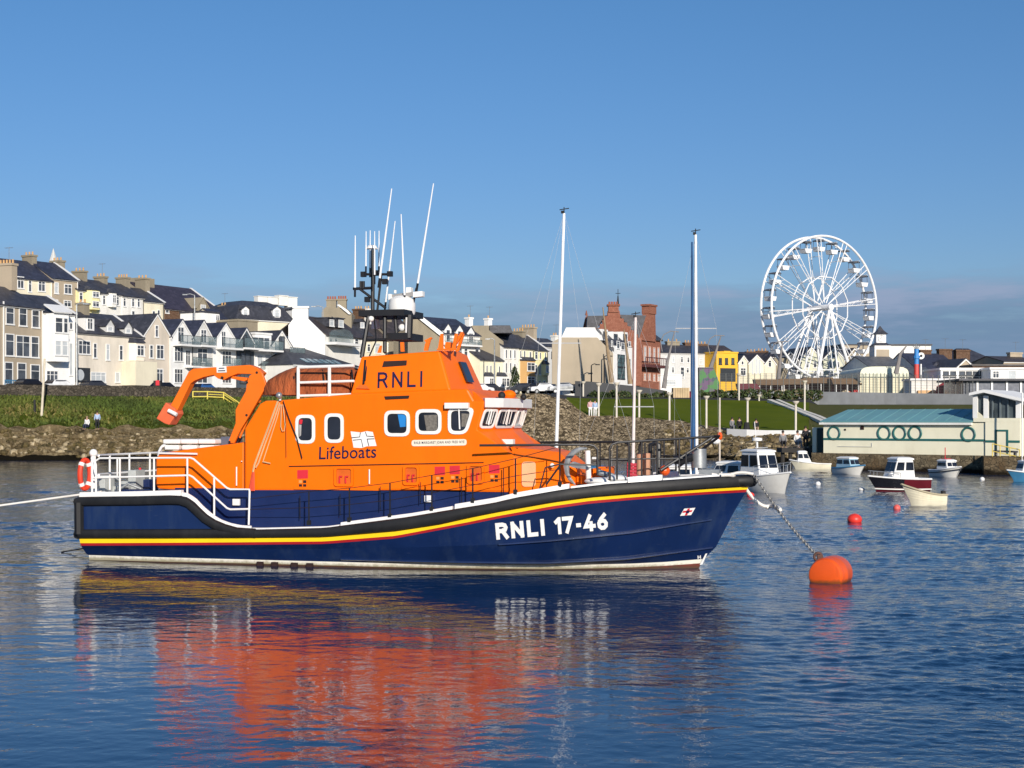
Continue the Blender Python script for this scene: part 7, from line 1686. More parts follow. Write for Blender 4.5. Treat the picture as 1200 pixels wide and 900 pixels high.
C = MB(); a = atz(1198,97.3,1.2); C.tube([a, at(1198,460,97.3)], .05, 6); tag(C.build('flagpole', f_white), 'thin white pole at the right edge by the lookout', 'pole')
# stone wall along the left shore road
m_wall = mat_stone('dark_field_stone', (.075,.065,.05), (.20,.165,.125), (.05,.043,.033), scale=2.4, gap=.06, bstr=.6, stain=(.055,.048,.04), stain_amt=.5)
tops = [(-60,142),(0,142.4),(80,146.4),(160,152.4),(240,160.4),(300,166.4),(420,174.5)]
C = MB(); rng = random.Random(2)
pts = []
for (a, Ya), (b_, Yb) in zip(tops, tops[1:]):
    for k in range(12): t = k/12; pts.append((a+(b_-a)*t, Ya+(Yb-Ya)*t))
z_top = lambda px: interp([(-60,7.2),(0,7.15),(160,7.25),(300,7.35),(420,7.4)], px)
for (a, Ya), (b_, Yb) in zip(pts, pts[1:]):
    A_, B_ = atz(a, Ya, 0), atz(b_, Yb, 0); t = Vector((-.15,.5,0)); C.hexa([A_+up*5.6, B_+up*5.6, B_+t+up*5.6, A_+t+up*5.6, A_+up*(z_top(a)+rng.uniform(-.04,.04)), B_+up*z_top(b_), B_+t+up*z_top(b_), A_+t+up*z_top(a)])
tag(C.build('stone_wall', m_wall), 'long dark stone wall between the grassy bank and the shore road on the left', 'wall')
# yellow steps rail behind crane
C = MB(); q = [at(px,py,Y) for px,py,Y in ((226,459,157),(243,459,158.5),(262,460,160),(280,472,158))]
for dz in (0,-.55): C.tube([p+up*dz for p in q], .07, 6)
C.tube([p-up*.27+Vector((0,.6,0)) for p in q[1:]], .06, 6)
for p in q: C.tube([p+up*.05, p-up*1.3], .07, 6)
tag(C.build('step_railing', pm('bright_yellow_rail', (.80,.66,.12), .5)), 'yellow railing at the top of the grassy bank framed by the crane arm', 'railing')
kerbwall('pale stone steps kerb low on the grassy bank behind the crane', [(236,504,146),(262,503,147.5),(272,502,148)], .25, .5, mat=m_wall)
# ================================================================ small boats
def facing(px, Y, ang): return Vector(((px-600)/F*Y, Y, 0)), ang
def hull_mesh(L_, B, fb, fbow, rake=.5, tr=.85, draft=.35, n=16, thick=.05, open_=False):
    """stations from stern (x=-L/2) to stem (x=L/2): rings from port gunwale under keel to starboard"""
    rings = []
    for i in range(n+1):
        s = i/n; x = -L_/2+L_*s*(1) ; b_ = B/2*(tr+(1-tr)*math.sin(min(1, s/.45)*math.pi/2))*(1-max(0,(s-.45)/.55)**2.3); b_ = max(b_, .015)
        zt = fb+(fbow-fb)*s**2; ring = []
        for t in (-1,-.86,-.55,0,.55,.86,1):
            k = abs(t); z = zt if k == 1 else (zt*.25 if k > .8 else (-draft*.4 if k > .5 else -draft*(1-.6*s)))
            xx = x-rake*s**3*(1-max(0, z)/max(.01, zt)) if z < zt else x
            w_ = b_*(1 if k == 1 else (.93-.2*s if k > .8 else (.66-.25*s if k > .5 else 0)))
            ring.append(Vector((xx, math.copysign(w_, t) if t else 0, z)))
        rings.append(ring)
    return rings
def small_boat(label, px, Y, ang, L_, B, fb, fbow, hullm, stripe=None, cat='boat', name='motor_boat', cabin=None, deckm=None, extra=None, decked=True, trim=None):
    o = Vector(((px-600)/F*Y, Y, 0)); root = empty(name, o, ang, label, cat)
    rg = hull_mesh(L_, B, fb, fbow); C = MB(); C.loft(rg, 0, False, False); C.poly(rg[0], 0)
    if not decked:
        inn = [[p*1 for p in r] for r in rg]
        for r in inn:
            for p in r: p.y *= .9; p.z = max(p.z, -.02)*1.0
        C.loft(inn, 1, False, False); C.poly(inn[0], 1)
    h_ = C.build('hull', [hullm, deckm or w_white], root, smooth=True)
    if decked:
        C = MB(); vs = []
        for r in rg: vs += [r[0]+Vector((0,0,-.04)), Vector((r[0].x,0,r[0].z+.02)), r[-1]+Vector((0,0,-.04))]
        C.add(vs, [(3*i+c, 3*i+3+c, 3*i+4+c, 3*i+1+c) for i in range(len(rg)-1) for c in (0,1)]); C.build('deck', deckm or white_gloss, root)
    C = MB()
    for j in (0, -1): C.tube([r[j] for r in rg], .045, 6)
    C.tube([rg[0][0], rg[0][-1]], .045, 6); C.build('gunwale', trim or white_gloss, root, smooth=True)
    if cabin:
        for (x0, x1, w0, w1, z0, z1, rk0, rk1, cm_, rm_, nw) in cabin:
            lo_ = [Vector((x0,-w0/2,z0)), Vector((x1,-w0/2*.9,z0)), Vector((x1,w0/2*.9,z0)), Vector((x0,w0/2,z0))]; hi_ = [Vector((x0+rk0,-w1/2,z1)), Vector((x1-rk1,-w1/2*.9,z1)), Vector((x1-rk1,w1/2*.9,z1)), Vector((x0+rk0,w1/2,z1))]
            C = MB(); C.loft([lo_, hi_]); cb_ = C.build('cabin', cm_, root, bevel=.05)
            C = MB(); c_ = sum(hi_, Vector())/4; C.loft([[c_+(p-c_)*1.08 for p in hi_], [c_+(p-c_)*1.06+up*.08 for p in hi_], [c_+(p-c_)*.7+up*.15 for p in hi_]]); C.build('cabin_roof', rm_ or cm_, cb_, bevel=.02)
            if nw:
                def pane(a, b_, c, d, t0, t1, v0, v1):
                    q = lambda t, v: (a.lerp(b_, t)).lerp(d.lerp(c, t), v); n_ = (b_-a).cross(d-a).normalized(); ctr = (sum(lo_, Vector())+sum(hi_, Vector()))/8
                    if n_.dot(q(.5,.5)-ctr) < 0: n_ = -n_
                    C = MB(); C.prism([q(t0,v0)+n_*.004, q(t1,v0)+n_*.004, q(t1,v1)+n_*.004, q(t0,v1)+n_*.004], n_*.02); C.build('window', glass_dark, cb_)
                for k in range(nw):
                    t0, t1 = (k+.1)/nw, (k+.9)/nw
                    pane(lo_[0], lo_[1], hi_[1], hi_[0], t0, t1, .45, .88); pane(lo_[3], lo_[2], hi_[2], hi_[3], t0, t1, .45, .88)
                for t0, t1 in ((.06,.47),(.53,.94)): pane(lo_[1], lo_[2], hi_[2], hi_[1], t0, t1, .40, .88); pane(lo_[0], lo_[3], hi_[3], hi_[0], t0, t1, .45, .88)
    if stripe:
        C = MB()
        for j, sg in ((0,-1),(-1,1)):
            C.tube([r[j]*1.0+Vector((0,sg*.012,-.16)) for r in rg], .03, 5)
        C.build('rubbing_strake', stripe, root, smooth=True)
    return root, rg
def pulpit(root, rg, i0, h_=.5, m=None, name='bow_rail'):
    C = MB(); 
    for j in (0,-1):
        q = [r[j]*1 for r in rg[i0:]]; C.tube([p+up*h_ for p in q], .02, 5)
        for p in q[::3]: C.tube([p, p+up*h_], .016, 5)
    C.build(name, m or steel, root)
bw1 = pm('white_gelcoat', (.82,.80,.74), .25, var=.03, dirt=(.5,.45,.35), dirt_amt=.3, ds=(1,1,.6)); cream_g = pm('cream_gelcoat', (.80,.74,.56), .35, var=.06, dirt=(.4,.33,.2), dirt_amt=.3); maroon_g = pm('maroon_gelcoat', (.11,.012,.018), .2, var=.1); black_g = pm('black_gelcoat', (.012,.012,.016), .22); blue_p = pm('pale_blue_paint', (.30,.48,.60), .5, var=.08); midblue = pm('mid_blue_paint', (.05,.20,.36), .45)
def deg(a): return R(a)
# white cabin cruiser beyond the bow (bow towards the viewer, slightly right)
b, rg = small_boat('white cabin cruiser with a wheelhouse and radar moored just beyond the lifeboat bow', 895,74.5, deg(-66), 4.7, 1.72, .72, 1.08, bw1, cabin=[(-1.2,.6,1.4,1.2,.7,2.05,.05,.38,white_gloss,None,2)], name='cabin_cruiser')
pulpit(b, rg, 9)
C = MB(); C.tube([Vector((-.6,0,2.25)), Vector((-.6,0,2.6))], .05, 6); C.lathe([(.01,0),(.26,.02),(.26,.16),(.01,.2)], Vector((-.6,0,2.6)), 12); C.build('radar', white_gloss, b, smooth=True)
C = MB(); C.tube([Vector((-1.4,.5,2.2)), Vector((-1.9,.7,3.6))], .02, 5); C.tube([Vector((-1.2,.3,2.25)), Vector((-3.5,2.6,2.2))], .02, 5); C.build('aerial', white_gloss, b)
C = MB(); C.box(Vector((-3.0,0,.5)), (.3,.4,.9)); C.build('outboard_motor', black_thing, b, bevel=.05)
b, rg = small_boat('small cream white cuddy boat pointing left in front of the jetty', 949,108.5, deg(176), 3.0, 1.2, .42, .72, cream_g, cabin=[(-.1,.95,.85,.75,.5,1.25,.35,.05,white_gloss,None,2)], name='cuddy_boat', deckm=cream_g)
b, rg = small_boat('small boat with white bow and pale blue cabin facing the viewer', 997.5,98.5, deg(-62), 2.7, 1.35, .42, .66, bw1, trim=midblue, cabin=[(-1.0,.5,1.0,.85,.45,1.05,.05,.25,blue_p,white_gloss,2)], name='cuddy_boat', deckm=blue_p)
b, rg = small_boat('maroon and black hulled motor cruiser with a white wheelhouse', 1051,75.5, deg(197), 3.35, 1.45, .62, .80, maroon_g, cabin=[(-.75,.55,1.15,1.05,.65,1.62,.10,.30,white_gloss,None,2)], name='motor_cruiser')
pulpit(b, rg, 9, .28)
C = MB()
rgk = hull_mesh(3.35,1.45,.62,.80)
for j in (2, 4):
    C.tube([r[1 if j == 2 else 5]*1.0+Vector((0,(-1 if j == 2 else 1)*.02,-.06)) for r in rgk], .035, 5)
C.build('boot_stripe', w_white, b)
C = MB()
for r0, r1 in zip(rgk[8:], rgk[9:]):
    for s_ in (0, -1):
        sg = -1 if s_ == 0 else 1; k1 = 1 if s_ == 0 else 5
        C.poly([r0[s_]+Vector((0,sg*.006,-.05)), r1[s_]+Vector((.0,sg*.006,-.05)), r1[k1]+Vector((.0,sg*.006,0)), r0[k1]+Vector((0,sg*.006,0))])
C.build('bow_panel', black_g, b, recalc=False)
C = MB(); C.sphere(Vector((.45,.25,.9)), .14, 8, 6); C.box(Vector((.45,.25,.75)), (.15,.3,.3)); C.build('bow_seat', white_gloss, b)
b, rg = small_boat('small white boat with a red mast fitting facing the viewer near the quay', 1111,94, deg(-70), 2.6, 1.35, .42, .7, bw1, stripe=black_g, cabin=[(-.6,.5,.95,.85,.5,1.0,.05,.15,white_gloss,None,1)], name='cuddy_boat')
C = MB(); C.tube([Vector((-.3,0,1.0)), Vector((-.3,0,1.9))], .03, 5, 0); C.box(Vector((-.2,0,1.12)), (.4,.5,.12), 0); C.build('red_mast', red_panel, b)
b, rg = small_boat('cream clinker dinghy with an outboard motor in front of the maroon cruiser', 1080.5,62.8, deg(194), 1.95, 1.0, .46, .92, cream_g, decked=False, deckm=cream_g, name='dinghy', cat='dinghy', trim=pm('weathered_wood', (.42,.36,.24), .7))
C = MB()
for k in range(4):
    for j in (0, 1):
        q = [(r[0].lerp(r[1], .2+k*.2) if j == 0 else r[6].lerp(r[5], .2+k*.2)) for r in hull_mesh(1.95,1.0,.46,.92)]; C.tube([p+Vector((0,(-1 if j == 0 else 1)*.006,0)) for p in q], .008, 4)
C.build('planking', cream_g, b)
C = MB(); C.box(Vector((-1.02,0,.52)), (.16,.18,.2)); C.box(Vector((-.98,0,.18)), (.08,.08,.4)); C.box(Vector((-.3,.0,.3)), (.18,.7,.04)); C.sphere(Vector((-.45,.1,.42)), .1, 8, 6); C.build('outboard_motor', black_thing, b, bevel=.02)
b, rg = small_boat('blue hulled boat with a white cabin cut off by the right edge', 1203,87, deg(193), 2.6, 1.2, .5, .7, midblue, cabin=[(-.7,.55,.95,.8,.55,1.15,.1,.2,white_gloss,None,2)], name='motor_boat')
C = MB(); C.tube([Vector((.3,0,1.1)), Vector((.3,0,3.6))], .025, 5); C.build('mast', white_gloss, b)
# mooring buoys
def buoy(label, px, py, r, m, squash=.8, eye=True, name='mooring_buoy'):
    Y = CH*F/(py+r*.55-YH); o = Vector(((px-600)/F*Y, Y, 0)); rr = r*Y/F; root = empty(name, o, 0, label, 'buoy')
    C = MB(); C.sphere(Vector((0,0,rr*.35)), rr, 18, 12, 0, (1,1,squash)); C.build('float', m, root, smooth=True)
    if eye: C = MB(); C.tube([Vector((0,0,rr*(.3+squash)))+Vector((rr*.18*math.cos(t*math.pi/4),0,rr*.18*math.sin(t*math.pi/4))) for t in range(8)], rr*.05, 5, closed=True); C.build('lifting_eye', steel, root)
buoy('round orange red buoy floating between the barrel buoy and the small boats', 1001.5, 607, 8.6, buoy_red, .8)
buoy('white ball buoy left of the small pale blue boat', 958.5, 566.5, 3.2, white_gloss, .95, False)
buoy('flat white buoy touching the maroon cruiser bow', 1009.5, 572.5, 3.8, white_gloss, .6, False)
buoy('pink red buoy between the maroon cruiser and the dinghy', 1051, 594.5, 4.2, pm('pink_buoy_plastic', (.75,.12,.10), .45), 1.)
buoy('orange buoy half hidden beside the lifeboat bow', 879.5, 579.5, 4.6, buoy_red, .8, False)
buoy('small white buoy near the quay on the right', 1151, 561, 2.8, white_gloss, .95, False)
# ================================================================ yachts moored behind the lifeboat
def yacht(label, px, Y, ang, L_, hullm, top, base, mastm, lean=0., sailcover=None, spread=None, gear=()):
    o = Vector(((px-600)/F*Y, Y, 0)); root = empty('sailing_yacht', o, ang, label, 'yacht'); rg = hull_mesh(L_, L_*.3, .75, 1.0, n=14)
    C = MB(); C.loft(rg, 0, False, False); C.poly(rg[0]); C.build('hull', hullm, root, smooth=True)
    C = MB(); vs = []
    for r in rg: vs += [r[0]+Vector((0,0,-.04)), Vector((r[0].x,0,r[0].z+.02)), r[-1]+Vector((0,0,-.04))]
    C.add(vs, [(3*i+c, 3*i+3+c, 3*i+4+c, 3*i+1+c) for i in range(len(rg)-1) for c in (0,1)]); C.build('deck', white_gloss, root)
    C = MB(); C.loft([[Vector((x, y, z)) for x, y in ((-L_*.2,-w_),(L_*.22,-w_*.6),(L_*.22,w_*.6),(-L_*.2,w_))] for z, w_ in ((.85,L_*.1),(1.25,L_*.085))]); C.build('coachroof', white_gloss, root, bevel=.05)
    mr = Matrix.Rotation(-ang, 3, 'Z'); zt = zat(top, Y); xw = lean; m0 = mr @ Vector((0,0,1.1)); m1 = mr @ Vector((xw,0,zt))
    C = MB(); C.tube([m0, m1], [.075,.055], 8); mt_ = C.build('mast', mastm, root, smooth=True)
    C = MB(); d = m1-m0
    for t in (spread or ()):
        c = m0+d*t; C.tube([c-(mr @ Vector((.85,0,-.02))), c+(mr @ Vector((.85,0,.02)))], .022, 5)
        for s_ in (-1, 1): C.tube([c+(mr @ Vector((s_*.85,0,0))), m0+(mr @ Vector((s_*.95,0,-.2)))], .004, 4); C.tube([c+(mr @ Vector((s_*.85,0,0))), m1], .004, 4)
    C.tube([m1, rg[-1][3]+up*1.1], .004, 4); C.tube([m1, Vector((-L_/2,0,.9))], .004, 4); C.build('rigging', pm('pale_rigging', (.5,.5,.5), .5) if 'pale_rigging' not in MATS else MATS['pale_rigging'], root)
    C = MB(); C.tube([m1, m1+up*.25], .02, 5); C.tube([m1+(mr @ Vector((-.18,0,.14))), m1+(mr @ Vector((.2,0,.2)))], .02, 5); C.box(m1+(mr @ Vector((-.05,0,.05))), (.12,.1,.1)); C.build('masthead_vane', black_thing, mt_)
    return root, m0, m1, mr
y1, *_ = yacht('yacht with a plain white leaning mast left of centre behind the lifeboat foredeck', 650.5,58, R(160), 7.5, bw1, 250, 525, pm('white_mast', (.84,.83,.82), .35), lean=(661.5-651)/F*58, spread=(.52,))
y2, m0, m1, mr = yacht('yacht with a white mast carrying a furled blue sail right of centre', 816.5,60, R(78), 7, bw1, 275, 525, MATS['white_mast'], lean=-.05, spread=(.62,))
C = MB(); q = [m0.lerp(m1, t)+(mr @ Vector((-.15,-.04,0))) for t in (.02,.1,.3,.5,.7,.85,.97)]; C.tube(q, [.05,.11,.10,.08,.06,.05,.04], 8); C.build('furled_sail', pm('blue_sail_cover', (.022,.085,.21), .8, var=.2, vs=1), y2, smooth=True)
y3, *_ = yacht('dark blue hulled yacht with a shorter pinkish white mast', 741.5,62, R(175), 6.5, navy, 372, 520, pm('pinkish_mast', (.78,.66,.62), .4), lean=.12, spread=(.45,))
C = MB()
for k in range(5): C.tube([Vector((-.2,0,1.2+.14*k)), Vector((.25,.1,1.25+.14*k))], .08, 6)
C.build('red_sail_bundle', pm('red_canvas_bundle', (.42,.03,.05), .8), y3)
for px, Y, a, lab in ((688,70,R(170),'small blue covered boat moored below the rubble wall behind the anchor'),(792,72,R(160),'grey and white motor boat moored behind the pulpit'),(852,78,R(150),'white and blue day boat moored behind the lifeboat bow roller')):
    small_boat(lab, px, Y, a, 4.2, 1.7, .6, .85, midblue if px < 700 else bw1, cabin=[(-1.0,.8,1.3,1.1,.6,1.35,.1,.4,midblue if px < 700 else white_gloss,None,0 if px < 700 else 2)], name='motor_boat')
# white light beacon pole with orange top near the shore (beyond the bow)
p = atz(843.5, 116, 0)
t_ = empty('navigation_beacon', p, 0, 'slim beacon pole with a white and orange topmark in the water beyond the bow', 'beacon'); C = MB(); C.tube([Vector((0,0,-.5)), Vector((0,0,zat(466,116)))], .06, 6); C.build('pole', pm('pale_pole', (.7,.6,.5), .6), t_)
C = MB(); C.sphere(Vector((0,0,zat(511,116))), .28, 8, 6, 0, (.8,.8,1.2)); C.build('topmark', buoy_orange, t_); C = MB(); C.sphere(Vector((-.3,0,zat(517,116))), .32, 8, 6, 0, (1.2,.8,.8)); C.build('lantern', white_gloss, t_)
# ================================================================ lamp posts
lamp_m = pm('pale_lamp_post', (.68,.62,.52), .6, var=.08)
def lamp(px, ytop, ybase, Y, label, group='pale lamp posts around the lawn', cup=True):
    o = at(px, ybase, Y); root = empty('lamp_post', o, 0, label, 'lamp post', group); H_ = zat(ytop, Y)-o.z
    C = MB(); C.tube([Vector((0,0,-.3)), Vector((0,0,H_-.3))], .105, 8); C.build('post', lamp_m, root, smooth=True)
    C = MB(); C.tube([Vector((0,0,H_-.32)), Vector((0,0,H_-.1)), Vector((0,0,H_))], [.12,.32,.34], 10); C.build('lamp_head', lamp_m, root, smooth=True)
for px, yt, yb, Y, lab in ((683.5,447,470,188,'pale lamp post in front of the dark ramp wall'),(701.5,449,488,149.5,'pale lamp post beside the two people at the left tip of the lawn'),(722.5,448,490,149,'tall pale post left of the pinkish mast'),(749,457,492,149,'pale lamp post just right of the pinkish mast'),(784.5,460,499,147.5,'pale lamp post in front of the timber box'),(827.8,464,500,144.5,'pale lamp post just right of the blue sail'),(876,466,511,140.5,'pale lamp post standing in a black base at the lawn edge'),(932.5,470,507,138.2,'pale lamp post at the right end of the lawn wall'),(866,438,471,185,'tall pale post at the back of the lawn by the fence'),(943,446,480,168,'pale post on the sloping path'),(889.5,462.5,471,184,'short pale post between the hedges')): lamp(px, yt, yb, Y, lab)
C = MB(); a = atz(875, 140.2, 2.72); C.tube([a, a+up*.75], [.34,.22], 8); tag(C.build('lamp_plinth', black_thing), 'black bollard shaped plinth at the foot of a lamp post on the lawn wall', 'plinth')
def streetlamp(px, ytop, Y, zb, label, arm=1.2, m=None):
    o = atz(px, Y, zb); root = empty('street_lamp', o, 0, label, 'street lamp', 'street lamps'); H_ = zat(ytop, Y)-zb; C = MB(); C.tube([Vector((0,0,0)), Vector((0,0,H_))], [.13,.08], 8); C.build('post', m or steel, root, smooth=True)
    C = MB(); C.tube([Vector((0,0,H_)), Vector((-arm*.5,0,H_+.2)), Vector((-arm,0,H_+.1))], .06, 6); C.box(Vector((-arm*1.1,0,H_+.08)), (.6,.22,.14)); C.build('lamp_head', m or steel, root)
streetlamp(89.8, 357, 152, 6.5, 'grey street lamp in front of the white bay house', -.9)
streetlamp(228, 346, 198, 12.5, 'grey street lamp in front of the church hall')
streetlamp(378.3, 360, 205, 7, 'grey street lamp beside the blank white gable')
streetlamp(579.5, 398, 205, 6.9, 'thin street lamp in front of the butter coloured houses', .9)
for px, Y, yt, lab in ((708,205,418,'dark street lamp against the putty side wall'),(693,203,428,'short dark street lamp against the putty side wall')): streetlamp(px, yt, Y, 6.8, lab, -.8, black_thing)
# leaning bent street sculptures (tall tapering masts with curved arms)
rust = pm('weathered_bronze_mast', (.30,.21,.12), .6, var=.2); grey_s = pm('grey_sculpture_mast', (.22,.20,.19), .6)
def sail_mast(label, pts, Y, m, arc=None):
    C = MB(); q = [at(px, py, Y) for px, py in pts]; C.tube(q, [.36-.29*i/(len(q)-1) for i in range(len(q))], 8)
    if arc: C.tube([at(px, py, Y) for px, py in arc], .07, 6)
    tag(C.build('leaning_mast', m, smooth=True), label, 'sculpture', 'leaning mast sculptures')
sail_mast('tall tan leaning mast sculpture in front of the apartment block', [(717,448),(712,410),(706.5,360)], 196, rust)
sail_mast('tan leaning mast sculpture just left of the pinkish yacht mast', [(738.5,450),(735.5,420),(731,386)], 198, rust)
sail_mast('grey mast sculpture with a curved bow arm by the white shop', [(778,455),(782,425),(790.5,388.5)], 215, grey_s, [(776,412),(774,400),(778,392),(786,388),(795.5,389)])
sail_mast('grey mast sculpture with a curved bow arm left of the yellow shop', [(832.5,432),(838,415),(845,393.5)], 222, grey_s, [(832,415),(829.5,404),(832,397),(838,393),(849,393.5)])
sail_mast('grey leaning mast sculpture left of the clock tower base', [(1050,438),(1055,415),(1062.5,405)], 200, grey_s, None)
sail_mast('thin dark mast sculpture beside the left rim of the wheel', [(912,446),(914.5,420),(917,401)], 225, grey_s, [(905,410),(907,403),(912,400.5),(924,400)])
# poles on the grassy bank
C = MB(); C.tube([at(48,497,139.5)-up*.3, at(52.5,420,139.5)], [.13,.10], 8); tag(C.build('timber_pole', pm('pale_timber_pole', (.62,.55,.42), .8)), 'pale leaning timber pole on the grassy bank at the left', 'pole')
C = MB(); C.tube([at(41,496,139.8)-up*.3, at(40.5,468.5,139.8)], .12, 8); tag(C.build('iron_post', black_thing), 'short black post beside the pale leaning pole', 'post')
# ================================================================ cars
tyre_m = black_thing
def make_car(paint, L_=4.2):
    root = empty('parked_car', (0,0,0)); pr = [(-2.1,.35),(-2.1,.78),(-1.95,.92),(-1.2,.98),(-.75,1.42),(.55,1.45),(1.15,1.0),(1.95,.86),(2.1,.65),(2.1,.35)]
    C = MB(); C.loft([[Vector((x, y*(.80 if z > 1.1 else .88), z)) for x, z in pr] for y in (-1,-.9,.9,1)][0:0] or [[Vector((x, s_*(.68 if z > 1.1 else .86), z)) for x, z in pr] for s_ in (-1, 1)]); C.build('body', paint, root, bevel=.06)
    for s_ in (-1, 1):
        C = MB(); C.prism([Vector((x, s_*(.70 if z > 1.1 else .79)+s_*.012, z)) for x, z in ((-1.0,1.03),(-.72,1.36),(.5,1.38),(.98,1.03))], (0, s_*.01, 0)); C.build('side_window', glass_dark, root)
        for x in (-1.3, 1.3): C = MB(); C.tube([Vector((x, s_*.72, .32)), Vector((x, s_*.9, .32))], .32, 14); wl_ = C.build('wheel', tyre_m, root, smooth=True); C = MB(); C.tube([Vector((x, s_*.9, .32)), Vector((x, s_*.91, .32))], .19, 12); C.build('hubcap', steel, wl_)
        C = MB(); C.box(Vector((2.09, s_*.62, .68)), (.06,.3,.14)); C.build('headlight', f_white, root)
    C = MB(); C.prism([Vector((.60,-.62,1.42)), Vector((.60,.62,1.42)), Vector((1.12,.72,1.03)), Vector((1.12,-.72,1.03))], (.02,0,.02)); C.build('windscreen', glass_dark, root)
    C = MB(); C.prism([Vector((-.78,-.6,1.40)), Vector((-.78,.6,1.40)), Vector((-1.16,.72,1.0)), Vector((-1.16,-.72,1.0))], (-.02,0,.02)); C.build('rear_window', glass_dark, root)
    return root
paints = dict(black=pm('black_car_paint', (.012,.012,.015), .2), white=pm('white_car_paint', (.75,.75,.74), .25), silver=pm('silver_car_paint', (.42,.43,.44), .3, metal=.5), blue=pm('blue_car_paint', (.03,.10,.28), .25), dark=pm('dark_grey_car_paint', (.035,.037,.045), .25), red=pm('dark_red_car_paint', (.25,.02,.02), .25))
protos = {}
def car(px, Y, z, ang, paint, label):
    if paint not in protos: protos[paint] = make_car(paints[paint]); o = protos[paint]
    else: o = copy_tree(protos[paint])
    o.location = atz(px, Y, z); o.rotation_euler = (0,0,R(ang)); tag(o, label, 'car', 'parked cars')
car(33,146.5,6.4,55,'black','black car showing above the stone wall in front of the tan terrace')
car(67,149.5,6.4,55,'white','white car showing above the stone wall in front of the white bay house')
car(109,152.5,6.4,55,'dark','dark car above the stone wall in front of the shop with the round sign')
car(190,160.5,6.4,58,'black','black car parked below the beige gabled house')
car(238,166,6.4,58,'blue','blue car parked behind the yellow railing')
for px, Y, a, pn, lab in ((573,196,30,'dark','dark car in front of the low cream house with two bays'),(560,195,30,'white','white car parked left of the dark car by the low cream house'),(613,193,20,'dark','dark car parked below the ochre bay'),(627,193.5,20,'black','black car behind the rubble wall left of the white car'),(637,193,20,'white','white car partly hidden by the leaning mast'),(661,190.5,8,'silver','silver car parked beside the putty coloured side wall')): car(px, Y, 7.15, a, pn, lab)
for px, Y, a, pn, lab in ((806,236,5,'red','dark red car in front of the pale grey terrace'),(793,238,5,'black','black car outside the white shop')): car(px, Y, 6.9, a, pn, lab)
C = MB(); a = at(6,450,146.2); b_ = at(20,450,147.4)
for i in range(7): p = a.lerp(b_, i/6); C.tube([Vector((p.x,p.y,6.4)), Vector((p.x,p.y,7.75))], .04, 5)
for z in (7.7,7.2): C.tube([Vector((a.x,a.y,z)), Vector((b_.x,b_.y,z))], .05, 5)
tag(C.build('blue_barrier', midblue), 'blue metal barrier on the road in front of the tan terrace', 'barrier')
C = MB(); p = atz(185, 155.5, 6.4); C.box(p+up*.75, (.8,.7,1.5)); C.box(p+Vector((.05,-.36,1.25)), (.4,.05,.55), 1); tag(C.build('litter_bin', [black_thing, red_panel], bevel=.04), 'dark bin with a red notice at the end of the stone wall', 'bin')
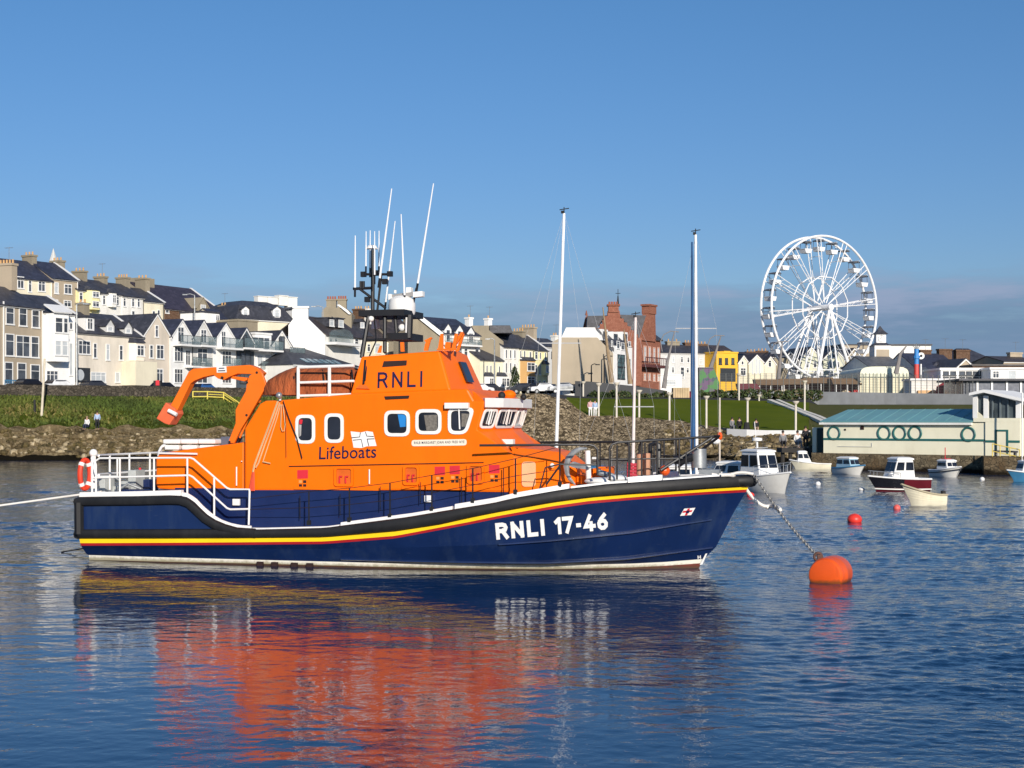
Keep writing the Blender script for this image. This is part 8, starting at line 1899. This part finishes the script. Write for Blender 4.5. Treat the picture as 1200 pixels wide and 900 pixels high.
# ================================================================ people
def person(loc_, ang, label, top, trousers, pose='stand', scale=1., hair=(.03,.02,.015), hold=None):
    root = empty('person', loc_, ang, label, 'person'); root.scale = (scale,)*3
    S = pose == 'sit'; hz = .92 if not S else .48
    J = {'pel':(0,0,hz),'ch':(0,.0,hz+.42),'nk':(0,0,hz+.58),'hd':(0,-.02,hz+.68),'tp':(0,-.01,hz+.82),'sl':(-.19,0,hz+.50),'sr':(.19,0,hz+.50),'el':(-.25,.04,hz+.22),'er':(.25,.04,hz+.22),'hl':(-.22,-.14,hz-.02),'hr':(.22,-.14,hz-.02),
         'hpl':(-.1,0,hz-.04),'hpr':(.1,0,hz-.04)}
    if S: J.update({'kl':(-.12,-.42,hz+.02),'kr':(.12,-.42,hz+.02),'fl':(-.12,-.40,.08),'fr':(.12,-.42,.08),'tl':(-.12,-.58,.04),'tr':(.12,-.60,.04)})
    else: J.update({'kl':(-.11,-.02,.5),'kr':(.12,.03,.5),'fl':(-.11,.02,.08),'fr':(.13,.06,.08),'tl':(-.12,-.14,.04),'tr':(.14,-.10,.04)})
    rad = {'pel':.14,'ch':.16,'nk':.06,'hd':.095,'tp':.075,'sl':.08,'sr':.08,'el':.05,'er':.05,'hl':.04,'hr':.04,'hpl':.095,'hpr':.095,'kl':.065,'kr':.065,'fl':.045,'fr':.045,'tl':.04,'tr':.04}
    E = [('pel','ch'),('ch','nk'),('nk','hd'),('hd','tp'),('ch','sl'),('ch','sr'),('sl','el'),('el','hl'),('sr','er'),('er','hr'),('pel','hpl'),('pel','hpr'),('hpl','kl'),('hpr','kr'),('kl','fl'),('kr','fr'),('fl','tl'),('fr','tr')]
    def skin(name, keys, edges, mat, grow, lift=None):
        me = bpy.data.meshes.new(name); ks = list(keys); me.from_pydata([J[k] for k in ks], [(ks.index(a), ks.index(b_)) for a, b_ in edges if a in ks and b_ in ks], [])
        o = bpy.data.objects.new(name, me); COL.objects.link(o); o.parent = root; md = o.modifiers.new('skin', 'SKIN'); 
        for k, v_ in zip(ks, me.skin_vertices[0].data): v_.radius = (rad[k]*grow, rad[k]*grow); v_.use_root = (k == ks[0])
        sb = o.modifiers.new('sub', 'SUBSURF'); sb.levels = 1; sb.render_levels = 1; me.materials.append(mat); return o
    skin('body', J.keys(), E, skin_m, 1.0)
    skin('jacket', ['ch','pel','sl','sr','el','er','hl','hr'] if True else [], [('pel','ch'),('ch','sl'),('ch','sr'),('sl','el'),('sr','er'),('el','hl'),('er','hr')], top, 1.2)
    skin('trousers', ['pel','hpl','hpr','kl','kr','fl','fr'], [('pel','hpl'),('pel','hpr'),('hpl','kl'),('hpr','kr'),('kl','fl'),('kr','fr')], trousers, 1.22)
    C = MB(); h_ = Vector(J['hd']); C.sphere(h_+Vector((0,.02,.09)), .115, 10, 8, 0, (.95,1.05,1.05)); C.build('hair', pm('hair_%d' % len(MATS), hair, .8), root, smooth=True)
    C = MB(); C.sphere(h_+Vector((0,-.115,.03)), .02, 6, 4); C.sphere(h_+Vector((-.035,-.105,.06)), .012, 6, 4, 1); C.sphere(h_+Vector((.035,-.105,.06)), .012, 6, 4, 1); C.build('face', [skin_m, black_thing], root, smooth=True)
    return root
cl = lambda n, c: pm(n, c, .85, var=.1)
dkc, blc, whc, pkc, gyc, nvc = cl('black_cloth', (.015,.015,.018)), cl('pale_blue_cloth', (.35,.45,.62)), cl('white_cloth', (.75,.74,.72)), cl('pink_cloth', (.65,.38,.38)), cl('grey_cloth', (.22,.22,.23)), cl('navy_cloth', (.02,.03,.07))
person(at(114,503.5,138.3), R(10), 'person in dark clothes with a pale blue scarf standing on the left bank', blc, dkc, 'stand', 1.0)
person(at(102,503.5,138.3), R(-20), 'person in a white top sitting low on the left bank', whc, nvc, 'sit', .95, hair=(.3,.2,.12))
person(at(691.8,488.5,149.3), 0, 'person in a pink top and white trousers standing at the left tip of the lawn', pkc, whc, 'stand', 1.02)
person(at(697.2,488.8,149.3), R(20), 'person in a blue top and white trousers beside the pink dressed one', blc, whc, 'stand', 1.02)
person(at(858,505,142.2), R(30), 'person in grey sitting at the edge of the lawn', gyc, gyc, 'sit', 1.)
person(at(866.5,505,141.6), R(-10), 'person in black sitting at the edge of the lawn', dkc, dkc, 'sit', 1.)
person(at(886,507,139.8), 0, 'person in dark clothes and pale trousers standing by the low lawn wall', dkc, cl('tan_cloth', (.4,.28,.18)), 'sit', 1.)
# jetty and sitters left of the boathouse
C = MB(); a, b_ = atz(915.5,112.2,1.55), atz(951,111.5,1.55); C.box((a+b_)/2+Vector((0,.9,-.2)), ((b_-a).length, 2.2, .35))
for t in (.05,.3,.55,.8,.97): p = a.lerp(b_, t); C.tube([Vector((p.x,p.y,-.8)), p], .16, 7)
tag(C.build('timber_jetty', pm('dark_timber', (.03,.027,.024), .85)), 'dark timber jetty on piles left of the boathouse', 'jetty')
person(atz(917.5,112.8,1.52), 0, 'person in grey sitting at the left end of the dark jetty', gyc, dkc, 'sit', 1.)
person(atz(934.5,112.8,1.52), R(15), 'person in a white top sitting in the middle of the dark jetty', whc, gyc, 'sit', 1.)
person(atz(944,112.8,1.52), R(-15), 'person in black standing near the right end of the dark jetty', dkc, dkc, 'stand', .95)
